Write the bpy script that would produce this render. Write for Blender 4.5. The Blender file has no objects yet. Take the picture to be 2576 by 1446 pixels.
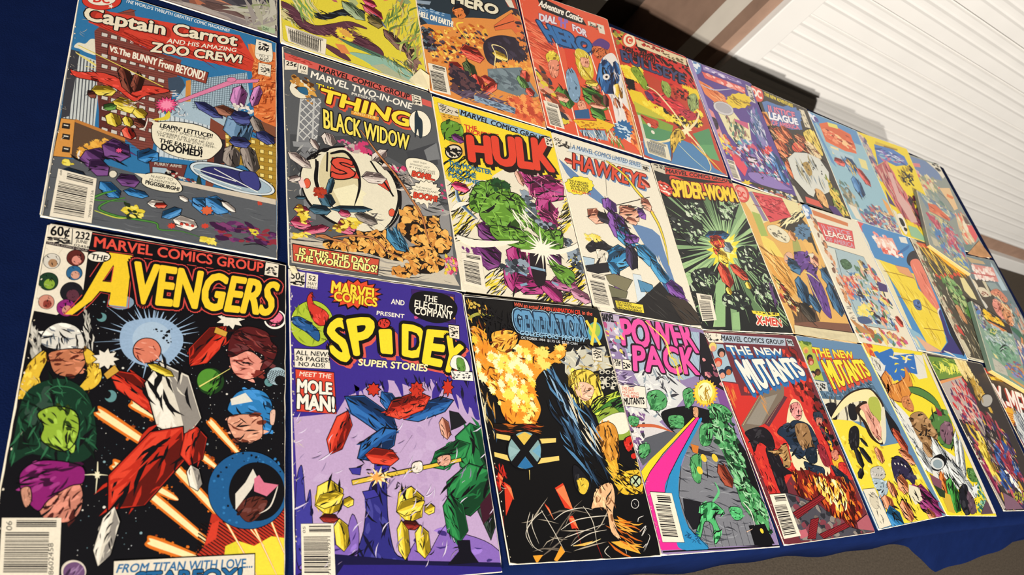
import bpy, bmesh, math, random
from mathutils import Matrix, Vector
from mathutils.geometry import tessellate_polygon

scene = bpy.context.scene
COL = scene.collection
TOP = 0.74                      # height of the cloth on the table

# ------------------------------------------------------------------ camera
CAM_F = 1789.585
CAM_R = [[0.833547, -0.162271, 0.528079], [0.129453, -0.871902, -0.472259], [0.537068, 0.462011, -0.705765]]
CAM_T = [-0.42122, -0.46103, 0.5231]
cam_data = bpy.data.cameras.new('camera')
cam_data.sensor_width = 36.0
cam_data.lens = CAM_F / 2576.0 * 36.0
cam_data.clip_start = 0.02
cam = bpy.data.objects.new('camera', cam_data)
COL.objects.link(cam)
m = Matrix.Identity(4)
for i in range(3):
    m[i][0], m[i][1], m[i][2] = CAM_R[0][i], -CAM_R[1][i], -CAM_R[2][i]
    m[i][3] = CAM_T[i] + (TOP if i == 2 else 0.0)
cam.matrix_world = m
scene.camera = cam
cam_data.dof.use_dof = True
cam_data.dof.focus_distance = 0.80
cam_data.dof.aperture_fstop = 11.0
# ------------------------------------------------------------------ world, lamps, exposure
world = bpy.data.worlds.new('world')
scene.world = world
world.use_nodes = True
world.node_tree.nodes['Background'].inputs[0].default_value = (1.0, 0.93, 0.84, 1)
world.node_tree.nodes['Background'].inputs[1].default_value = 0.025
def spot(name, loc, target, angle, radius, power, color):
    l = bpy.data.lights.new(name, 'SPOT')
    l.spot_size = math.radians(angle); l.spot_blend = 1.0; l.shadow_soft_size = radius; l.energy = power; l.color = color
    o = bpy.data.objects.new(name, l)
    COL.objects.link(o)
    o.location = loc
    o.rotation_euler = (Vector(target) - Vector(loc)).to_track_quat('-Z', 'Y').to_euler()
    return o
WARM = (1.0, 0.95, 0.885)
spot('ceiling_spotlight', (-.93, -5.0, TOP + 2.6), (2.0, .6, TOP), 64, .03, 3400, WARM)
spot('ceiling_spotlight', (-4.6, -5.0, TOP + 2.7), (2.0, .6, TOP), 58, .03, 4200, WARM)
scene.view_settings.view_transform = 'Standard'
scene.view_settings.look = 'None'
scene.view_settings.exposure = -0.52
scene.view_settings.gamma = 1.0
scene.view_settings.use_curve_mapping = False

# ------------------------------------------------------------------ helpers
def lin(h):
    if len(h) == 3: h = ''.join(c * 2 for c in h)
    r = []
    for i in (0, 2, 4):
        c = int(h[i:i + 2], 16) / 255.0
        r.append(c / 12.92 if c <= 0.04045 else ((c + 0.055) / 1.055) ** 2.4)
    return r
def mat(name, color, rough=0.6, spec=0.3, noise=0.0, nscale=60.0, bump=0.0, bscale=200.0, sheen=0.0):
    M = bpy.data.materials.new(name); M.use_nodes = True
    nt = M.node_tree; b = nt.nodes['Principled BSDF']
    b.inputs['Base Color'].default_value = (*color, 1)
    b.inputs['Roughness'].default_value = rough
    b.inputs['Specular IOR Level'].default_value = spec
    if sheen: b.inputs['Sheen Weight'].default_value = sheen
    tc = nt.nodes.new('ShaderNodeTexCoord')
    if noise:
        n = nt.nodes.new('ShaderNodeTexNoise'); n.inputs['Scale'].default_value = nscale; n.inputs['Detail'].default_value = 6
        nt.links.new(tc.outputs['Object'], n.inputs['Vector'])
        r = nt.nodes.new('ShaderNodeMapRange'); r.inputs[3].default_value = 1 - noise; r.inputs[4].default_value = 1 + noise
        r.inputs[1].default_value = .25; r.inputs[2].default_value = .75
        nt.links.new(n.outputs['Fac'], r.inputs[0])
        mx = nt.nodes.new('ShaderNodeVectorMath'); mx.operation = 'SCALE'
        mx.inputs[0].default_value = color
        nt.links.new(r.outputs[0], mx.inputs['Scale']); nt.links.new(mx.outputs[0], b.inputs['Base Color'])
    if bump:
        n2 = nt.nodes.new('ShaderNodeTexNoise'); n2.inputs['Scale'].default_value = bscale; n2.inputs['Detail'].default_value = 4
        nt.links.new(tc.outputs['Object'], n2.inputs['Vector'])
        bp = nt.nodes.new('ShaderNodeBump'); bp.inputs['Strength'].default_value = bump; bp.inputs['Distance'].default_value = 0.002
        nt.links.new(n2.outputs['Fac'], bp.inputs['Height']); nt.links.new(bp.outputs[0], b.inputs['Normal'])
    return M
def obj(name, verts, faces, material, parent=None, smooth=False):
    me = bpy.data.meshes.new(name)
    me.from_pydata(verts, [], faces); me.update()
    if material: me.materials.append(material)
    o = bpy.data.objects.new(name, me)
    COL.objects.link(o)
    if smooth:
        for p in me.polygons: p.use_smooth = True
    if parent: o.parent = parent
    return o
def box(v, f, x0, x1, y0, y1, z0, z1):
    n = len(v)
    v += [(x0, y0, z0), (x1, y0, z0), (x1, y1, z0), (x0, y1, z0), (x0, y0, z1), (x1, y0, z1), (x1, y1, z1), (x0, y1, z1)]
    f += [tuple(n + i for i in q) for q in ((0, 3, 2, 1), (4, 5, 6, 7), (0, 1, 5, 4), (1, 2, 6, 5), (2, 3, 7, 6), (3, 0, 4, 7))]
def boxes(name, lst, material, parent=None, bevel=0.0):
    v, f = [], []
    for b in lst: box(v, f, *b)
    o = obj(name, v, f, material, parent)
    if bevel:
        md = o.modifiers.new('bevel', 'BEVEL'); md.width = bevel; md.segments = 2
    return o

# ------------------------------------------------------------------ the room
white_mat = mat('white_vinyl', tuple(lin('c6c3be')), 0.55, 0.2, 0.03, 8)
brown_mat = mat('brown_timber', tuple(lin('8a6f5e')), 0.7, 0.2, 0.15, 14)
grey_mat = mat('grey_painted_timber', tuple(lin('c9c0b2')), 0.7, 0.2, 0.05, 14)
dark_mat = mat('dark_panel', tuple(lin('3a3029')), 0.8, 0.2, 0.12, 10)
floor_mat = mat('brown_grey_carpet', tuple(lin('4c443b')), 0.95, 0.05, 0.3, 160, 0.6, 260)
cloth_mat = mat('navy_cloth', tuple(lin('0b183c')), 0.9, 0.03, 0.10, 60, 0.25, 900, 0.0)
ceil_mat = mat('ceiling_paint', tuple(lin('d8d0c4')), 0.9, 0.1, 0.03, 6)
def structure(o): o['kind'] = 'structure'; return o
WY = 1.0
structure(obj('floor', [(-4, -6.5, 0), (7, -6.5, 0), (7, 2.2, 0), (-4, 2.2, 0)], [(0, 1, 2, 3)], floor_mat))
# lap siding on the back wall: a stepped profile drawn along the wall
def siding(name, x0, x1, z0, z1, pitch, dep):
    prof = []; z = .106
    while z < z1:
        for t, d in ((0, .0), (.045, .0), (.075, 1.0), (.40, .80), (.47, 1.0), (.52, .80), (.60, .74), (.68, .74), (.76, .98), (.82, .82), (.96, .74)):
            zz = z + t * pitch
            if z0 <= zz < z1: prof.append((WY - d * dep, zz))
        z += pitch
    prof.append((WY, z1))
    v, f = [], []
    for y, zz in prof: v += [(x0, y, zz), (x1, y, zz)]
    for i in range(len(prof) - 1): f.append((2 * i, 2 * i + 1, 2 * i + 3, 2 * i + 2))
    return structure(obj(name, v, f, white_mat))
siding('wall_back', 1.232, 6.6, .135, 2.9, .110, .012)
structure(boxes('wall_left', [(-3.2, .64, WY, WY + .1, .0, 2.9)], dark_mat))
structure(boxes('trim_1', [(1.14, 1.235, WY - .022, WY + .10, .0, 2.9)], white_mat, None, .003))
structure(boxes('trim_2', [(.57, .665, WY - .022, WY + .10, .0, 2.9)], white_mat, None, .003))
structure(boxes('trim_3', [(1.10, 1.139, WY + .0, WY + .045, .0, 2.9)], brown_mat))
structure(boxes('trim_4', [(1.10, 1.132, WY + .045, WY + .12, .0, 2.9)], grey_mat))
structure(boxes('trim_5', [(1.10, 1.138, WY + .12, WY + .40, .0, 2.9)], brown_mat))
structure(boxes('wall_recess', [(.55, 1.2, WY + .40, WY + .45, .0, 2.9)], dark_mat))
structure(boxes('baseboard_back', [(1.20, 6.6, WY + .0, WY + .03, .075, .142)], brown_mat))
structure(boxes('trim_6', [(1.20, 6.6, WY - .03, WY + .03, .0, .075)], white_mat, None, .004))
# folding table under the cloth
table = bpy.data.objects.new('folding_table', None); COL.objects.link(table)
table['label'] = 'long folding table hidden under the navy cloth'; table['category'] = 'table'
table.location = (.39, .01, 0)
steel = mat('grey_steel', tuple(lin('6c6c70')), 0.4, 0.5)
lam = mat('grey_plastic', tuple(lin('9a9890')), 0.6, 0.3)
boxes('tabletop', [(-.90, .90, -.375, .392, TOP - .032, TOP - .004)], lam, table, .006)
def tube(v, f, a, b, r, n=10):
    a, b = Vector(a), Vector(b); d = (b - a).normalized(); p = d.orthogonal().normalized(); q = d.cross(p); k = len(v)
    for c in (a, b):
        for i in range(n):
            t = 6.28318 * i / n; v.append(tuple(c + p * r * math.cos(t) + q * r * math.sin(t)))
    for i in range(n): f.append((k + i, k + (i + 1) % n, k + n + (i + 1) % n, k + n + i))
    f.append(tuple(k + n - 1 - i for i in range(n))); f.append(tuple(k + n + i for i in range(n)))
for sx in (-.72, .72):
    for sy in (-.3, .3):
        v, f = [], []; tube(v, f, (sx, sy, 0.0), (sx, sy, TOP - .032), .0125); obj('leg', v, f, steel, table, True)
    v, f = [], []; tube(v, f, (sx, -.3, .2), (sx, .3, .2), .009); obj('crossbar', v, f, steel, table, True)
# tablecloth: flat over the top, short skirt with a longer drooping fold at the front right
def hem(x):
    pts = ((-.6, .40, .075, .0), (.60, .402, .078, .0), (.67, .404, .085, .025), (.85, .444, .156, .065), (1.0, .428, .142, .06), (1.16, .410, .13, .04), (1.34, .404, .19, .0))
    for a, b in zip(pts, pts[1:]):
        if x <= b[0]:
            t = (x - a[0]) / (b[0] - a[0]); return [a[k] + (b[k] - a[k]) * t for k in (1, 2, 3)]
    return pts[-1][1:]
nx = 120; XS = [-.53 + 1.853 * i / nx for i in range(nx + 1)]
rows = []
for x in XS:
    hy, hz, fold = hem(x); w = .002 * math.sin(x * 23) + .0015 * math.sin(x * 51 + 1)
    col = [(x, -hy + w, TOP - hz), (x, -.398 + fold + w * .6, TOP - hz * .5), (x, -.4005, TOP - .014), (x, -.397, TOP - .004), (x, -.388, TOP - .0002)]
    col += [(x, -.388 + .798 * k / 8, TOP - .0002) for k in range(1, 9)]
    col += [(x, .418, TOP - .004), (x, .4215, TOP - .014), (x, .422 + w, TOP - .10)]
    rows.append(col)
last = rows[-1]
rows.append([(p[0] + .006, p[1], p[2] - .004) for p in last]); rows.append([(p[0] + .009, p[1], p[2] - .014) for p in last]); rows.append([(p[0] + .010, p[1], p[2] - .12) for p in last])
v = [p for r in rows for p in r]; k = len(rows[0]); f = []
for i in range(len(rows) - 1):
    for j in range(k - 1): f.append((i * k + j, (i + 1) * k + j, (i + 1) * k + j + 1, i * k + j + 1))
cloth = obj('tablecloth', v, f, cloth_mat, None, True)
md = cloth.modifiers.new('thickness', 'SOLIDIFY'); md.thickness = .0006; md.offset = -1
cloth['label'] = 'navy blue tablecloth covering the long table'; cloth['category'] = 'tablecloth'


# ------------------------------------------------------------------ printed covers
paper_mat = mat('newsprint', tuple(lin('e8dcc0')), 0.85, 0.1, 0.08, 400)
aged_mat = mat('aged_newsprint', tuple(lin('b8935a')), 0.85, 0.1, 0.10, 400)
def print_mat():
    M = bpy.data.materials.new('printed_cover'); M.use_nodes = True
    nt = M.node_tree; b = nt.nodes['Principled BSDF']
    a = nt.nodes.new('ShaderNodeAttribute'); a.attribute_name = 'ink'
    tc = nt.nodes.new('ShaderNodeTexCoord')
    n = nt.nodes.new('ShaderNodeTexNoise'); n.inputs['Scale'].default_value = 700; n.inputs['Detail'].default_value = 5
    nt.links.new(tc.outputs['Object'], n.inputs['Vector'])
    r = nt.nodes.new('ShaderNodeMapRange'); r.inputs[1].default_value = .3; r.inputs[2].default_value = .7
    r.inputs[3].default_value = 1.0 * 0.94; r.inputs[4].default_value = 1.0 * 1.05
    nt.links.new(n.outputs['Fac'], r.inputs[0])
    mx = nt.nodes.new('ShaderNodeVectorMath'); mx.operation = 'SCALE'
    nt.links.new(a.outputs['Color'], mx.inputs[0]); nt.links.new(r.outputs[0], mx.inputs['Scale'])
    nt.links.new(mx.outputs[0], b.inputs['Base Color'])
    b.inputs['Roughness'].default_value = 0.42
    b.inputs['Specular IOR Level'].default_value = 0.5
    return M
INK = print_mat()
EPS = 4e-6; SUB = 1.5e-6
_text = {}
_font = bpy.data.curves.new('lettering', 'FONT')
_fo = bpy.data.objects.new('lettering', _font)
COL.objects.link(_fo)
def text_mesh(s, off):
    k = (s, off)
    if k not in _text:
        _font.body = s; _font.offset = off; _font.resolution_u = 3; _font.size = 1.0
        dg = bpy.context.evaluated_depsgraph_get(); dg.update()
        me = _fo.evaluated_get(dg).to_mesh()
        v = [(p.co.x, p.co.y) for p in me.vertices]; f = [tuple(p.vertices) for p in me.polygons]
        _fo.evaluated_get(dg).to_mesh_clear()
        _text[k] = (v, f)
    return _text[k]
def spline(p, n=5):
    out = []; N = len(p)
    for i in range(N):
        a, b, c, d = p[i - 1], p[i], p[(i + 1) % N], p[(i + 2) % N]
        for j in range(n):
            t = j / n; t2 = t * t; t3 = t2 * t
            out.append(tuple(.5 * (2 * b[k] + (c[k] - a[k]) * t + (2 * a[k] - 5 * b[k] + 4 * c[k] - d[k]) * t2 + (3 * b[k] - a[k] - 3 * c[k] + d[k]) * t3) for k in (0, 1)))
    return out
def open_spline(p, n=6):
    if len(p) < 3: return p
    q = [p[0]] + list(p) + [p[-1]]; out = []
    for i in range(1, len(q) - 2):
        a, b, c, d = q[i - 1], q[i], q[i + 1], q[i + 2]
        for j in range(n):
            t = j / n; t2 = t * t; t3 = t2 * t
            out.append(tuple(.5 * (2 * b[k] + (c[k] - a[k]) * t + (2 * a[k] - 5 * b[k] + 4 * c[k] - d[k]) * t2 + (3 * b[k] - a[k] - 3 * c[k] + d[k]) * t3) for k in (0, 1)))
    out.append(p[-1]); return out
def clip(poly, x0=4, x1=996, y0=4, y1=1524):
    for ax, lim, sg in ((0, x0, 1), (0, x1, -1), (1, y0, 1), (1, y1, -1)):
        if all((p[ax] - lim) * sg >= 0 for p in poly): continue
        out = []
        for i in range(len(poly)):
            a, b = poly[i - 1], poly[i]
            ia, ib = (a[ax] - lim) * sg >= 0, (b[ax] - lim) * sg >= 0
            if ia != ib:
                t = (lim - a[ax]) / (b[ax] - a[ax]); out.append((a[0] + (b[0] - a[0]) * t, a[1] + (b[1] - a[1]) * t))
            if ib: out.append(b)
        poly = out
        if len(poly) < 3: return []
    return poly
def inside(x, y, P):
    r = False; j = len(P) - 1
    for i in range(len(P)):
        if (P[i][1] > y) != (P[j][1] > y) and x < (P[j][0] - P[i][0]) * (y - P[i][1]) / (P[j][1] - P[i][1]) + P[i][0]: r = not r
        j = i
    return r
class Sheet:
    """all the printing on one cover, gathered as flat faces on its paper"""
    def __init__(s, H): s.H = H; s.v = []; s.f = []; s.c = []; s.pend = []; s.grid = [[0] * 64 for _ in range(98)]
    def xy(s, u, v):
        H = s.H; w = H[6] * u + H[7] * v + 1.0
        return ((H[0] * u + H[1] * v + H[2]) / w, (H[3] * u + H[4] * v + H[5]) / w)
    def poly(s, p, col, doclip=True, sub=0):
        if doclip: p = clip(p)
        if len(p) >= 3: s.pend.append((p, None, col, sub))
    def flush(s):
        "one printing pass: everything pending goes just above whatever it overprints"
        cells = set()
        for p, F, col, sub in s.pend:
            for q in ([p] if F is None else [[p[i] for i in t] for t in F]):
                xs = [k[0] for k in q]; ys = [k[1] for k in q]
                for j in range(max(0, int(min(ys) / 16)), min(97, int(max(ys) / 16)) + 1):
                    for i in range(max(0, int(min(xs) / 16)), min(63, int(max(xs) / 16)) + 1): cells.add((j, i))
        lay = 1 + max((s.grid[j][i] for j, i in cells), default=0)
        top = lay + math.ceil(max((k[3] for k in s.pend), default=0) * SUB / EPS)
        for j, i in cells: s.grid[j][i] = top
        for p, F, col, sub in s.pend:
            z = lay * EPS + sub * SUB
            n = len(s.v)
            s.v += [(*s.xy(*q), z) for q in p]
            if F is None:
                F = [tuple(range(len(p)))] if len(p) <= 4 else tessellate_polygon([[Vector((q[0], q[1], 0)) for q in p]])
            for q in F: s.f.append(tuple(n + i for i in q)); s.c.append(col)
        s.pend = []
    def stroke(s, p, w, col, taper=True):
        L = []; n = len(p)
        for i, q in enumerate(p):
            a, b = p[max(0, i - 1)], p[min(n - 1, i + 1)]
            dx, dy = b[0] - a[0], b[1] - a[1]; d = math.hypot(dx, dy) or 1
            t = i / (n - 1); ww = w * .5 * ((math.sin(math.pi * min(1, .12 + t * .88)) * .85 + .15) if taper else 1)
            L.append(((q[0] - dy / d * ww, q[1] + dx / d * ww), (q[0] + dy / d * ww, q[1] - dx / d * ww)))
        for i in range(n - 1):
            s.poly([L[i][0], L[i + 1][0], L[i + 1][1], L[i][1]], col)
    def outline(s, p, w, col):
        for i in range(len(p)):
            a, b = p[i - 1], p[i]
            dx, dy = b[0] - a[0], b[1] - a[1]; d = math.hypot(dx, dy)
            if d < 1e-6: continue
            ox, oy, ex, ey = -dy / d * w * .5, dx / d * w * .5, dx / d * w * .3, dy / d * w * .3
            s.poly([(a[0] - ex + ox, a[1] - ey + oy), (b[0] + ex + ox, b[1] + ey + oy), (b[0] + ex - ox, b[1] + ey - oy), (a[0] - ex - ox, a[1] - ey - oy)], col)
    def blob(s, R, mode, x, y, r, asp, a, col):
        c, sn = math.cos(a), math.sin(a); pts = []
        if mode == 's':
            L = r * 2; w = L / asp * .5; b = R.uniform(-.25, .25) * L
            q = [(-L / 2, 0), (-L * .2, w + b * .5), (L * .15, w * .8 + b * .5), (L / 2, 0), (L * .15, -w * .4 + b * .5), (-L * .2, -w * .5 + b * .5)]
            q = [(X, Y) for X, Y in q]
        elif mode == 'd': q = [(r * math.cos(k * 1.0472), r * math.sin(k * 1.0472)) for k in range(6)]
        elif mode == 'j':
            n = 9; q = []
            for k in range(2 * n):
                rr = r * (R.uniform(.8, 1.15) if k % 2 == 0 else R.uniform(.5, .7)); q.append((rr * math.cos(k * math.pi / n) * asp ** .5, rr * math.sin(k * math.pi / n) / asp ** .5))
        else:
            n = 8; q = [(r * R.uniform(.65, 1.2) * math.cos(k * 6.2832 / n) * asp ** .5, r * R.uniform(.65, 1.2) * math.sin(k * 6.2832 / n) / asp ** .5) for k in range(n)]
        s.poly([(x + X * c - Y * sn, y + X * sn + Y * c) for X, Y in q], col)
    def scatter(s, R, mode, n, r0, r1, asp, ang, jit, cols, P):
        xs = [p[0] for p in P]; ys = [p[1] for p in P]
        for i in range(n):
            for _ in range(40):
                x, y = R.uniform(min(xs), max(xs)), R.uniform(min(ys), max(ys))
                if inside(x, y, P): break
            else: continue
            k = i % len(cols)
            s.blob(R, mode, x, y, R.uniform(r0, r1) * R.uniform(.7, 1.0), asp, math.radians(ang + R.uniform(-jit, jit)), cols[k]); s.flush()
    def text(s, txt, q, col, bold, outl, sh):
        bl, br, tr, tl = q
        V, F = text_mesh(txt, 0.0)
        if not V: return
        x0, x1 = min(p[0] for p in V), max(p[0] for p in V); y1 = max(p[1] for p in V)
        em = (math.hypot(tl[0] - bl[0], tl[1] - bl[1]) + math.hypot(tr[0] - br[0], tr[1] - br[1])) * .5 / y1
        base = []
        for X, Y in V:
            a, b = (X - x0) / (x1 - x0), Y / y1
            lx, ly = bl[0] + (br[0] - bl[0]) * a, bl[1] + (br[1] - bl[1]) * a
            ux, uy = tl[0] + (tr[0] - tl[0]) * a, tl[1] + (tr[1] - tl[1]) * a
            base.append((lx + (ux - lx) * b, ly + (uy - ly) * b))
        def place(w, c, n, dx=0, dy=0):
            r = w * em
            for k in range(n):
                ox, oy = (r * math.cos(6.2832 * k / n) + dx, r * math.sin(6.2832 * k / n) + dy) if w else (dx, dy)
                s.pend.append(([(min(max(x + ox, 5), 995), min(max(y + oy, 5), 1523)) for x, y in base], F, c, k))
            s.flush()
        mo = max([w for _, w in outl], default=bold)
        if sh:
            for k in range(5, 0, -1): place(mo, sh[0], 5, sh[1] * k / 5, sh[2] * k / 5)
        for c, w in reversed(outl): place(w, c, 16)
        place(bold * .7, col, 10 if bold > .015 else 1)
    def run(s, line):
        t, _, rest = line.partition(' ')
        if t == 'T':
            head, _, txt = rest.partition('|'); a = head.split()
            outl = [] if a[2] == '-' else (lambda z: [(lin(z[i]), float(z[i + 1])) for i in range(0, len(z), 2)])(a[2].split(':'))
            sh = None if a[3] == '-' else (lambda z: (lin(z[0]), float(z[1]), float(z[2])))(a[3].split(':'))
            n = [float(x) for x in a[4:12]]
            s.text(txt, [(n[i], n[i + 1]) for i in (0, 2, 4, 6)], lin(a[0]), float(a[1]), outl, sh); return
        a = rest.split()
        def pp(k):
            n = [float(x) for x in a[k:]]; return [(n[i], n[i + 1]) for i in range(0, len(n), 2)]
        if t in 'PS':
            p = pp(2)
            if t == 'S': p = spline(p)
            s.poly(p, lin(a[0])); o = float(a[1])
            if o: s.flush(); s.outline(p, o, lin('0c0b0f'))
        elif t == 'G':
            p = pp(5); R = random.Random(int(a[3])); sp = spline(p, 4); s.poly(sp, lin(a[0])); s.flush()
            n = int(a[2])
            if n:
                xs = [q[0] for q in p]; ys = [q[1] for q in p]; cx, cy = sum(xs) / len(xs), sum(ys) / len(ys)
                sxx = sum((x - cx) ** 2 for x in xs); syy = sum((y - cy) ** 2 for y in ys); sxy = sum((x - cx) * (y - cy) for x, y in p)
                ang = math.degrees(.5 * math.atan2(2 * sxy, sxx - syy)); ar = math.sqrt(max(1, min(sxx, syy)) / len(p))
                hi = [min(1, x * 1.35 + .02) for x in lin(a[0])]
                s.scatter(R, 'b', n, ar * .15, ar * .42, 2.4, ang, 25, [hi, lin(a[1]), hi], sp)
                s.scatter(R, 's', n, ar * .3, ar * .8, 6, ang, 45, [lin(a[1]), lin('0c0b0f')], sp)
            o = float(a[4])
            if o: s.outline(sp, o, lin('0c0b0f'))
        elif t == 'K':                                   # a faceted crystal
            (x0, y0), (x1, y1) = pp(6); w, o = float(a[4]), float(a[5]); d = math.hypot(x1 - x0, y1 - y0) or 1; ux, uy = (x1 - x0) / d, (y1 - y0) / d
            def q(*ab): return [(x0 + ux * d * ab[i] - uy * w * ab[i + 1], y0 + uy * d * ab[i] + ux * w * ab[i + 1]) for i in range(0, len(ab), 2)]
            body = q(0, 0, .22, .9, .75, 1, 1, .1, .8, -.9, .25, -1); s.poly(body, lin(a[0])); s.flush()
            s.poly(q(.03, 0, .22, .8, .75, .9, .95, .1, .7, .25, .28, .2), lin(a[2])); s.flush()
            s.poly(q(.05, -.1, .3, -.15, .72, -.1, .95, 0, .8, -.85, .27, -.92), lin(a[1])); s.flush()
            s.scatter(random.Random(int(a[3])), 's', max(4, int(d / 14)), w * .35, w * .9, 6, math.degrees(math.atan2(uy, ux)), 25, [lin('0c0b0f'), lin(a[0])], body)
            if o: s.outline(body, o, lin('0c0b0f'))
        elif t in 'Ll':
            s.stroke(open_spline(pp(2)) if t == 'L' else pp(2), float(a[1]), lin(a[0]), t == 'L')
        elif t == 'D':
            x, y = pp(2)[0]; r = float(a[1]); s.poly([(x + r * math.cos(k * .524), y + r * math.sin(k * .524)) for k in range(12)], lin(a[0]))
        elif t == 'N':
            s.scatter(random.Random(int(a[7])), a[0], int(a[1]), float(a[2]), float(a[3]), float(a[4]), float(a[5]), float(a[6]), [lin(c) for c in a[8].split(',')], pp(9))
        elif t == 'H':
            P = pp(4); w, sp, an = float(a[1]), float(a[2]), math.radians(float(a[3])); c = lin(a[0])
            ux, uy = math.cos(an), math.sin(an); nx, ny = -uy, ux
            ds = [p[0] * nx + p[1] * ny for p in P]; d = min(ds) + sp * .5
            while d < max(ds):
                hits = []
                for i in range(len(P)):
                    A, B = P[i - 1], P[i]; da, db = A[0] * nx + A[1] * ny - d, B[0] * nx + B[1] * ny - d
                    if (da < 0) != (db < 0):
                        t_ = da / (da - db); X, Y = A[0] + (B[0] - A[0]) * t_, A[1] + (B[1] - A[1]) * t_; hits.append(X * ux + Y * uy)
                hits.sort()
                for i in range(0, len(hits) - 1, 2):
                    p0, p1 = hits[i], hits[i + 1]
                    s.poly([(p0 * ux + (d - w / 2) * nx, p0 * uy + (d - w / 2) * ny), (p1 * ux + (d - w / 3) * nx, p1 * uy + (d - w / 3) * ny), (p1 * ux + (d + w / 3) * nx, p1 * uy + (d + w / 3) * ny), (p0 * ux + (d + w / 2) * nx, p0 * uy + (d + w / 2) * ny)], c)
                d += sp
        elif t == 'R':
            n, r0, r1, w, jit = int(a[1]), float(a[2]), float(a[3]), float(a[4]), float(a[5]); R = random.Random(int(a[6])); x, y = pp(7)[0]
            for k in range(n):
                an = 6.2832 * (k + R.uniform(-.3, .3)) / n; r = r1 * R.uniform(1 - jit, 1); c_, s_ = math.cos(an), math.sin(an)
                s.poly([(x + r0 * c_ - s_ * w / 2, y + r0 * s_ + c_ * w / 2), (x + r0 * c_ + s_ * w / 2, y + r0 * s_ - c_ * w / 2), (x + r * c_, y + r * s_)], lin(a[0]), True, k % 6)
        elif t == 'B':
            tl, tr, br, bl = pp(3); n = int(a[1]); R = random.Random(n * 7 + int(tl[0])); s.poly([tl, tr, br, bl], lin(a[0])); s.flush()
            def at(u, v):
                X0, Y0 = tl[0] + (tr[0] - tl[0]) * u, tl[1] + (tr[1] - tl[1]) * u; X1, Y1 = bl[0] + (br[0] - bl[0]) * u, bl[1] + (br[1] - bl[1]) * u
                return (X0 + (X1 - X0) * v, Y0 + (Y1 - Y0) * v)
            v = .04
            while v < .93:
                if .17 < v < .23: v = .25
                w = R.choice((.008, .014, .014, .022, .03)); u0 = .24 if v < .2 else .07; u1 = .92 if v < .2 else .80
                s.poly([at(u0, v), at(u1, v), at(u1, v + w), at(u0, v + w)], lin('1c1a1c')); v += w + R.choice((.009, .014, .02))
        s.flush()
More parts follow.
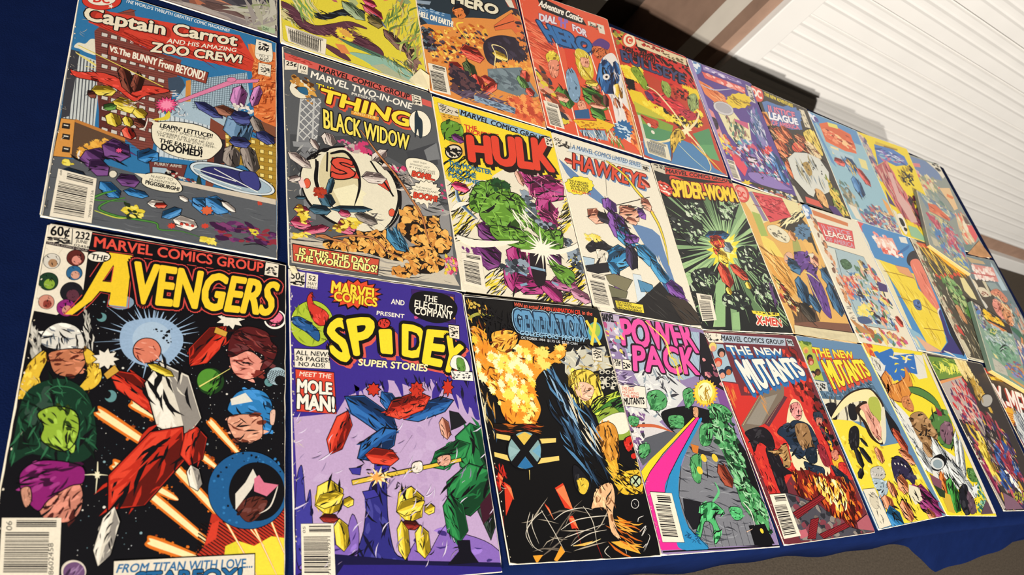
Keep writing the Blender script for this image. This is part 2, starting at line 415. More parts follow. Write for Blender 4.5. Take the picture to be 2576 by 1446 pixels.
def comic(key, H, z0, th, label, ops, rim='e6dac2', aged=False, seed=0):
    R = random.Random(seed * 31 + 7)
    S = Sheet(H)
    cx, cy = S.xy(500, 764)
    root = bpy.data.objects.new('comic_book', None); COL.objects.link(root)
    root.empty_display_size = .02
    root.location = (cx, cy, TOP + z0)
    root['label'] = label; root['category'] = 'comic book'; root['group'] = 'comic books laid out on the navy tablecloth'
    def loc(u, v, z): x, y = S.xy(u, v); return (x - cx, y - cy, z)
    # page block, its fore edge and foot slightly stepped
    rings = []
    for z, g in ((.0003, 3), (th * .35, 1), (th * .7, 4), (th - .0003, 6)):
        rings.append([loc(g * .5, g, z), loc(1000 - g, g, z), loc(1002 - g, 1530 - g, z), loc(g * .5, 1530 - g, z)])
    v = [p for r in rings for p in r]; f = [(3, 2, 1, 0), (12, 13, 14, 15)]
    for k in range(3):
        for i in range(4): f.append((k * 4 + i, k * 4 + (i + 1) % 4, k * 4 + 4 + (i + 1) % 4, k * 4 + 4 + i))
    obj('pages', v, f, aged_mat if aged else paper_mat, root)
    # wrap-around cover: back sheet, spine and front sheet
    n = 26; edge = []
    def side(a, b, k):
        for i in range(k):
            t = i / k; edge.append((a[0] + (b[0] - a[0]) * t + R.uniform(-1.6, 1.6), a[1] + (b[1] - a[1]) * t + R.uniform(-1.6, 1.6)))
    c = 7
    side((c, 0), (1000 - c, 0), n); side((1000, c), (1000, 1528 - c), n); side((1000 - c, 1528), (c, 1528), n); side((0, 1528 - c), (0, c), n)
    rc = lin(rim)
    S.poly(edge, rc, False); S.flush()
    N = len(edge); base = 0
    S.v += [(*S.xy(*q), -.00022) for q in edge]
    for i in range(N): S.f.append((i, (i + 1) % N, N + (i + 1) % N, N + i)); S.c.append(rc)
    first = ops[0].split()
    ins = [(min(max(x + R.uniform(-2, 2), 2), 998), min(max(y + R.uniform(-2, 2), 2), 1526)) for x, y in ((500 + (q[0] - 500) * .9955, 764 + (q[1] - 764) * .997) for q in edge)]
    S.poly(ins, lin(first[1]), False); S.flush()
    spine = lin(first[1])
    k = len(S.v)
    S.v += [(*S.xy(-3, 8), -.0004), (*S.xy(-3, 1520), -.0004), (*S.xy(-3, 1520), -th + .0002), (*S.xy(-3, 8), -th + .0002), (*S.xy(2, 8), 0), (*S.xy(2, 1520), 0), (*S.xy(2, 8), -th), (*S.xy(2, 1520), -th), (*S.xy(998, 4), -th), (*S.xy(998, 1526), -th)]
    for q in ((0, 1, 2, 3), (4, 5, 1, 0), (3, 2, 7, 6), (6, 7, 9, 8)): S.f.append(tuple(k + i for i in q)); S.c.append(rc if q[0] == 4 else spine)
    for line in ops[1:]: S.run(line)
    if seed % 1 == 0:                                     # handling wear: pale scuffs along the spine and creases
        S.scatter(R, 'b', 26, 1.5, 4.5, 1.6, 85, 40, [rc, lin('cbbda2')], [(4, 10), (16, 10), (16, 1520), (4, 1520)])
        S.scatter(R, 's', 12, 10, 30, 16, 0, 70, [lin('cfc3ac')], [(6, 10), (60, 10), (40, 1520), (6, 1520)])
    me = bpy.data.meshes.new('cover')
    me.from_pydata([(x - cx, y - cy, z + th) for x, y, z in S.v], [], S.f)
    at = me.color_attributes.new('ink', 'FLOAT_COLOR', 'CORNER')
    buf = []
    for p, col in zip(me.polygons, S.c): buf += [col[0], col[1], col[2], 1.0] * p.loop_total
    at.data.foreach_set('color', buf)
    me.materials.append(INK); me.update()
    o = bpy.data.objects.new('cover', me); COL.objects.link(o); o.parent = root
    return root, loc

def flap(name, root, loc, pts, material):
    "a turned or torn piece of paper standing a little off its comic: pts are (u, v, height)"
    up = [loc(*p) for p in pts]; dn = [(x, y, z - .00025) for x, y, z in up]; n = len(up)
    f = [tuple(range(n)), tuple(2 * n - 1 - i for i in range(n))] + [(i, n + i, n + (i + 1) % n, (i + 1) % n) for i in range(n)]
    return obj(name, up + dn, f, material, root)
tan_mat = mat('tan_back_page', tuple(lin('b88a62')), 0.8, 0.1, 0.2, 60)
cream_mat = mat('cream_page', tuple(lin('dccfa8')), 0.85, 0.1, 0.08, 120)
root, loc = comic('', [0.000170018,-4.97368e-06,-0.430363,-6.22857e-06,-0.000173867,-0.126635,6.94461e-06,7.47034e-06], 0, 0.0018, 'black starry comic with slanted yellow title and flaming meteors, at the near left corner', """P 0c0b10 0 0 0 1000 0 1000 1528 0 1528
N d 420 0.8 2.6 1 -2 90 2 dcd8cc,c9ced0,6f8f98 186 322 1004 490 1011 1121 505 1063 458 1336 222 1419 223 1239 285 929
N d 40 3 6 1 -1 90 3 dcd8cc,86a6ac 186 322 1004 490 1010 1012 505 1063 458 1336 222 1419 239 1239
l c8463f 3.4 163 13 898 7
l c8463f 3.2 160 98 892 87
T dc4f40 0.03 - - 176 77 888 66 891 14 174 26 |MARVEL COMICS GROUP
P e4dac4 0 1 1 161 3 157 109 160 326 82 422 -1 414
l 0c0b0f 3.2 88 5 94 85
T 0c0b0f 0.03 - - 14 55 80 48 77 0 11 9 |60¢
N b 26 4.8 9.6 2 -1 20 4 0c0b0f,55504a 10 69 89 53 88 81 10 94
T 0c0b0f 0.03 - - 103 51 154 48 154 11 102 15 |232
T 0c0b0f 0.02 - - 107 69 149 70 149 55 107 54 |JUNE
T 0c0b0f 0.02 - - 102 90 159 91 159 79 102 79 |02458
P 2a1f22 0 -2 88 159 95 159 111 -2 101
T b9aea0 0.0 - - 9 99 153 107 153 98 8 90 |MARVEL COMICS GROUP
S cfc9bb 2 63 173 62 189 56 203 45 212 32 215 20 210 10 199 6 184 6 168 13 154 23 145 36 142 49 146 59 157
S a8805c 0 55 185 54 194 51 201 45 206 38 208 31 205 26 199 23 191 24 182 27 174 33 169 40 168 47 170 52 176
N s 9 4 9 3 58 40 5 0c0b0f 11 155 51 146 58 202 18 210
S 5a2420 2 148 140 146 158 139 173 127 183 113 186 100 181 89 170 84 154 85 136 92 121 104 110 118 107 132 112 143 124
S d48878 0 138 154 137 163 133 172 127 177 119 179 112 176 106 170 103 161 104 151 108 142 114 137 122 135 130 138 135 144
N s 9 4.8 10.8 3 60 40 6 0c0b0f 90 121 135 112 142 173 97 182
S 1e3a24 2 68 270 67 288 60 304 47 314 32 317 18 311 7 299 1 282 2 264 10 247 22 237 37 234 52 239 63 252
S 86a636 0 58 283 57 293 53 302 46 308 38 309 30 306 24 299 21 290 22 280 26 271 32 265 41 264 49 267 55 274
N s 9 4.8 10.8 3 59 40 7 0c0b0f 7 248 54 239 62 303 15 312
S 2c5f86 2 147 214 146 229 139 243 129 251 116 254 105 249 95 239 91 225 92 210 98 196 109 188 121 185 133 189 142 200
S d09880 0 139 225 138 234 135 241 129 246 122 247 116 245 111 239 108 231 109 223 112 215 118 211 125 209 131 212 136 217
N s 9 4.4 9.9 3 59 40 8 0c0b0f 96 197 135 189 141 242 102 250
S 1a1a20 2 161 305 159 326 150 345 135 357 117 359 101 353 88 339 81 319 83 298 92 279 106 267 124 264 141 270 154 285
S 5a2f3c 0 148 321 147 333 142 343 134 349 124 351 115 347 107 339 104 328 105 316 110 306 118 300 128 298 137 301 144 310
N s 9 4 9 3 60 40 9 0c0b0f 89 280 144 270 153 344 98 353
S c98874 2 66 365 66 379 60 392 50 400 38 401 27 397 18 387 14 374 14 359 20 347 30 339 42 337 53 341 62 351
S 8a3a30 0 59 375 58 383 55 390 50 395 43 396 37 393 32 388 30 380 30 372 33 365 39 361 45 360 52 362 56 368
N s 9 4.4 9.9 3 59 40 10 0c0b0f 18 348 55 341 62 391 25 397
S 8a2470 2 143 380 141 398 134 412 122 422 108 424 94 418 83 407 78 391 79 373 87 359 99 349 113 347 127 352 138 364
S c98878 0 133 393 132 402 128 411 121 416 113 417 106 414 100 407 97 398 98 389 102 381 108 375 116 374 124 377 130 384
N s 9 4.8 10.8 3 59 40 11 0c0b0f 84 359 129 352 136 412 91 419
S 8fa9c4 0 325 430 378 398 454 381 515 403 554 458 544 531 481 607 396 604 337 566 313 501
R 93adc8 44 72 204 10.8 0.5 12 433 485
L 93adc8 7.5 433 485 440 319
L 93adc8 7.4 424 487 224 525
L 93adc8 7.4 424 487 253 358
L 93adc8 7.3 443 484 613 320
S a4bace 0 508 476 503 512 484 543 456 562 423 565 393 553 370 528 360 495 364 459 382 428 410 408 444 403 475 415 498 441
N b 20 2.4 8.4 1 -8 80 13 0c0b0f 419 428 516 415 514 522 460 458
S 7f95a8 0 351 321 347 336 335 350 316 359 295 363 275 359 261 350 255 337 258 322 270 308 289 298 310 295 330 298 345 307
S efe9dc 0 1001 307 996 330 982 350 961 363 938 366 918 359 904 344 898 322 903 299 917 279 937 266 960 262 981 269 996 285
S 1d0c14 0 993 306 989 325 976 342 958 353 939 356 921 350 909 337 904 319 908 299 920 282 938 271 958 268 976 274 988 287
S e0708c 0 985 299 981 312 972 324 959 331 945 333 931 329 922 321 919 309 922 295 931 284 944 276 959 274 972 278 981 287
N b 20 2.4 6.0 1 -8 90 14 e0708c,8a2f4c 916 320 980 310 968 346 928 352
S 5d8b8c 0 256 407 255 416 251 424 244 429 237 430 229 427 223 421 221 412 222 403 226 395 232 390 240 389 248 392 254 398
S 0c0b0f 0 241 402 241 409 238 415 233 418 228 419 222 417 218 412 216 406 217 399 220 394 225 390 230 389 235 391 239 396
S 5d8b8c 0 326 750 325 761 320 771 312 776 303 777 294 772 287 764 284 753 285 742 290 733 298 728 307 727 316 731 323 739
S 0c0b0f 0 306 745 305 753 302 759 297 763 291 763 285 760 281 755 279 748 279 740 282 734 288 730 294 730 300 733 304 738
S 86a6ac 0 525 1088 524 1092 522 1096 519 1098 515 1098 511 1096 508 1093 507 1088 508 1084 510 1081 513 1079 517 1079 521 1080 524 1084
S 5d8b8c 0 945 635 944 645 938 652 930 657 921 658 913 654 908 648 905 639 907 630 913 622 921 617 930 617 938 620 943 627
S 1a3a18 2 733 650 729 677 714 700 691 714 666 716 643 706 627 686 620 660 624 632 638 609 660 595 686 592 709 602 726 623
S 4f8a2e 0 716 646 712 670 700 690 681 701 661 703 642 694 628 677 623 655 626 632 638 612 656 600 677 598 696 606 710 624
N s 20 12.0 31.2 5 -66 20 15 0c0b0f,2a5a1c 679 622 726 629 714 700 673 709
L e2d478 12.7 632 684 755 588
L 0c0b0f 2.0 638 686 751 598
S 9fb6be 2 1007 600 1002 620 989 637 971 647 951 648 933 642 921 627 916 609 920 589 933 573 951 562 971 560 989 567 1002 581
H 0c0b0f 2.4 8.4 28 919 580 1004 572 1004 634 920 641
H 0c0b0f 2.4 9.6 108 919 580 1004 572 1004 634 920 641
S 0c0b0f 0 1001 622 998 633 991 642 981 648 970 648 960 645 954 637 951 626 953 616 960 606 970 601 981 600 991 603 998 611
N b 40 3 8 1 -2 90 16 d8701f,8a3a14 273 851 530 1037 561 977 294 803
S d8701f 0 269 818 274 849 540 1018 552 996 293 807
S f8dfa4 0 278 825 281 842 543 1013 549 1001 291 819
N b 40 3.3 8.8 1 -3 90 17 d8701f,8a3a14 384 805 533 897 558 836 402 756
S d8701f 0 378 774 385 802 541 877 550 855 401 760
S f8dfa4 0 388 779 391 795 544 872 549 860 400 771
N b 40 3 8 1 -1 90 18 d8701f,8a3a14 346 1060 542 1184 570 1120 365 1008
S d8701f 0 339 1026 347 1058 551 1163 561 1140 363 1013
S f8dfa4 0 349 1032 353 1049 553 1158 559 1145 363 1025
N b 40 3 8 1 1 90 19 d8701f,8a3a14 464 1159 742 1409 779 1365 489 1121
S d8701f 0 463 1130 465 1157 754 1395 767 1379 487 1125
S f8dfa4 0 471 1137 472 1152 757 1391 765 1382 484 1134
N b 40 3 8 1 -3 90 20 d8701f,8a3a14 675 857 787 992 823 956 702 827
S d8701f 0 678 832 676 855 798 981 811 967 700 829
S f8dfa4 0 684 838 683 851 801 977 809 970 696 837
N b 40 3 8 1 0 90 21 d8701f,8a3a14 544 1047 835 1371 875 1335 572 1015
S d8701f 0 546 1020 545 1046 848 1360 862 1346 570 1018
S f8dfa4 0 553 1027 552 1042 851 1356 859 1349 566 1026
N b 40 3 8 1 3 90 22 d8701f,8a3a14 493 1348 678 1435 698 1370 506 1297
S d8701f 0 482 1317 493 1346 684 1414 692 1390 505 1302
S f8dfa4 0 493 1321 499 1337 686 1408 690 1395 505 1313
N b 40 3 8 1 -1 90 23 d8701f,8a3a14 638 993 704 1054 731 1015 658 962
S d8701f 0 638 970 639 991 713 1041 722 1027 656 965
S f8dfa4 0 644 975 645 987 715 1038 720 1030 654 972
P b5301f 0 685 1345 707 1221 853 1254 1012 1143 1016 1473 637 1450 652 1390
H 150b0c 5 11 36 663 1259 853 1244 1012 1164 1016 1309 855 1353 653 1409
P e9d23c 0 816 1332 875 1353 944 1317 1014 1329 1016 1473 877 1465 876 1384 780 1389
L d8701f 25.3 755 1242 887 1465
L f6e2b0 12.7 755 1242 887 1465
L d8701f 25.8 863 1259 966 1470
L f6e2b0 13.0 863 1259 966 1470
L d8701f 26.7 933 1235 1014 1428
L f6e2b0 13.3 933 1235 1014 1428
L d8701f 25.7 793 1203 915 1355
L f6e2b0 12.8 793 1203 915 1355
P cc3a26 0 709 1260 737 1246 728 1319 685 1345
P d9c932 0 764 1349 806 1331 818 1389 761 1388
G d6d2c6 6a7078 10 24 4 47 556 52 493 101 453 165 473 192 555 119 574
N s 14 14 30 5 79 12 25 0c0b0f,56606a 53 512 179 496 185 556 61 571
N s 34 14.4 40.8 6 72 14 26 cfcabc,a8a498 -4 465 28 505 55 624 24 601
N s 34 12 34 6 76 14 27 cfcabc,a8a498 161 338 192 380 225 556 199 565
G b9714f 5a2418 16 28 4 83 584 186 561 205 614 174 679 111 676 84 626
G dcb436 6a4410 12 29 3 58 582 75 617 60 691 71 742 3 789 8 686 21 633
G dcb436 6a4410 12 30 3 190 561 231 578 267 672 239 728 192 731 215 666
G 123222 0a1a12 10 31 0 18 786 56 722 142 694 224 750 269 890 267 989 198 1029 77 994 15 1032 14 921
N s 90 12 40 6 59 60 32 23583a,0a1a12,2f6a46 18 786 56 722 142 694 224 750 269 890 267 989 198 1029 77 994 15 1032 14 921
G 8cab34 2a3c10 18 33 4 72 841 120 808 191 824 213 893 199 962 161 982 97 942 98 889
L 2f6a46 4.5 85 761 114 728 180 733 237 790
L 2f6a46 4.2 55 995 96 965 65 900
G c07a66 4a1c18 18 34 4 127 1167 215 1099 249 1122 254 1199 216 1244 142 1228
G 851c68 3a0c30 14 35 4 50 1068 96 1022 174 1020 243 1042 250 1099 208 1113 149 1162 120 1202 67 1140
G c08870 5a2c20 6 36 3 60 1126 86 1117 97 1166 81 1188
G d98a78 7a2c24 14 37 4 754 518 834 491 907 551 892 601 822 635 767 601
G 54181a 2a0a0c 14 38 4 740 520 756 419 820 370 911 386 934 434 963 469 936 548 886 584 901 514 834 491 765 529
N s 22 16.8 40.8 6 28 30 39 8a3a34,2a0a0c 756 419 899 387 946 496 790 490
G 2a76b0 10304c 12 40 4 752 766 786 700 849 677 910 690 943 753 939 857 896 882 769 799
G d39478 6a3020 16 41 4 757 811 884 797 901 848 892 905 814 924 772 888
G d9b09a 6a3020 3 42 2 933 777 955 770 950 834 933 833
P d8d4c6 0 761 731 823 697 856 735 767 759
S 1d5688 3 1014 1128 997 1199 951 1254 885 1283 814 1281 751 1250 706 1195 688 1127 700 1058 741 1001 805 967 879 965 948 996 996 1055
N b 160 3 8 1 0 90 43 1d5688,0c0b0f,2e74ac 700 1060 805 963 973 991 1005 1132 913 1276 756 1252
S 0c0b0f 0 997 1134 985 1188 953 1230 908 1252 858 1251 813 1227 781 1186 769 1134 778 1081 807 1037 852 1012 904 1011 951 1035 985 1079
G 5a281f 2a100c 10 44 2 802 1193 871 1152 927 1174 883 1245 838 1254
P d8d0c0 0 834 1095 863 1037 879 1069 860 1121 798 1208 795 1142
P cf6f86 0 869 1079 889 1063 910 1095 971 1105 922 1153 870 1132
L d8d0c0 6.3 968 1111 938 1194 892 1225
P e2dac8 3 324 590 302 602 315 623 291 620 286 643 270 625 252 641 251 617 227 617 242 599 223 583 247 578 243 555 264 566 276 544 285 567 309 558 300 582
P e2dac8 3 816 334 786 350 801 373 769 370 761 397 742 378 716 397 718 370 686 372 707 350 684 335 716 327 712 301 739 312 757 287 767 312 799 300 785 327
S d2785e 4 472 533 468 559 455 580 435 593 411 596 390 587 374 569 367 545 370 520 382 499 402 485 426 482 448 490 464 509
N s 12 10 24 4 40 40 45 6a2018,e8a088 378 504 463 493 470 585 386 594
K b82a1a 5a120c d8402a 46 51.8 3 587 596 727 379
K b82a1a 5a120c d8402a 47 51.1 3 281 638 583 843
K d8d0be 8a847c ece4d4 48 92.1 5 470 585 597 922
K b82a1a 5a120c d8402a 49 93.3 5 579 864 347 1210
K b82a1a 5a120c d8402a 50 47.0 3 632 862 617 1031
K d8d0be 8a847c ece4d4 51 31.7 3 361 1187 331 1404
K d8d0be 8a847c ece4d4 52 25.5 3 617 1025 651 1131
K d8bc34 8a7414 ecd85a 53 16.5 3 424 601 532 647
P c99a3a 2 271 661 306 616 325 643 286 683
P c99a3a 2 686 391 738 411 730 437 679 422
P e8e0bc 0 307 1070 299 1074 301 1083 293 1078 286 1083 286 1074 277 1070 285 1066 283 1057 291 1062 298 1057 298 1066
L e8e0bc 4.3 251 1070 292 1068 327 1071
L e8e0bc 4.5 288 1019 292 1070 294 1140
P e9c32c 0 236 94 323 92 323 347 258 348 260 288 219 288 195 338 134 414 110 413 161 338
l c8463f 3.1 176 228 226 91 326 85 327 136 331 353 253 356 255 298 223 295 197 346 152 413 105 420 158 317
P 0c0b0f 0 257 150 256 240 223 241
l c8463f 3.2 258 158 256 235 228 235 258 158
T ecc62c 0.035 0c0b0f:0.075:c8463f:0.095:0c0b0f:0.125 - 343 320 928 294 972 115 341 121 |VENGERS
S 0c0b0f 0 244 114 241 128 229 141 212 150 193 154 175 152 162 144 156 132 159 119 170 106 187 97 206 92 225 94 238 102
S e8e0cc 0 239 115 236 127 226 138 210 146 192 149 176 148 164 142 159 132 162 120 172 110 187 101 205 98 222 99 234 105
T 0c0b0f 0.03 - - 170 140 229 140 231 114 171 114 |THE
P e2d8c2 2 901 7 965 8 962 83 895 81
N b 26 4.2 7.0 2.2 -5 8 54 22201e 909 17 955 18 953 72 904 71
B e6dcc6 30 1 20 1223 196 1227 213 1427 39 1416
T 0c0b0f 0.01 - - 55 1267 50 1235 33 1233 38 1265 |06
T 0c0b0f 0.01 - - 196 1422 182 1314 167 1314 181 1421 |8602458
S d8cdbb 0 294 1416 292 1433 282 1446 268 1452 251 1451 235 1443 223 1429 218 1412 219 1395 228 1382 242 1376 259 1377 276 1385 288 1399
S 6a4a70 0 291 1420 289 1435 281 1447 269 1452 254 1451 240 1444 229 1431 224 1416 225 1401 233 1389 246 1383 261 1383 275 1391 286 1404
N s 14 10 24 5 -57 20 55 3a2440,9a7aa0 228 1394 280 1397 283 1428 232 1424
P ded4bf 3 377 1385 878 1384 880 1497 382 1463
T 2a6794 0.03 - - 389 1427 869 1436 870 1401 396 1398 |FROM TITAN WITH LOVE...
T 1f5f90 0.06 0c0b0f:0.09 - 453 1476 825 1484 829 1437 456 1431 |STARFOX!
l cfc6b2 2.7 1003 15 1022 1474""".split("\n"), seed=1)
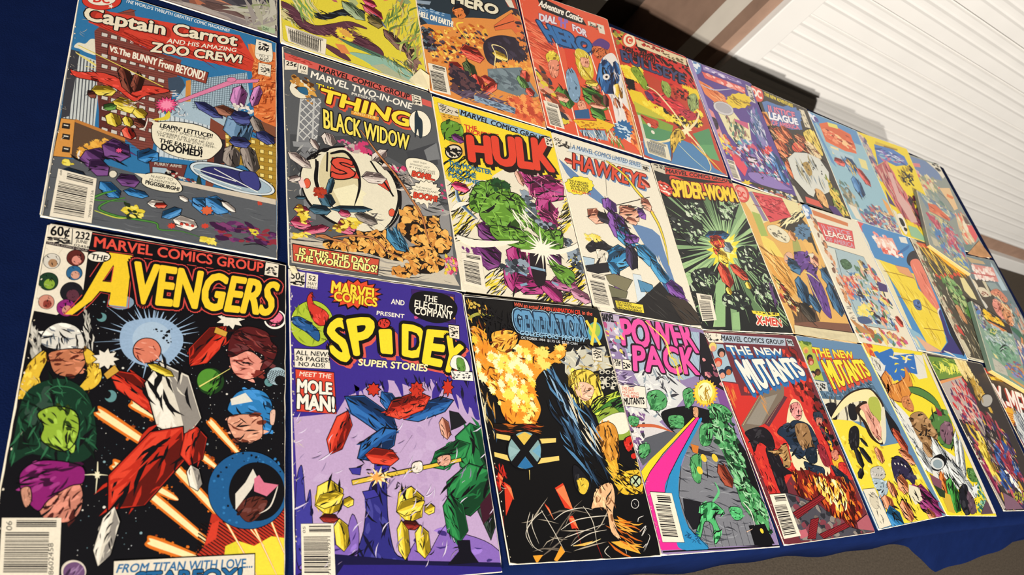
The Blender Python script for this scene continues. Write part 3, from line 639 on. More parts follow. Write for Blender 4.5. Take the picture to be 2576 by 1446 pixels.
root, loc = comic('', [0.000170105,-5.1109e-07,-0.255887,1.2469e-06,-0.00016931,-0.13466,-6.8393e-06,1.23487e-06], 0, 0.0018, 'purple comic with lilac cave scene, bulging yellow title and chipped left spine', """P 3a2a86 0 0 0 1000 0 1000 1528 0 1528
P b79cc0 0 8 791 213 762 267 676 355 637 417 574 525 579 620 609 728 554 815 585 887 643 945 702 1007 737 1003 1234 1004 1517 489 1443 28 1448
N b 60 10 40 1.5 19 60 2 bda4c6,b195bb 23 817 440 736 939 739 974 1179 607 1373 97 1061
S 3a2a86 0 218 679 255 597 267 676 302 600 322 696 339 615 367 625
S 3a2a86 0 367 625 419 556 478 558 491 617 469 665 450 608 410 669 391 611
S 3a2a86 0 525 579 563 565 565 672 540 614
S 3a2a86 0 576 552 653 534 728 554 712 604 688 569 623 579
S 3a2a86 0 732 627 734 765 768 650 827 597 876 718 865 607 807 548
S 3a2a86 0 900 643 926 740 947 690 969 763 1004 755 1017 637 942 539
N s 60 16.8 50.4 5 86 20 3 3a2a86,17122e 221 599 1026 534 1007 737 927 641 573 588 251 677
G 2c2a78 120f2c 26 4 4 257 1488 309 1309 342 1144 379 1073 436 1063 431 1246 450 1403 510 1444 526 1508
P 3a3490 3 390 936 420 984 463 1011 436 1063 380 1063
P 3a3490 3 258 1026 318 1021 310 1057 273 1052
P 3a3490 3 316 1133 375 1124 395 1155 329 1169
G 3c3890 1a1644 8 5 3 6 1259 17 1070 38 1011 47 1070 54 1176 75 1119 81 1253 87 1345 113 1436 18 1447
G 7d5fae 3c2a70 10 6 3 18 1447 86 1390 167 1303 215 1342 262 1231 288 1318 259 1446 179 1459
G 8262b0 3c2a70 10 7 3 599 1440 721 1298 757 1381 798 1342 961 1402 1008 1497 663 1474 509 1454 576 1351
P 16123a 0 163 1395 489 1443 1009 1487 1014 1544 9 1469
P 2c2278 0 210 1443 509 1463 993 1506 1014 1544 178 1482
K 26342c 101810 3c4c42 8 61.7 3 980 823 965 1381
K 1d6a38 0f3a20 2f8a4a 9 118.1 4 932 788 965 1079
K 1d6a38 0f3a20 2f8a4a 10 50.7 3 672 1022 915 895
K 1d6a38 0f3a20 2f8a4a 11 104.3 4 1005 1034 754 1227
K 1d6a38 0f3a20 2f8a4a 12 59.7 3 764 1153 792 1383
P 0f0d18 0 770 1371 842 1375 840 1426 874 1478 709 1477 775 1422
P 3a1424 0 924 1210 1007 1135 1001 1245 927 1306
K c88a72 7a4030 e0a890 13 29.8 3 772 764 789 880
P 18181c 0 817 726 873 736 912 789 862 814 814 833
P d9b83c 3 267 1082 852 974 852 993 270 1103
N s 16 7.2 12.0 3 86 10 14 0c0b0f 413 1063 825 983 824 994 412 1079
P f4dca0 0 471 1069 424 1075 452 1102 413 1084 410 1119 396 1086 364 1112 383 1080 337 1085 378 1068 339 1050 384 1057 371 1023 399 1050 418 1017 415 1053 458 1035 425 1062
P e2a050 0 440 1069 408 1073 423 1091 397 1080 388 1099 382 1080 355 1090 373 1073 343 1068 373 1063 358 1046 384 1057 393 1037 399 1057 427 1046 409 1064
N s 22 8 26 5 40 80 15 0c0b0f 309 990 499 989 520 1127 300 1123
L 0c0b0f 3.5 594 861 520 951
G e2d8c8 8a7468 6 16 3 578 1005 627 994 628 1038 580 1048
G d49c84 5a2c24 6 17 3 721 972 790 960 777 1011 722 1011
K 1f4f8c 10284c 2f6aac 18 63.1 4 256 677 524 846
K 1f4f8c 10284c 2f6aac 19 53.2 4 513 835 304 985
K 1f4f8c 10284c 2f6aac 20 42.8 3 447 643 543 766
K 1f4f8c 10284c 2f6aac 21 42.4 4 554 783 851 664
K c0301f 6a140e dc4a34 22 44.6 3 269 749 174 965
K c0301f 6a140e dc4a34 23 41.0 3 338 964 511 979
K c0301f 6a140e dc4a34 24 53.1 3 455 764 716 652
P c0301f 3 689 620 672 635 672 657 652 655 638 673 628 656 608 660 613 638 599 625 616 611 616 588 635 590 649 571 660 589 680 584 675 607
P c0301f 3 447 632 430 642 433 660 415 657 404 673 395 658 377 663 382 645 367 636 384 625 381 607 399 610 410 594 419 609 438 604 432 622
P c0301f 3 864 595 846 608 848 634 831 627 819 652 814 628 795 637 804 611 790 599 808 586 806 560 822 567 834 541 839 566 859 556 849 583
N s 60 6.5 18.2 6 63 60 25 0c0b0f 599 574 698 593 682 726 472 769 463 735 589 671
K dcbf34 8a7414 f0dc5a 26 63.0 3 167 1076 152 1236
K dcbf34 8a7414 f0dc5a 27 33.2 3 97 1187 226 1142
K dcbf34 8a7414 f0dc5a 28 22.0 3 223 1191 271 1167
K dcbf34 8a7414 f0dc5a 29 33.3 3 200 1248 218 1389
K 7a1f1a 3a0c0a 9a3028 30 19.2 3 112 1243 198 1250
K dcbf34 8a7414 f0dc5a 31 68.5 3 561 1114 535 1282
K dcbf34 8a7414 f0dc5a 32 35.8 3 476 1230 623 1183
K dcbf34 8a7414 f0dc5a 33 23.8 3 617 1235 673 1211
K dcbf34 8a7414 f0dc5a 34 36.4 3 588 1294 599 1442
K 7a1f1a 3a0c0a 9a3028 35 20.9 3 490 1288 585 1296
K dcbf34 8a7414 f0dc5a 36 29.3 3 495 1269 500 1444
P e4dac4 0 2 14 83 16 76 105 -2 99
P e4dac4 0 90 15 150 19 143 106 83 104
T 0c0b0f 0.02 - - 8 62 75 64 79 22 11 20 |50¢
N b 16 4.8 9.6 2 -3 20 37 0c0b0f 5 73 73 73 72 96 5 96
T 0c0b0f 0.02 - - 98 58 135 58 138 28 101 29 |52
T 0c0b0f 0.0 - - 93 88 139 86 142 67 96 69 |MAY
T 0c0b0f 0.0 - - 88 106 140 104 143 92 90 94 |02931
G d8c8a8 a89878 4 38 2 0 1 29 -10 45 26 17 24
P 0c0b0f 0 507 83 467 103 493 120 449 131 459 155 416 155 410 182 374 173 354 199 330 181 297 203 287 179 248 194 253 168 212 173 232 148 193 144 225 123 195 110 234 95 216 75 258 68 256 43 295 46 308 19 339 32 366 7 384 28 423 8 425 34 469 23 455 51 499 49 470 74
P dd4a2a 0 494 82 455 100 481 115 438 124 450 146 409 146 406 171 372 161 354 186 332 169 301 190 294 167 256 182 263 157 222 164 243 140 205 138 237 118 206 107 245 94 226 76 267 71 263 48 300 52 311 26 339 40 365 15 380 36 417 16 417 41 459 29 443 55 487 52 457 75
T f0d23a 0.04 8a1a10:0.07 - 216 114 467 124 475 58 225 44 |MARVEL
T f0d23a 0.04 8a1a10:0.07 - 229 156 461 164 468 113 234 103 |COMICS
T ece4d0 0.03 - - 546 135 623 135 628 105 551 104 |AND
T ece4d0 0.03 - - 457 212 615 214 618 190 461 188 |PRESENT
P 3a1c60 2 676 26 949 24 929 210 676 207
N b 30 7.0 16.8 1.5 -7 60 39 c0487c,c98a2c,d8a040 681 31 946 30 927 205 679 204
S 0c0b0f 0 692 50 763 26 861 26 922 47 956 106 917 181 822 220 728 210 654 165 661 96
T ece4d0 0.02 - - 745 89 827 89 835 51 752 52 |THE
T ece4d0 0.02 - - 683 136 913 143 921 102 692 91 |ELECTRIC
T ece4d0 0.02 - - 679 180 913 185 922 136 686 138 |COMPANY
S a9bc34 3 219 291 205 348 173 395 129 424 81 428 40 409 11 369 2 316 13 260 44 212 88 181 137 174 181 194 211 236
N s 20 15.6 46.8 5 63 60 40 7f9424 35 224 194 204 198 389 32 405
G c9362a 5a120e 10 41 3 87 167 117 125 120 188 187 230 190 292 139 310 101 253
G 24548c 10243c 10 42 3 4 289 45 272 100 302 143 346 136 398 76 353 22 323
T 0c0b0f 0.0 - - 150 391 175 391 176 380 152 380 |TM
T f0d42c 0.05 0c0b0f:0.1 d4574a:13:15 206 458 294 503 274 245 188 305 |S
T f0d42c 0.05 0c0b0f:0.1 d4574a:13:16 323 450 392 441 444 227 296 267 |P
T f0d42c 0.05 0c0b0f:0.1 d4574a:14:16 471 425 520 425 525 298 469 306 |ı
T f0d42c 0.05 0c0b0f:0.1 d4574a:14:17 588 429 701 447 737 256 605 258 |D
T f0d42c 0.05 0c0b0f:0.1 d4574a:13:16 700 463 796 476 870 272 750 276 |E
T f0d42c 0.05 0c0b0f:0.1 d4574a:13:17 800 501 879 505 949 355 867 299 |Y
S c9362a 4 529 256 524 269 514 280 499 287 483 289 470 285 461 276 458 264 463 251 473 240 488 233 504 231 518 235 527 244
N s 10 7.2 16.8 4 62 60 43 0c0b0f 468 242 523 236 520 278 464 284
T efe3a8 0.04 - - 335 509 714 515 724 476 342 475 |SUPER STORIES
P e2d8c2 2 879 224 947 225 937 308 877 303
N b 26 4.2 7.0 2.2 -1 8 44 22201e 888 236 937 236 929 296 887 292
S e8e4d8 3 862 481 877 421 921 404 965 434 969 499
G 5f8f3a 24401a 6 45 2 904 425 945 429 946 494 902 491
P e8e4d8 2 856 500 990 500 989 552 859 552
N b 24 4.2 7.0 2 0 8 46 3a3640 863 506 982 507 980 544 866 544
P e4dcc8 2 16 447 186 438 193 541 18 545
T 0c0b0f 0.03 - - 24 478 185 476 188 452 26 455 |ALL NEW!
T 0c0b0f 0.03 - - 23 508 188 506 190 483 25 485 |36 PAGES!
T 0c0b0f 0.03 - - 37 535 165 534 165 513 38 514 |NO ADS!
P d24532 2 20 554 208 558 211 768 22 762
T e8dcc8 0.02 - - 38 586 191 590 196 566 43 564 |MEET THE
T ece4d4 0.05 0c0b0f:0.085 - 28 669 192 671 194 614 31 603 |MOLE
T ece4d4 0.05 0c0b0f:0.085 - 26 747 201 757 202 685 30 678 |MAN!
B e6dcc6 26 1 30 1265 173 1269 172 1485 29 1474
T 0c0b0f 0.0 - - 48 1305 49 1277 38 1275 37 1302 |05
T 0c0b0f 0.0 - - 153 1480 156 1323 144 1322 142 1479 |71486 02931
N s 70 14.4 48.0 9 -49 30 47 cfc2d8,d8cce0,8e7aa0 4 754 1081 709 1008 1497 37 1431
N b 50 2.4 7.2 2 86 30 48 d8ccc0,b8a898 -1 53 14 51 0 1463 -13 1462""".split("\n"), seed=2)
flap('folded_corner', root, loc, [(2, -10, 0.0021), (29, -12, 0.0026), (42, 24, 0.0034), (17, 37, 0.0024)], cream_mat)['label'] = 'small turned corner'
root, loc = comic('', [0.000170583,3.05838e-06,-0.0866241,1.09934e-05,-0.000170265,-0.137268,-4.10329e-05,1.34289e-05], 0.0021, 0.0018, 'black comic with orange and yellow flame burst above a round X disc', """P 0b0a0c 0 0 0 1000 0 1000 1528 0 1528
P c4c0ac 0 650 325 973 262 980 395 1015 486 964 604 773 638 616 457
P 8aa23a 0 766 663 1027 550 1017 779 1055 852 791 881
N s 60 22.4 56.0 4 5 60 2 d8d4c0,9aa0a0,3a3a40,b8a060 564 318 973 262 984 435 626 418
P 0c0b0f 0 812 445 1044 391 1011 551 825 610
N b 26 12.0 21.0 1.2 -3 90 3 cfc9b4,0c0b0f 878 428 1036 419 1011 525 863 583
S cfc9b4 0 916 439 913 445 906 450 898 453 890 453 883 451 879 447 879 441 882 435 889 430 897 427 905 427 912 429 916 433
S 0c0b0f 0 911 441 909 444 905 447 899 449 894 449 889 448 886 445 886 442 888 438 893 435 898 434 904 433 908 435 911 437
S cfc9b4 0 964 436 960 442 953 447 945 450 937 450 930 448 926 444 926 438 929 432 936 427 944 424 953 424 960 426 963 430
S 0c0b0f 0 958 438 956 441 952 444 946 446 941 446 936 445 933 443 933 439 935 436 940 433 945 431 951 431 956 432 958 434
S cfc9b4 0 1011 433 1007 439 1001 444 992 447 984 448 977 446 973 441 973 436 977 430 983 425 992 422 1000 421 1007 423 1011 428
S 0c0b0f 0 1006 435 1004 439 999 442 994 443 988 444 983 442 981 440 981 436 983 433 987 430 993 428 998 428 1003 429 1006 432
S cfc9b4 0 904 481 900 487 894 492 886 495 877 495 871 493 867 489 867 483 870 478 877 473 885 470 893 469 900 471 904 476
S 0c0b0f 0 899 483 897 486 892 489 887 491 881 491 877 490 874 488 874 484 876 481 880 478 886 476 891 476 896 477 899 480
S cfc9b4 0 951 479 947 485 941 489 932 492 924 493 917 491 913 486 913 481 917 475 923 470 932 467 940 467 947 469 951 473
S 0c0b0f 0 946 480 943 484 939 487 934 489 928 489 923 488 921 485 921 482 923 478 927 475 933 473 938 473 943 474 945 477
S cfc9b4 0 998 476 994 482 988 487 979 490 971 490 964 488 960 484 960 478 964 472 970 467 979 464 987 464 994 466 998 470
S 0c0b0f 0 993 478 991 481 986 484 981 486 975 486 971 485 968 483 968 479 970 476 974 473 980 471 985 471 990 472 993 474
S cfc9b4 0 892 523 888 529 882 534 873 537 865 537 858 535 855 531 854 525 858 519 864 515 873 512 881 511 888 513 891 518
S 0c0b0f 0 886 525 884 528 880 531 875 533 869 533 865 532 862 529 862 526 864 523 868 520 874 518 879 518 884 519 886 522
S cfc9b4 0 938 521 935 527 928 532 920 534 912 535 905 533 901 528 901 523 904 517 911 512 919 509 927 509 934 511 938 515
S 0c0b0f 0 933 522 931 526 927 529 921 531 916 531 911 530 908 527 908 524 910 520 915 517 920 516 926 515 930 517 933 519
S cfc9b4 0 985 519 982 524 975 529 967 532 958 533 952 530 948 526 948 520 951 515 958 510 966 507 974 506 981 509 985 513
S 0c0b0f 0 980 520 978 524 973 527 968 528 962 529 958 527 955 525 955 521 957 518 962 515 967 513 973 513 977 514 980 517
G e0c84a 7a6418 26 4 4 657 467 741 430 828 444 863 532 833 610 751 663 691 616 645 568
G e0b89a 8a5a40 8 5 2 670 530 748 513 806 548 765 613 708 634 666 599
N s 24 28.0 70.0 8 88 14 6 f0dc70,8a7020 613 469 706 451 692 666 618 668
G b4c83c 3c4c10 10 7 4 751 663 875 596 1027 550 1003 628 852 672 778 724
G 3f7a2c 14280c 8 8 3 752 713 913 619 1026 602 979 705 902 658
N s 24 36.0 96.0 10 -28 10 9 0c0b0f 750 614 1031 537 1002 679 767 761
S e2dfc8 0 778 773 902 708 1010 704 993 804 895 831
G c9862c 5a3408 22 10 4 738 810 827 759 894 782 895 879 847 987 782 1011 759 941
G c8281c 5a0c08 8 11 3 936 866 997 841 1004 889 951 938 929 903
S c8281c 0 1002 962 998 969 990 975 981 978 971 978 964 975 960 969 960 962 964 955 972 949 982 946 991 945 998 949 1002 954
G dcb22c 6a4a08 20 12 4 783 1103 869 1057 992 1045 1002 1115 963 1178 843 1188 798 1148
S 0c0b0f 0 991 1110 982 1126 965 1139 945 1146 925 1146 910 1139 902 1126 903 1110 912 1094 928 1081 949 1074 968 1074 984 1081 992 1094
S b8c8a0 0 984 1110 976 1124 962 1135 945 1140 929 1140 916 1134 909 1123 910 1110 918 1096 932 1086 948 1080 965 1080 978 1086 985 1097
l 0c0b0f 9.3 931 1085 962 1136
l 0c0b0f 9.3 979 1085 915 1135
P d9a22c 0 767 1011 851 975 840 1057 783 1103
N s 40 19.2 60.0 7 53 30 13 0c0b0f,e8c040 771 999 1045 1021 976 1184 773 1137
N s 60 42.0 154.0 9 67 16 14 2e4a66,4f7ea4,1b2c40,0b0a0c 457 403 600 521 752 713 763 976 659 1136 536 978 463 722
N s 26 33.6 98.0 9 70 14 15 d8ccae,8fb0c8 422 430 544 511 753 810 749 1022 690 930 561 671
N s 16 24.0 72.0 7 90 20 16 2e4a66,d8c890,c08a3a 0 576 78 643 57 872 -6 806
G e0942a a85a14 0 17 4 16 208 116 250 128 325 272 352 349 257 452 301 513 348 630 287 643 352 509 425 404 506 370 594 385 701 308 798 210 823 122 745 104 642 31 551 -34 483 13 371
N j 90 16.8 45.6 1.3 66 60 18 f0c93c,f6e27a,e08a24,fbeeb0 25 233 211 319 320 323 510 361 401 519 311 786 215 800 121 688 33 539 -14 445
N s 90 10.4 33.8 4 66 70 19 3a1a08,a04a10 16 208 116 250 128 325 272 352 349 257 452 301 513 348 630 287 643 352 509 425 404 506 370 594 385 701 308 798 210 823 122 745 104 642 31 551 -34 483 13 371
N j 60 16.8 42.0 1.2 79 50 20 f6dc5a,fbeeb4 107 364 386 344 347 631 220 777 150 675
N j 26 16.8 47.6 1.5 -12 30 21 e8a43a,f4d868 464 313 664 272 622 379 416 456
N s 50 14.0 47.6 6 78 40 22 e8b43a,0c0b0f,7a3a10 6 42 168 51 92 303 -6 260
L a09c3c 18.7 -9 172 72 126 181 129
N b 20 8.4 16.8 1.2 -6 80 23 c8a848,0c0b0f 9 28 157 39 141 119 6 120
N s 60 28.0 72.8 6 74 50 24 0c0b0f 121 82 367 111 352 179 260 213 147 298 102 251
G e8a83a 7a3408 18 25 3 143 248 232 215 315 221 314 285 230 355 153 336
P 1a0f08 0 48 793 366 784 352 843 47 861
N s 26 26.0 65.0 10 4 8 26 8a2a14,0c0b0f,c0641c 86 792 352 785 338 843 75 849
P e2c46a 0 56 847 143 859 137 888 50 874
P e2c46a 0 311 872 449 864 442 889 304 901
P e2c46a 0 23 950 126 970 119 1001 21 974
P e2c46a 0 305 982 443 967 439 992 291 1013
S 0c0b0f 0 339 937 315 985 273 1023 221 1044 170 1044 128 1024 104 986 103 940 124 892 165 853 217 830 271 829 314 850 338 888
S 7fa0a0 0 327 937 305 982 267 1018 219 1037 172 1038 134 1018 113 984 112 940 132 895 169 858 217 837 265 836 305 855 326 892
P d9b64c 0 160 870 242 834 308 867 224 914
P 2a6a9c 0 151 1030 211 970 254 1030 200 1042
P 8fb0b0 0 122 915 190 943 113 981
P 6aa0b8 0 331 901 268 942 314 980
l 0c0b0f 41.8 162 861 273 1020
l 0c0b0f 42.6 311 858 130 1021
L d8c070 12.0 225 1047 215 1101
P d03a22 0 52 1111 85 1132 90 1195 27 1287
P ec7a4a 0 56 1122 89 1143 94 1206
P d03a22 0 371 1145 431 1118 460 1265 410 1253
P ec7a4a 0 375 1156 435 1129 464 1276
P d03a22 0 280 1224 306 1251 318 1304
P ec7a4a 0 284 1235 309 1262 322 1315
P d03a22 0 418 1296 451 1297 467 1360 427 1364
P ec7a4a 0 422 1307 455 1307 471 1371
P d03a22 0 26 1058 46 1079 17 1132
P ec7a4a 0 30 1068 50 1090 21 1142
L c8281c 7.1 451 1349 465 1443
L c8281c 6.1 570 1447 586 1522
L c8281c 3.4 9 1287 -4 1417
N s 26 12.0 36.0 7 78 40 27 c8281c 13 1026 84 1047 33 1174 -12 1153
N s 16 70.0 168.0 26 -13 40 28 a89c88,6a6054 161 1269 498 1222 888 1228 812 1467 529 1497 176 1473
L cfc6b4 4.5 180 1270 142 1351 159 1442 213 1474
L cfc6b4 4.5 196 1281 176 1342 198 1434
L cfc6b4 4.5 252 1261 303 1366 351 1480
L cfc6b4 4.9 263 1266 189 1311 129 1381 156 1452
L cfc6b4 4.7 322 1315 404 1274 516 1255 594 1267
L cfc6b4 4.9 354 1367 472 1318 667 1301 718 1319
L cfc6b4 4.7 369 1409 482 1382 655 1344
L cfc6b4 4.7 397 1451 532 1394 659 1376
L cfc6b4 4.7 533 1245 576 1331 570 1447
L cfc6b4 4.7 719 1453 753 1475 757 1507
L cfc6b4 4.8 647 1461 611 1490 643 1523
L d8c890 8.1 410 1452 517 1445 604 1422
P e0962c 0 272 1517 333 1449 351 1480 288 1527
P e0a83a 0 667 1440 751 1438 836 1478 854 1511 726 1474
P d8801f 0 750 1303 850 1349 767 1342
P e8b050 0 410 1452 548 1431 488 1455
P e0962c 0 147 1491 210 1489 162 1531
N s 26 36.0 96.0 9 23 20 29 e0a03a,c8641c 695 1302 882 1339 844 1500 695 1483
G dcae80 8a5a38 16 30 3 584 1256 670 1147 763 1120 766 1204 722 1303 735 1421 683 1388 684 1269 625 1257
L dcae80 17.4 695 1302 700 1378 738 1427
G 16161c 08080a 4 31 2 524 1023 573 1046 618 1136 550 1179 508 1135
G d8b83a 6a5410 5 32 2 533 1102 582 1091 607 1124 564 1180 526 1168
L c8c4bc 5.0 879 1480 914 1460 879 1501 946 1428 939 1406
L c8c4bc 5.1 885 1394 939 1363 892 1416 943 1374
L c8c4bc 5.1 889 1339 903 1318 943 1307
S c8c4bc 0 928 1240 922 1252 910 1261 897 1266 884 1265 874 1260 869 1251 870 1239 877 1228 888 1218 901 1213 914 1213 924 1219 929 1228
S 0c0b0f 0 924 1240 918 1250 909 1258 897 1262 886 1262 878 1258 874 1249 875 1239 880 1229 890 1221 901 1217 912 1217 921 1221 925 1230
L c8c4bc 3.9 894 1234 904 1251
P 0b0a0c 0 345 14 1003 6 989 261 332 269
T dc5a40 0.03 - - 341 47 617 55 627 29 349 22 |WIN an actual X-MEN
T dc3a24 0.04 - - 627 54 840 56 848 28 633 27 |ANIMATION CEL
T dc5a40 0.03 - - 852 55 930 56 939 29 860 29 |in the
T 5f93b8 0.05 1a3048:0.085:9ec4d8:0.11 - 325 210 839 207 837 78 332 75 |GENERATION
H 12202e 4.2 12.6 102 328 128 857 121 834 205 330 213
S 4f93b0 0 978 168 963 201 939 227 910 243 883 245 863 233 854 209 856 178 871 146 895 119 924 103 951 100 972 112 982 137
S 94b84a 0 966 155 955 178 937 197 914 208 893 210 877 201 868 185 870 164 881 141 899 122 921 111 943 109 959 117 968 134
l e4cc44 21.5 870 95 936 259
l e4cc44 21.9 953 70 866 264
T 8ab4d0 0.04 - - 345 237 821 249 831 216 350 208 |COLLECTORS’ PREVIEW
T cfd4d4 0.02 - - 345 263 754 273 758 257 348 247 |OCTOBER 1994  $1.75 US  $2.35 CAN
P e2d8c2 2 863 286 940 289 923 367 848 362
N b 26 4.5 7.5 2.2 1 8 33 22201e 872 297 927 299 915 356 861 352
l d8d4cc 4.2 0 16 999 -2""".split("\n"), seed=3)
root, loc = comic('', [0.000166127,-2.53999e-06,0.0905201,-4.88227e-06,-0.000153785,-0.133235,4.63966e-06,-4.26875e-05], 0, 0.0018, 'comic with pink block title above a yellow, pink and blue rainbow stripe', """P 8d7aa2 0 0 0 1000 0 1000 1528 0 1528
P 9fb4c4 0 158 93 941 34 805 388 601 452 153 435 144 247
H 6a7f90 3.4 51.0 86 158 93 941 34 783 436 153 435
P 17131b 0 952 32 1039 55 1051 520 1055 755 928 559 805 388
l 0c0b0f 8.4 938 88 771 437
N b 12 15.2 26.6 1.5 -6 60 2 d88a8a,8a4a5a 915 187 1033 206 1013 553 847 384
P 7a4a8a 0 909 470 1051 520 1038 669 899 620
P cfcfcd 0 157 449 377 355 500 372 542 457 648 521 388 707 198 796 -1 806 -1 704 214 610
N s 110 21.0 66.0 4 13 80 3 e4e2dc,8d98a0,3a3a42,d8d8d4 7 678 179 461 467 361 542 457 428 650 198 796 -10 831
P cfcac8 0 -9 730 222 730 328 816 53 1022 -18 1000
N b 60 7.5 24.0 1.6 37 60 4 7d5a8a,3a3a42,e0dcd6,6a4a78 -1 704 158 721 69 974 -22 965
G 0f0e12 000 0 5 0 298 712 422 664 617 638 709 688 633 775 485 861 345 815
P 0f0e12 0 637 637 891 678 1025 1004 930 1520 967 1521 542 1503 749 1161 633 775
P 77787e 0 363 814 645 747 855 792 839 982 868 1223 937 1509 325 1504 217 1383 243 1161 463 914
P 55575e 0 29 1046 6 976 104 876 328 816 406 839 210 946
N s 120 28.0 98.0 12 11 14 6 4b4d54,8d8f94,2a2a30 347 943 868 847 857 1136 888 1461 346 1495 271 1252
P 1a191e 0 280 1230 420 1254 372 1399 287 1407 255 1330
P 2a2a30 0 463 914 800 982 826 1008 483 952
l 0c0b0f 6.4 581 1013 545 1112
H 33343a 4.5 60.0 94 387 1366 1010 1383 937 1509 325 1504
L c4603a 20.7 15 805 216 795 358 828
G 4f9a5c 2c6a3c 14 7 3 224 582 342 545 394 597 349 669 237 689
G 4f9a5c 2c6a3c 14 8 3 564 542 655 506 656 593 554 656
G 4f9a5c 2c6a3c 14 9 3 803 611 941 617 988 687 863 736 769 685
G 4f9a5c 2c6a3c 14 10 3 38 927 124 912 102 974 29 999
G 4f9a5c 2c6a3c 14 11 3 633 775 756 756 672 894 579 897
G 4f9a5c 2c6a3c 14 12 3 736 798 902 818 866 968 850 1110 781 1098 762 944
G 4f9a5c 2c6a3c 14 13 3 449 990 544 975 472 1137 413 1113
G 4f9a5c 2c6a3c 14 14 3 799 1136 940 1161 988 1285 937 1474 865 1402 798 1318 774 1258
G 4f9a5c 2c6a3c 14 15 3 364 722 492 715 459 797 356 789
G 4f9a5c 2c6a3c 14 16 3 19 741 98 750 64 803 11 793
N b 260 9.5 30.4 1.6 53 60 17 4f9a5c,2c6a3c,1a3c24,7fbf86 796 626 953 674 955 871 915 1135 992 1346 956 1475 853 1390 774 1185 787 1009 723 825
N s 120 15.2 41.8 4 53 70 18 10200f,9fd0a0 796 626 953 674 955 871 915 1135 992 1346 956 1475 853 1390 774 1185 787 1009 723 825
G 4fae6a 1c5a30 22 19 4 410 1277 506 1255 564 1279 595 1326 503 1335 507 1436 432 1488 460 1390 404 1367 333 1451 302 1429 380 1344
G 4fae6a 1c5a30 10 20 3 647 1292 755 1294 743 1352 666 1362
L 5fb878 18.0 523 1255 604 1197 596 1136
K 8a3a28 4a1a10 a85038 21 55.3 3 677 1024 743 1173
D e2c03a 25.5 565 988
D e2c03a 26.3 667 985
D e2c03a 24.8 495 1066
P c8742c 0 487 900 554 911 522 963 483 952
P 0c0b0f 0 773 1400 927 1392 955 1509 767 1513
D e2c83a 15.4 877 1432
L d8d4c8 9.5 792 1259 835 1319 828 1401
L d8b49a 11.9 737 1433 800 1418
P e6b02c 0 921 522 886 537 901 554 866 562 871 583 839 584 835 608 809 602 795 627 776 614 754 638 745 619 717 640 716 618 685 634 694 609 661 620 678 595 646 599 671 576 643 573 673 553 651 543 683 528 669 512 702 504 697 482 728 481 732 456 758 463 773 436 791 450 814 423 824 443 854 420 854 444 888 426 878 452 913 440 894 467 928 463 901 488 931 491 898 511
S eed24a 0 887 517 858 558 814 592 766 612 721 615 689 600 675 571 682 533 709 493 751 458 801 436 847 432 881 447 895 477
S f2e6b0 0 863 516 842 547 810 573 774 589 742 591 719 580 709 557 715 528 736 497 767 470 803 454 837 451 861 462 870 486
N s 16 19.0 45.6 5 102 50 22 a8801c 763 482 856 475 807 582 716 589
P e2cc2c 0 593 716 435 811 253 920 97 1010 1 1081 7 1144 72 1081 217 971 378 866 604 725
S df2d8c 0 606 722 445 830 234 970 72 1081 4 1172 31 1194 146 1200 212 1114 349 980 485 861 628 735
P df2d8c 0 4 1172 -79 1501 159 1505 145 1444 146 1200
S 2d86b8 0 629 732 485 861 349 980 216 1103 146 1200 134 1434 159 1505 372 1508 260 1395 252 1218 341 1041 492 887 658 736
l 0c0b0f 3.9 341 1041 252 1218 260 1395 372 1508
l 0c0b0f 3.5 623 738 485 861 349 980 216 1103 146 1200
l 0c0b0f 2.7 7 1144 72 1081 217 971 604 725
N s 24 9.0 24.0 4 9 60 23 1a4a70 219 1415 331 1419 319 1483 218 1458
G c8946a 5a2c18 4 24 2 611 652 660 649 632 714 596 709
P e2dac6 2 31 1194 200 1202 193 1471 28 1463
B e6dcc6 30 1 39 1201 191 1209 187 1456 30 1442
T e0509c 0.04 2a0e20:0.075 - 128 234 859 209 855 -53 172 36 |POWER
T e0509c 0.04 2a0e20:0.075 - 167 420 788 390 813 182 218 238 |PACK
L e2cc5a 17.2 404 18 547 151 547 276 584 303 586 394
N s 16 26.6 68.4 8 79 20 25 e2cc5a 528 201 631 282 641 448 554 426
P b7a8bc 0 8 3 164 13 146 187 28 172
T 15121a 0.05 - - -9 74 108 69 116 8 -2 14 |MARVEL
N b 40 10.8 28.8 1.6 38 60 26 d8d4da,3a3242,7a9aac,b04a7a,e2cc5a 2 84 149 63 169 333 14 336
P e2dac6 2 9 353 80 351 70 429 0 425
P e2dac6 2 88 351 163 351 147 427 73 429
T 0c0b0f 0.02 - - 9 385 63 385 71 361 16 361 |75¢
T 0c0b0f 0.0 - - 13 404 54 403 60 385 19 386 |20
N b 16 5.4 10.8 2 -2 10 27 0c0b0f 94 361 157 360 141 419 83 419
P e4dcca 3 2 527 227 532 191 684 -5 676
T cf6a50 0.02 - - 18 571 118 571 123 547 23 547 |THIS ISSUE
T cf6a50 0.02 - - 15 593 148 594 154 577 20 577 |FEATURING
T c84a34 0.03 - - 14 617 143 618 147 600 18 599 |THE NEW
T 0c0b0f 0.04 - - 4 668 178 653 190 609 14 625 |MUTANTS
N s 30 21.0 60.0 6 3 30 28 4a3a5a,cfc4d4 -17 438 122 424 120 536 8 518
l 0c0b0f 5.0 12 1512 1005 1523""".split("\n"), seed=4)
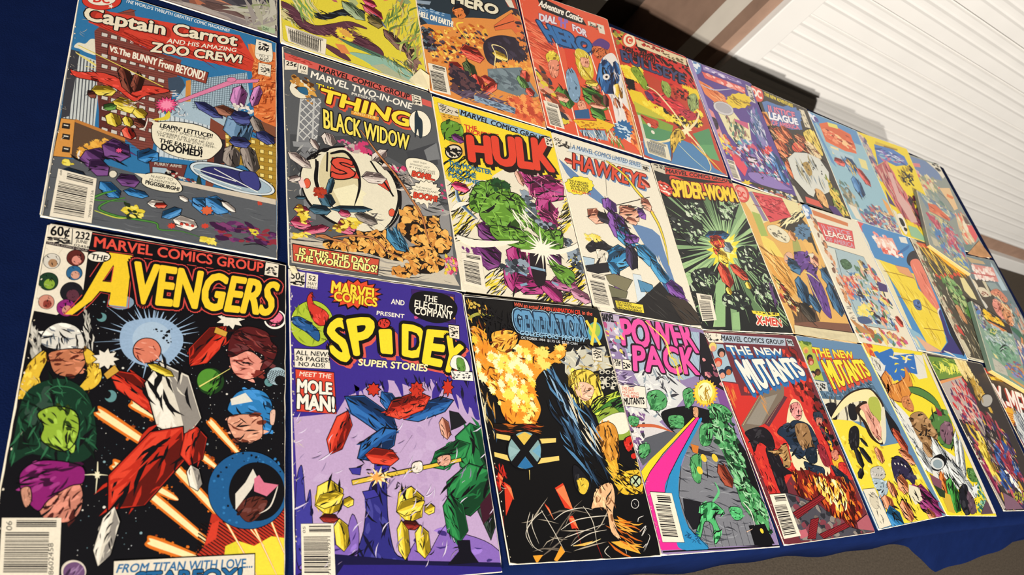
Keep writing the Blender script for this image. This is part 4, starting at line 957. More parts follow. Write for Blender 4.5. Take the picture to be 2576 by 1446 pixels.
root, loc = comic('', [0.000175815,2.81236e-05,0.253766,1.82433e-05,-0.000186411,-0.139849,-3.50438e-05,4.66586e-05], 0, 0.0018, 'blazing red comic with white title shadowed in blue and a grey beam', """P 6a2b33 0 0 0 1000 0 1000 1528 0 1528
P c8302a 0 11 378 153 396 141 481 347 483 670 357 912 329 947 654 937 857 994 1136 604 1089 325 1074 160 1181 39 1184 30 930 3 859 15 684
N b 90 13.6 51.0 1.5 57 60 2 3a1416,8a1f1c,d8402f 849 80 984 210 954 421 800 549 707 421
N b 120 9.0 30.0 1.6 75 50 3 a82420,d8402f,e0543a 18 396 340 495 32 988 94 1176 498 1083 982 909 912 395
N s 60 10.4 31.2 4 92 30 4 4a0f10 -4 871 332 1003 193 1183 -29 1157
N b 70 13.6 44.2 1.5 58 60 5 14090a,7a1c1a 912 395 987 525 972 1110 883 1006 871 652
P 77695a 0 25 696 329 482 648 395 597 484 266 689 43 755
P 5a2f38 0 266 689 597 484 626 497 304 714
P 8d8578 0 81 685 333 507 531 471 225 700
L d8c08a 5.8 42 696 354 470
L c8a070 4.6 292 690 580 496
N s 10 32.0 64.0 8 75 10 6 c88a4a 336 470 382 483 346 593 316 568
N s 14 32.0 73.6 8 92 10 7 d8803a 6 420 93 445 50 571 8 541
G 17131a 2a242c 10 8 3 41 743 219 712 295 762 284 858 228 880 170 830 120 828 55 885 50 803
G 17131a 2a242c 10 9 3 184 866 283 906 297 1002 356 1052 258 1070 234 1186 160 1181 163 995
G a8824f 5a3c1c 10 10 3 183 884 296 883 409 839 373 993 294 1007 303 931
S e6d4a8 0 502 695 624 547 692 510 744 549 740 650 773 751 757 901 778 1050 676 1093 432 1044 413 923
G d68a84 7a2c30 12 11 3 617 560 714 535 731 586 694 649 633 673 599 622
G 1c2c40 0a121c 16 12 3 513 707 597 672 728 700 765 764 753 876 572 930 470 950 423 815 364 764 426 717
G 957048 4a3018 12 13 3 584 709 710 700 721 775 676 910 601 882 550 844
G 1c2c40 0a121c 12 14 3 526 977 619 1005 713 1034 676 1093 562 1099 519 1049
G 152230 0a121c 6 15 3 619 883 709 886 669 983 590 992 565 942
G 8a2430 3a0c14 10 16 2 742 863 809 878 808 1002 738 1023 720 961
G 2a3444 10161e 8 17 2 839 626 932 615 931 679 840 703
G c87a64 5a2a20 5 18 2 858 658 920 666 880 716 833 715
G e0ac2c 7a3a10 6 19 2 842 979 959 946 954 1046 863 1067
G c8302a 5a0f10 6 20 2 901 1006 977 1010 949 1084 874 1080
G c87a64 5a2a20 5 21 2 870 918 944 908 924 970 860 980
G 17202c 0a121c 14 22 2 812 1027 923 1095 967 1208 914 1230 829 1151
N b 40 10.2 30.6 1.8 76 40 23 e0ac2c,17131a,8a2430,2a3444 859 703 923 755 906 906 865 880
P 7a1f18 0 363 1040 526 1037 676 1093 859 1103 948 1207 953 1379 783 1462 619 1425 527 1276 327 1192
N b 150 12.8 38.4 2.4 93 35 24 3a0f0c,c8501f,8a1f18,e08a2c 363 1040 526 1037 676 1093 859 1103 948 1207 953 1379 783 1462 619 1425 527 1276 327 1192
N b 70 12.8 35.2 2.4 101 30 25 f0d060,f6ecb0,e8b040 572 1112 654 1128 822 1163 832 1297 704 1348 594 1257 548 1182
N s 110 16.0 54.4 4 101 30 26 2a0a08,4a100c 363 1040 526 1037 676 1093 859 1103 948 1207 953 1379 783 1462 619 1425 527 1276 327 1192
P 4a4850 0 209 1184 314 1214 513 1298 647 1439 805 1488 1000 1517 497 1531 172 1512 144 1385
N b 70 11.2 42.0 1.6 20 60 27 6a6058,2a2a30,7a3a44,8a8078 246 1210 534 1324 761 1496 981 1515 411 1523 146 1498
P a85a64 0 834 1442 983 1394 1039 1459 1000 1517 823 1489
P b8626c 0 177 1445 266 1441 273 1487 178 1501
P 8a2028 3 198 1321 562 1219 601 1245 222 1369
H 4a0f14 4.8 12.8 -15 198 1321 562 1219 601 1245 222 1369
P 8a2028 3 356 1380 448 1375 327 1515 244 1507
H 4a0f14 4.2 11.2 -15 356 1380 448 1375 327 1515 244 1507
P 8a2028 3 381 1486 708 1432 743 1465 411 1523
H 4a0f14 4.2 11.2 -14 381 1486 708 1432 743 1465 411 1523
P 9fb8c4 0 25 90 158 99 142 384 -2 372
P e2dac6 0 -1 11 180 17 175 86 21 85
S e0c86a 2 83 119 71 135 54 147 34 154 16 155 3 148 -1 136 2 121 14 106 32 93 51 86 69 86 82 92 87 104
S d8947c 0 65 132 57 142 46 150 34 155 23 155 15 151 12 143 14 133 22 124 33 115 45 111 56 111 64 115 67 122
S 1a1a22 2 149 161 137 177 119 189 99 196 81 197 68 190 63 178 67 163 79 148 97 135 117 128 135 128 148 134 153 146
S c88a70 0 130 174 122 184 111 192 99 197 87 197 80 193 77 185 79 175 87 165 98 157 110 153 122 152 130 157 133 164
S c8442c 2 77 235 65 250 47 262 28 269 10 269 -3 262 -8 251 -4 236 8 221 25 208 45 201 63 201 76 208 81 219
S d8947c 0 58 247 51 257 40 265 28 269 16 269 9 265 6 257 8 248 16 238 27 230 39 226 50 226 58 230 61 237
S 1a2c44 2 73 320 61 335 44 347 25 354 7 354 -6 348 -11 336 -7 321 5 306 22 294 42 287 60 287 72 294 77 306
S d8947c 0 55 333 48 342 37 350 24 354 13 354 6 350 3 343 5 333 13 324 23 316 36 312 47 311 55 316 58 323
S 1a2c44 2 149 295 137 310 119 322 99 329 81 329 69 323 64 311 68 296 80 281 97 269 117 262 135 262 148 268 153 280
S b8683a 0 130 308 123 317 112 325 99 330 88 330 80 325 77 318 80 308 87 299 98 291 111 286 122 286 130 290 133 298
P aab6c2 0 179 20 871 29 843 91 166 83
T 181a22 0.03 - - 157 69 830 80 842 46 175 28 |MARVEL COMICS GROUP
T 2a2a2c 0.01 - - -5 51 60 54 76 16 11 13 |60¢
T 2a2a2c 0.0 - - 114 40 131 39 140 16 123 17 |6
N b 16 4.8 9.6 2 2 20 28 2a2a2c 2 58 155 59 153 76 -2 78
P b8c0c4 2 877 31 944 35 944 93 870 90
N b 26 5.1 8.5 2.2 2 8 29 22201e 887 40 934 42 935 85 880 82
T e6e2d4 0.045 1d4a7a:0.06 2a6aa4:-7:32 197 173 774 163 770 119 182 104 |THE NEW
T e6e2d4 0.045 1d4a7a:0.06 2a6aa4:-8:32 280 453 939 316 878 193 218 217 |MUTANTS
B e6dcc6 28 1 39 1184 200 1188 191 1480 14 1486""".split("\n"), seed=5)
root, loc = comic('', [0.000180131,-1.64687e-06,-0.435592,-2.16538e-06,-0.000164513,0.129565,-3.31124e-05,2.98458e-06], 0, 0.0018, 'comic with blue sky, brick tower and flying saucer under a slanted red title', """P 2d6f9e 0 0 0 1000 0 1000 1528 0 1528
P 55585c 0 7 1188 203 1170 468 1200 655 1179 1001 1174 1001 1527 1 1528 4 1458
N s 60 20 60 14 1 12 2 44474c,6a6d70 19 1227 632 1242 993 1257 975 1506 192 1518 15 1435
P c4c8c4 0 29 509 143 531 153 961 14 964
H 4a4e54 6 14 87 31 521 144 537 153 961 17 962
P 3a3a40 0 0 495 44 496 44 930 13 953
L e6dcb0 5.9 25 504 114 562 148 580
L d8c86a 12.2 29 509 96 544 147 574
L d8c86a 9.9 77 584 143 575
S dcd6c0 0 16 473 30 437 61 430 81 388 106 390 119 483 75 489 42 477
P 7a4038 0 91 323 176 151 258 90 312 345 506 357 470 675 421 842 404 1073 279 987 186 995 152 795
H 4a2420 3 16 -5 91 323 261 132 312 345 488 365 470 675 413 845 403 1061 186 995
P 5a2c28 0 149 723 182 686 229 957 173 977
P c9c2b8 2 117 242 145 241 146 267 117 269
P c9c2b8 2 124 318 152 318 152 343 125 345
P c9c2b8 2 131 393 159 393 159 418 131 419
P c9c2b8 2 137 467 165 467 166 491 138 493
P c9c2b8 2 144 539 172 539 172 564 145 565
P c9c2b8 2 151 611 178 611 179 635 151 635
P c9c2b8 2 157 681 184 681 185 705 158 705
P c9c2b8 2 164 750 191 750 191 773 164 774
P c9c2b8 2 170 818 197 818 197 841 171 841
P c9c2b8 2 176 884 203 886 203 908 177 908
P c9c2b8 2 182 950 209 952 209 973 183 973
P c9c2b8 2 188 1015 214 1017 215 1038 189 1038
P c9c2b8 2 160 240 189 239 189 265 161 267
P c9c2b8 2 167 316 195 316 196 341 167 343
P c9c2b8 2 173 392 202 391 202 416 174 418
P c9c2b8 2 180 466 208 465 208 490 181 492
P c9c2b8 2 186 538 214 538 215 563 187 564
P c9c2b8 2 193 610 220 610 221 634 193 635
P c9c2b8 2 199 680 226 681 227 704 199 705
P c9c2b8 2 205 750 232 750 232 774 205 774
P c9c2b8 2 211 818 238 819 238 842 211 842
P c9c2b8 2 217 885 244 886 244 909 217 909
P c9c2b8 2 223 951 249 953 250 975 223 974
P c9c2b8 2 204 237 233 236 233 263 205 265
P c9c2b8 2 210 314 239 314 239 339 211 341
P c9c2b8 2 217 390 245 389 245 415 217 416
P c9c2b8 2 223 464 251 464 251 489 223 490
P c9c2b8 2 229 537 257 538 257 562 229 563
P c9c2b8 2 235 609 263 610 263 634 235 635
P c9c2b8 2 241 680 268 681 269 704 241 705
P c9c2b8 2 247 750 274 751 274 774 247 774
P c9c2b8 2 252 818 280 819 280 842 253 842
P c9c2b8 2 258 886 285 887 285 910 258 910
P c9c2b8 2 263 952 290 954 290 976 264 976
P c9c2b8 2 248 235 278 234 278 260 249 262
P c9c2b8 2 254 312 283 312 284 337 255 339
P c9c2b8 2 260 388 289 388 289 413 261 415
P c9c2b8 2 266 463 295 463 295 488 266 489
P c9c2b8 2 272 537 300 537 300 561 272 562
P c9c2b8 2 278 609 306 609 306 633 278 634
P c9c2b8 2 283 680 311 681 311 704 283 705
P c9c2b8 2 289 750 316 751 316 774 289 775
P c9c2b8 2 294 819 322 820 322 843 294 843
P c9c2b8 2 299 887 327 888 327 910 300 910
P c9c2b8 2 304 953 332 955 332 977 305 977
P c9c2b8 2 293 232 323 231 323 258 293 260
P c9c2b8 2 299 310 328 309 328 335 299 337
P c9c2b8 2 304 387 333 386 334 412 305 413
P c9c2b8 2 310 462 339 461 339 487 310 488
P c9c2b8 2 315 536 344 536 344 560 316 561
P c9c2b8 2 321 608 349 609 349 633 321 634
P c9c2b8 2 326 680 354 680 354 704 326 705
P c9c2b8 2 331 750 359 751 359 774 331 775
P c9c2b8 2 336 819 364 820 364 843 336 844
P c9c2b8 2 341 888 369 889 369 911 341 911
P c9c2b8 2 346 955 373 956 373 978 346 978
P c9c2b8 2 338 230 368 229 368 255 338 258
P c9c2b8 2 344 308 373 307 373 333 344 335
P c9c2b8 2 349 385 378 384 378 410 349 412
P c9c2b8 2 354 460 383 460 383 485 354 487
P c9c2b8 2 359 535 388 535 388 559 359 561
P c9c2b8 2 364 608 393 608 393 632 364 633
P c9c2b8 2 369 680 398 680 397 704 369 705
P c9c2b8 2 374 750 402 751 402 775 374 775
P c9c2b8 2 379 820 407 821 407 844 379 844
P c9c2b8 2 383 888 411 889 411 912 383 912
P c9c2b8 2 384 227 414 226 414 253 384 255
P c9c2b8 2 389 306 419 305 419 331 389 333
P c9c2b8 2 394 383 424 383 423 408 394 410
P c9c2b8 2 399 459 428 459 428 484 399 486
P c9c2b8 2 403 534 433 534 432 559 403 560
P c9c2b8 2 408 607 437 607 437 632 408 633
P c9c2b8 2 413 679 441 680 441 704 413 705
P c9c2b8 2 417 750 446 751 446 775 417 775
P c9c2b8 2 422 820 450 821 450 845 422 845
P c9c2b8 2 426 889 454 890 454 913 426 913
P 8a4438 2 176 151 240 84 266 86 225 120
P 9fb4c0 0 557 485 839 315 861 528 780 664 661 882 451 928 487 669
H 4a5a66 3 12 91 557 485 839 315 842 535 780 664 574 687
H 4a5a66 3 14 -14 557 485 839 315 842 535 780 664 574 687
P c2ccd0 0 425 767 683 775 674 1022 427 1054
H 55606a 4 22 88 425 767 683 775 674 1022 427 1054
P 3a4a5c 0 448 516 512 477 532 535 510 609 457 603
P 2d6f9e 0 449 449 555 446 550 541 512 490
P d4703a 0 841 83 997 89 997 665 957 666 881 627 869 332
N s 160 10.4 33.8 4 -55 50 3 a84a20,e8985a,8a3a18 867 204 987 138 993 653 881 601
P e08a4a 0 787 70 886 78 887 195 856 76
P 7a4a34 0 853 637 995 666 995 783 864 738
P a4802c 0 728 785 997 783 998 1174 922 1161 884 981 752 998
H 7a5c1c 3 26 -6 728 785 997 783 998 1174 885 1077
P e6cf7a 2 738 809 757 807 758 832 738 834
P e6cf7a 2 739 863 759 862 759 886 740 888
P e6cf7a 2 741 917 760 915 761 940 741 941
P e6cf7a 2 742 970 761 969 762 992 743 994
P e6cf7a 2 743 1022 763 1021 763 1045 744 1046
P e6cf7a 2 745 1074 764 1073 764 1096 745 1097
P e6cf7a 2 746 1125 765 1124 766 1147 747 1148
P e6cf7a 2 747 1175 766 1174 767 1197 748 1198
P e6cf7a 2 781 806 801 804 801 829 781 831
P e6cf7a 2 782 860 802 859 802 883 782 885
P e6cf7a 2 783 914 803 913 803 937 784 938
P e6cf7a 2 784 967 804 966 804 990 785 991
P e6cf7a 2 785 1020 805 1019 805 1043 786 1044
P e6cf7a 2 786 1072 806 1071 806 1094 787 1095
P e6cf7a 2 788 1123 807 1122 807 1145 788 1146
P e6cf7a 2 789 1174 808 1173 808 1196 789 1197
P e6cf7a 2 824 802 844 801 845 826 825 827
P e6cf7a 2 825 857 845 856 845 880 825 882
P e6cf7a 2 826 911 846 910 846 934 826 936
P e6cf7a 2 827 965 846 964 847 988 827 989
P e6cf7a 2 828 1018 847 1017 848 1040 828 1042
P e6cf7a 2 829 1070 848 1069 848 1092 829 1093
P e6cf7a 2 829 1122 849 1121 849 1144 830 1145
P e6cf7a 2 830 1172 849 1172 850 1195 831 1195
P e6cf7a 2 868 799 888 797 888 822 868 824
P e6cf7a 2 869 854 889 852 889 877 869 879
P e6cf7a 2 869 909 889 907 889 932 870 933
P e6cf7a 2 870 962 890 961 890 985 870 987
P e6cf7a 2 870 1016 890 1014 890 1038 871 1039
P e6cf7a 2 871 1068 891 1067 891 1091 871 1092
P e6cf7a 2 872 1120 891 1119 891 1142 872 1143
P e6cf7a 2 872 1171 892 1170 892 1193 872 1194
P e6cf7a 2 912 795 933 794 933 819 912 821
P e6cf7a 2 913 851 933 849 933 874 913 876
P e6cf7a 2 913 906 933 904 933 929 913 930
P e6cf7a 2 913 960 933 959 934 983 913 984
P e6cf7a 2 914 1013 934 1012 934 1036 914 1037
P e6cf7a 2 914 1066 934 1065 934 1089 914 1090
P e6cf7a 2 914 1118 934 1117 934 1141 914 1142
P e6cf7a 2 915 1170 934 1169 934 1192 915 1193
P e6cf7a 2 957 792 978 790 978 816 957 817
P e6cf7a 2 957 848 978 846 978 871 957 873
P e6cf7a 2 957 903 978 901 978 926 957 928
P e6cf7a 2 957 957 978 956 978 980 957 982
P e6cf7a 2 957 1011 977 1010 977 1034 957 1035
P e6cf7a 2 957 1064 977 1063 977 1087 957 1088
P e6cf7a 2 957 1116 977 1115 977 1139 957 1140
P e6cf7a 2 957 1168 977 1167 977 1191 957 1191
P 7a4030 0 664 719 736 756 751 974 680 1194 655 1179
P 2a2428 0 686 849 739 844 743 1001 691 1017
P c8843a 0 535 501 558 485 564 640 538 650
P cf8f44 3 13 953 71 943 81 1175 7 1188
P 5a4434 0 71 943 287 995 293 1063 196 1094 145 1188 81 1175
P b87838 0 71 938 287 986 287 1007 70 957
P 2a2420 0 23 978 54 974 55 1008 23 1013
P cfcabc 0 29 987 48 986 47 993 29 994
P 2a2420 0 30 1043 61 1040 62 1073 30 1077
P cfcabc 0 36 1052 55 1051 55 1058 36 1059
P 2a2420 0 39 1118 70 1115 70 1148 39 1152
P cfcabc 0 45 1127 63 1126 63 1133 45 1133
N j 40 8 20 1.3 -19 60 4 d8983a,e8b04a 99 1169 108 1112 160 1038 234 1013 193 1061 141 1145
L e4dccc 8.9 109 1122 106 1156 123 1194
G cc3f30 6a140e 16 5 4 15 629 50 633 150 598 223 607 285 658 331 614 414 594 462 608 353 682 307 737 222 683 140 665 46 672
K d2b83a 6a5410 ecd860 6 33.3 3 115 737 223 695
K d2b83a 6a5410 ecd860 7 45.4 3 213 772 327 779
K d2b83a 6a5410 ecd860 8 34.0 3 311 785 363 827
K d2b83a 6a5410 ecd860 9 34.9 3 212 845 243 929
K d2b83a 6a5410 ecd860 10 23.8 3 275 846 304 908
K 5a2a20 2a100c 8a4a3a 11 31.5 3 232 513 288 695
K 5a2a20 2a100c 8a4a3a 12 27.5 3 317 530 303 676
K 5a2a20 2a100c 8a4a3a 13 29.8 3 316 856 367 886
K 5a2a20 2a100c 8a4a3a 14 25.0 3 103 766 140 751
K cf4434 6a140e e8705a 15 29.1 3 281 916 314 986
K 4f7a3a 24401a 6a9a4a 16 21.4 3 179 833 231 790
N s 16 8 24 4 -6 60 17 e4dccc,8a6a60 266 728 339 725 342 761 270 776
L e4dccc 5.0 375 823 367 886 352 903
l e2cf5a 4.9 32 456 431 588
L d8c23a 23.0 465 740 456 793 396 827
P d27a9c 2 487 669 755 405 908 339 898 369 775 428 496 685
P d84a78 2 512 683 491 698 508 707 486 714 497 731 476 729 479 751 463 739 457 763 448 745 434 767 434 744 415 761 423 737 401 747 417 726 396 726 416 711 398 702 421 695 410 678 430 680 428 658 444 669 450 645 458 664 472 641 472 664 492 647 484 671 506 661 490 683
P ee8aa8 0 490 691 475 702 486 711 470 714 473 730 460 724 455 741 449 728 437 743 439 726 423 735 432 718 417 718 432 707 421 698 437 695 433 679 446 685 451 667 458 681 470 665 468 683 484 674 474 691
N s 30 8.8 24.2 5 25 90 18 e8e0dc,5a6a78 464 575 527 602 560 743 494 792
S d27a9c 2 784 394 782 403 775 412 766 420 755 424 745 425 738 421 736 413 738 404 744 395 754 387 765 383 775 382 782 386
K a06a9a 5a2c54 d08ac0 19 40.1 3 812 424 788 609
K a06a9a 5a2c54 d08ac0 20 26.4 3 908 386 871 564
K 34386a 161a3a 525a96 21 34.6 3 581 634 726 696
K 8a5a48 4a2418 a8705a 22 39.5 3 679 636 816 664
K 5a7a98 24384c 7a9ab8 23 72.1 3 816 638 792 838
K 34386a 161a3a 525a96 24 48.9 3 761 671 872 657
K 7a6f68 3a3430 a0948a 25 29.6 3 872 631 919 744
K 34386a 161a3a 525a96 26 40.4 3 891 741 990 785
K 7a6f68 3a3430 a0948a 27 42.8 3 775 869 770 1028
K 7a6f68 3a3430 a0948a 28 41.3 3 837 836 885 1029
K 34386a 161a3a 525a96 29 36.4 3 757 850 865 826
N b 20 6.0 16.8 1.5 -20 60 30 e0d8cc,c9c0b4 768 576 880 561 872 618 779 638
S cdd6d8 4 988 1114 960 1144 897 1163 811 1167 722 1156 644 1133 594 1101 580 1067 604 1038 664 1018 748 1013 840 1023 921 1046 975 1079
S 9aaeb8 2 971 1112 946 1136 889 1151 810 1153 728 1143 656 1123 609 1097 596 1069 618 1046 672 1031 749 1027 833 1036 908 1057 958 1084
S 2c2c60 3 630 1077 709 1035 885 1041 913 1116 798 1126 669 1106
S 3a3c7a 3 814 1039 885 1017 912 1069 904 1131 833 1104
l e4e4dc 4.9 592 1077 798 1103
l e4e4dc 5.2 692 1052 904 1142
l e4e4dc 4.9 627 1107 824 1142
K 5a3466 2a1434 7a4c88 31 63.3 3 130 1115 203 1170
K 5a3466 2a1434 7a4c88 32 64.7 3 193 1061 318 1088
K 5a3466 2a1434 7a4c88 33 37.9 3 270 1247 368 1229
K 5a3466 2a1434 7a4c88 34 49.9 3 155 1217 234 1182
K 2a6ea8 103454 4a90c8 35 41.5 3 350 1101 433 1029
K 2a6ea8 103454 4a90c8 36 35.5 3 205 1277 293 1348
K 2a6ea8 103454 4a90c8 37 23.6 3 304 1302 412 1304
K 24405c 0e1c2c 3c607c 38 29.3 3 44 1262 153 1271
S d8d0bc 2 270 1215 269 1224 265 1233 259 1239 252 1241 245 1239 240 1233 238 1224 238 1215 242 1206 248 1200 256 1198 262 1200 268 1206
P d84a78 2 283 1066 276 1073 278 1082 269 1081 264 1090 261 1081 252 1084 256 1074 251 1068 259 1065 261 1055 268 1060 275 1054 275 1064
L 1c4a22 12.5 315 1341 251 1380 216 1431 287 1453 376 1451 452 1452 470 1484 562 1471 674 1491
L 1c4a22 12.6 275 1310 219 1347 194 1386 324 1360
L 4f8a3a 7.2 315 1341 251 1380 216 1431 287 1453 376 1451 452 1452 470 1484 562 1471 674 1491
L 4f8a3a 7.2 275 1310 219 1347 194 1386 324 1360
L c8cf4a 6.0 199 1446 288 1463 346 1448
N b 14 5.5 15.4 1.6 12 50 39 d8c23a,e8d860 44 1203 87 1195 90 1221 51 1228
N b 18 7.2 19.2 1.6 13 50 40 d8c23a,e8d860 654 1485 715 1481 707 1509 659 1516
N b 30 8 20 1.6 13 60 41 d8c23a,24301a,e8d860 325 1370 386 1375 383 1439 317 1456
K e0d8cc 8a8078 f0ece0 42 23.7 3 407 1348 492 1336
K c8402f 5a120e e0705a 43 16.6 3 438 1355 492 1336
K 3a78b0 14344c 5a98cc 44 42.1 3 600 1262 702 1334
K 3a78b0 14344c 5a98cc 45 48.7 3 657 1246 768 1305
K 3a78b0 14344c 5a98cc 46 25.4 3 473 1415 556 1340
P d2603a 2 698 1313 688 1324 690 1337 677 1338 669 1351 661 1342 648 1348 650 1334 639 1328 649 1318 647 1305 660 1303 667 1290 675 1299 688 1293 687 1307
K e0d8cc 8a8078 f0ece0 47 36.5 3 520 1414 632 1427
D b83a2c 8.3 560 1430
D b83a2c 8.2 584 1427
D b83a2c 8.2 608 1428
K e0d8cc 8a8078 f0ece0 48 17.7 3 732 1248 801 1296
K e0d8cc 8a8078 f0ece0 49 15.1 3 540 1268 585 1288
P c8402f 0 538 1446 529 1452 533 1460 523 1460 519 1469 514 1462 505 1468 507 1458 498 1456 507 1449 503 1441 513 1442 517 1432 522 1439 532 1434 529 1444
P c8402f 0 685 1409 675 1415 679 1422 669 1422 664 1431 659 1425 649 1430 652 1421 643 1419 652 1413 648 1406 658 1406 663 1397 668 1403 678 1398 675 1407
N b 70 8 26 2.2 -1 40 50 5a2a5a,8a2c3a,3a1a3c,7a3a6a 712 1396 803 1351 993 1370 988 1437 830 1464 723 1479
L 6a2440 7.9 803 1395 871 1389 889 1450
N b 10 5 10 1.5 -14 60 51 d8c83a 871 1378 906 1381 906 1413 871 1411
L 0c0b0f 5.7 839 1484 906 1462 958 1477
P 6a3430 2 398 1097 567 1068 554 1152 411 1183
P 9fb4c0 2 415 1126 479 1115 474 1164 418 1170
T c8c0b0 0.02 - - 423 1112 543 1093 544 1075 423 1094 |FURRY ARMS
S 0c0b0f 0 524 1138 522 1150 515 1160 504 1168 492 1172 481 1170 473 1164 470 1154 472 1143 479 1132 490 1124 502 1120 513 1122 521 1128
N b 30 5 14 1.5 -16 60 52 8a2c2c,c8c0b0,3a3a40 479 1118 612 1157 581 1200 491 1182
S 2a3a2c 2 623 1114 638 1189 614 1197
N b 8 5 12 2 86 20 53 b8402f 908 1176 931 1176 931 1216 909 1216
P c8bca8 0 515 1175 993 1164 993 1199 508 1199
S e4dcc2 4 396 899 405 848 478 810 605 790 694 821 727 885 698 955 657 1004 573 1030 482 1024 414 977
P e4dcc2 0 406 860 388 836 438 837
T 0c0b0f 0.04 - - 431 866 676 855 679 827 434 838 |LEAPIN’ LETTUCE!!
T 0c0b0f 0.01 - - 436 883 661 877 664 861 439 868 |IF THAT SPACE-RABBIT
T 0c0b0f 0.01 - - 419 906 683 902 687 886 422 891 |CLOBBERS ME LIKE HE DID
T 0c0b0f 0.01 - - 422 924 697 921 701 905 425 909 |THE REST OF THE ZOO CREW--
T 0c0b0f 0.04 - - 434 963 631 957 634 930 436 936 |THE EARTH IS
T 0c0b0f 0.05 - - 445 1008 631 996 633 954 447 968 |DOOMED!
S e4dcc2 4 375 1216 388 1179 449 1155 514 1164 551 1209 543 1245 487 1261 416 1259 380 1242
P e4dcc2 0 388 1179 341 1188 382 1209
T 0c0b0f 0.01 - - 412 1192 507 1186 510 1170 414 1176 |N-NOT TO
T 0c0b0f 0.01 - - 406 1214 523 1208 525 1192 408 1198 |M-MENTION
T 0c0b0f 0.05 - - 392 1238 538 1239 540 1217 393 1215 |PIGGSBURGH!
P 8a3c30 3 163 382 642 397 633 484 162 464
T e8e0cc 0.03 - - 169 437 619 463 627 397 169 398 |VS.The BUNNY From BEYOND!
P c43c2c 0 53 272 438 262 788 143 877 199 863 299 668 316 364 350 241 316
P cc4030 0 35 171 456 97 796 36 877 199 781 262 350 280 62 275
N s 70 36.0 132.0 26 15 6 54 7a1c14,8a2018 53 272 438 262 788 143 867 204 849 283 364 350
T e4d8bc 0.045 0c0b0f:0.075 a83024:21:4 38 263 412 206 413 117 40 159 |Captain
T e4d8bc 0.045 0c0b0f:0.075 a83024:24:4 456 183 778 131 788 41 456 97 |Carrot
T e8e0cc 0.02 - - 427 261 779 180 782 150 432 225 |AND HIS AMAZING
T e4d8bc 0.05 0c0b0f:0.08 - 356 359 806 256 812 195 361 288 |ZOO CREW!
T dfe4e4 0.02 - - 211 44 739 36 742 11 214 19 |THE WORLD’S TWELFTH GREATEST COMIC MAGAZINE!!
S cc3a2c 3 191 42 185 78 162 115 128 146 89 165 53 168 27 155 16 129 21 95 43 58 76 26 115 6 152 2 180 15
S e4dcc8 2 165 43 161 68 144 94 120 116 92 130 66 133 47 125 38 107 42 82 58 57 83 34 111 20 137 16 157 25
P e4dcc8 0 160 103 152 112 153 126 146 118 137 126 142 112 135 104 145 103 149 90 151 103
T c8342a 0.05 - - 67 115 137 92 136 40 66 64 |DC
S e4dcc8 2 886 40 895 25 962 23 975 35 973 173 887 178
T 0c0b0f 0.05 - - 900 109 956 94 957 60 901 74 |60¢
N b 10 5.2 9.1 2 -10 20 55 0c0b0f 900 42 960 39 961 57 900 62
T 55504a 0.0 - - 906 160 957 151 958 130 907 140 |NO. 6
T 0c0b0f 0.02 - - 905 191 961 179 962 155 905 167 |AUG.
P e2d8c2 2 901 211 971 201 967 298 898 303
N b 26 3.9 6.5 2.2 -16 8 56 22201e 910 223 960 215 957 286 908 289
l 8a8478 2.6 888 145 973 129
B e6dcc6 28 1 37 1253 191 1265 195 1518 34 1522
T 0c0b0f 0.0 - - 54 1288 52 1259 45 1259 47 1288 |08
T 0c0b0f 0.0 - - 189 1489 186 1336 176 1337 179 1490 |70989 31126
T 1c1c1c 0.0 - - 22 1483 23 1433 14 1436 13 1486 |SHAW
P b8b0a0 0 -10 137 4 130 9 1526 1 1528""".split("\n"), seed=6)
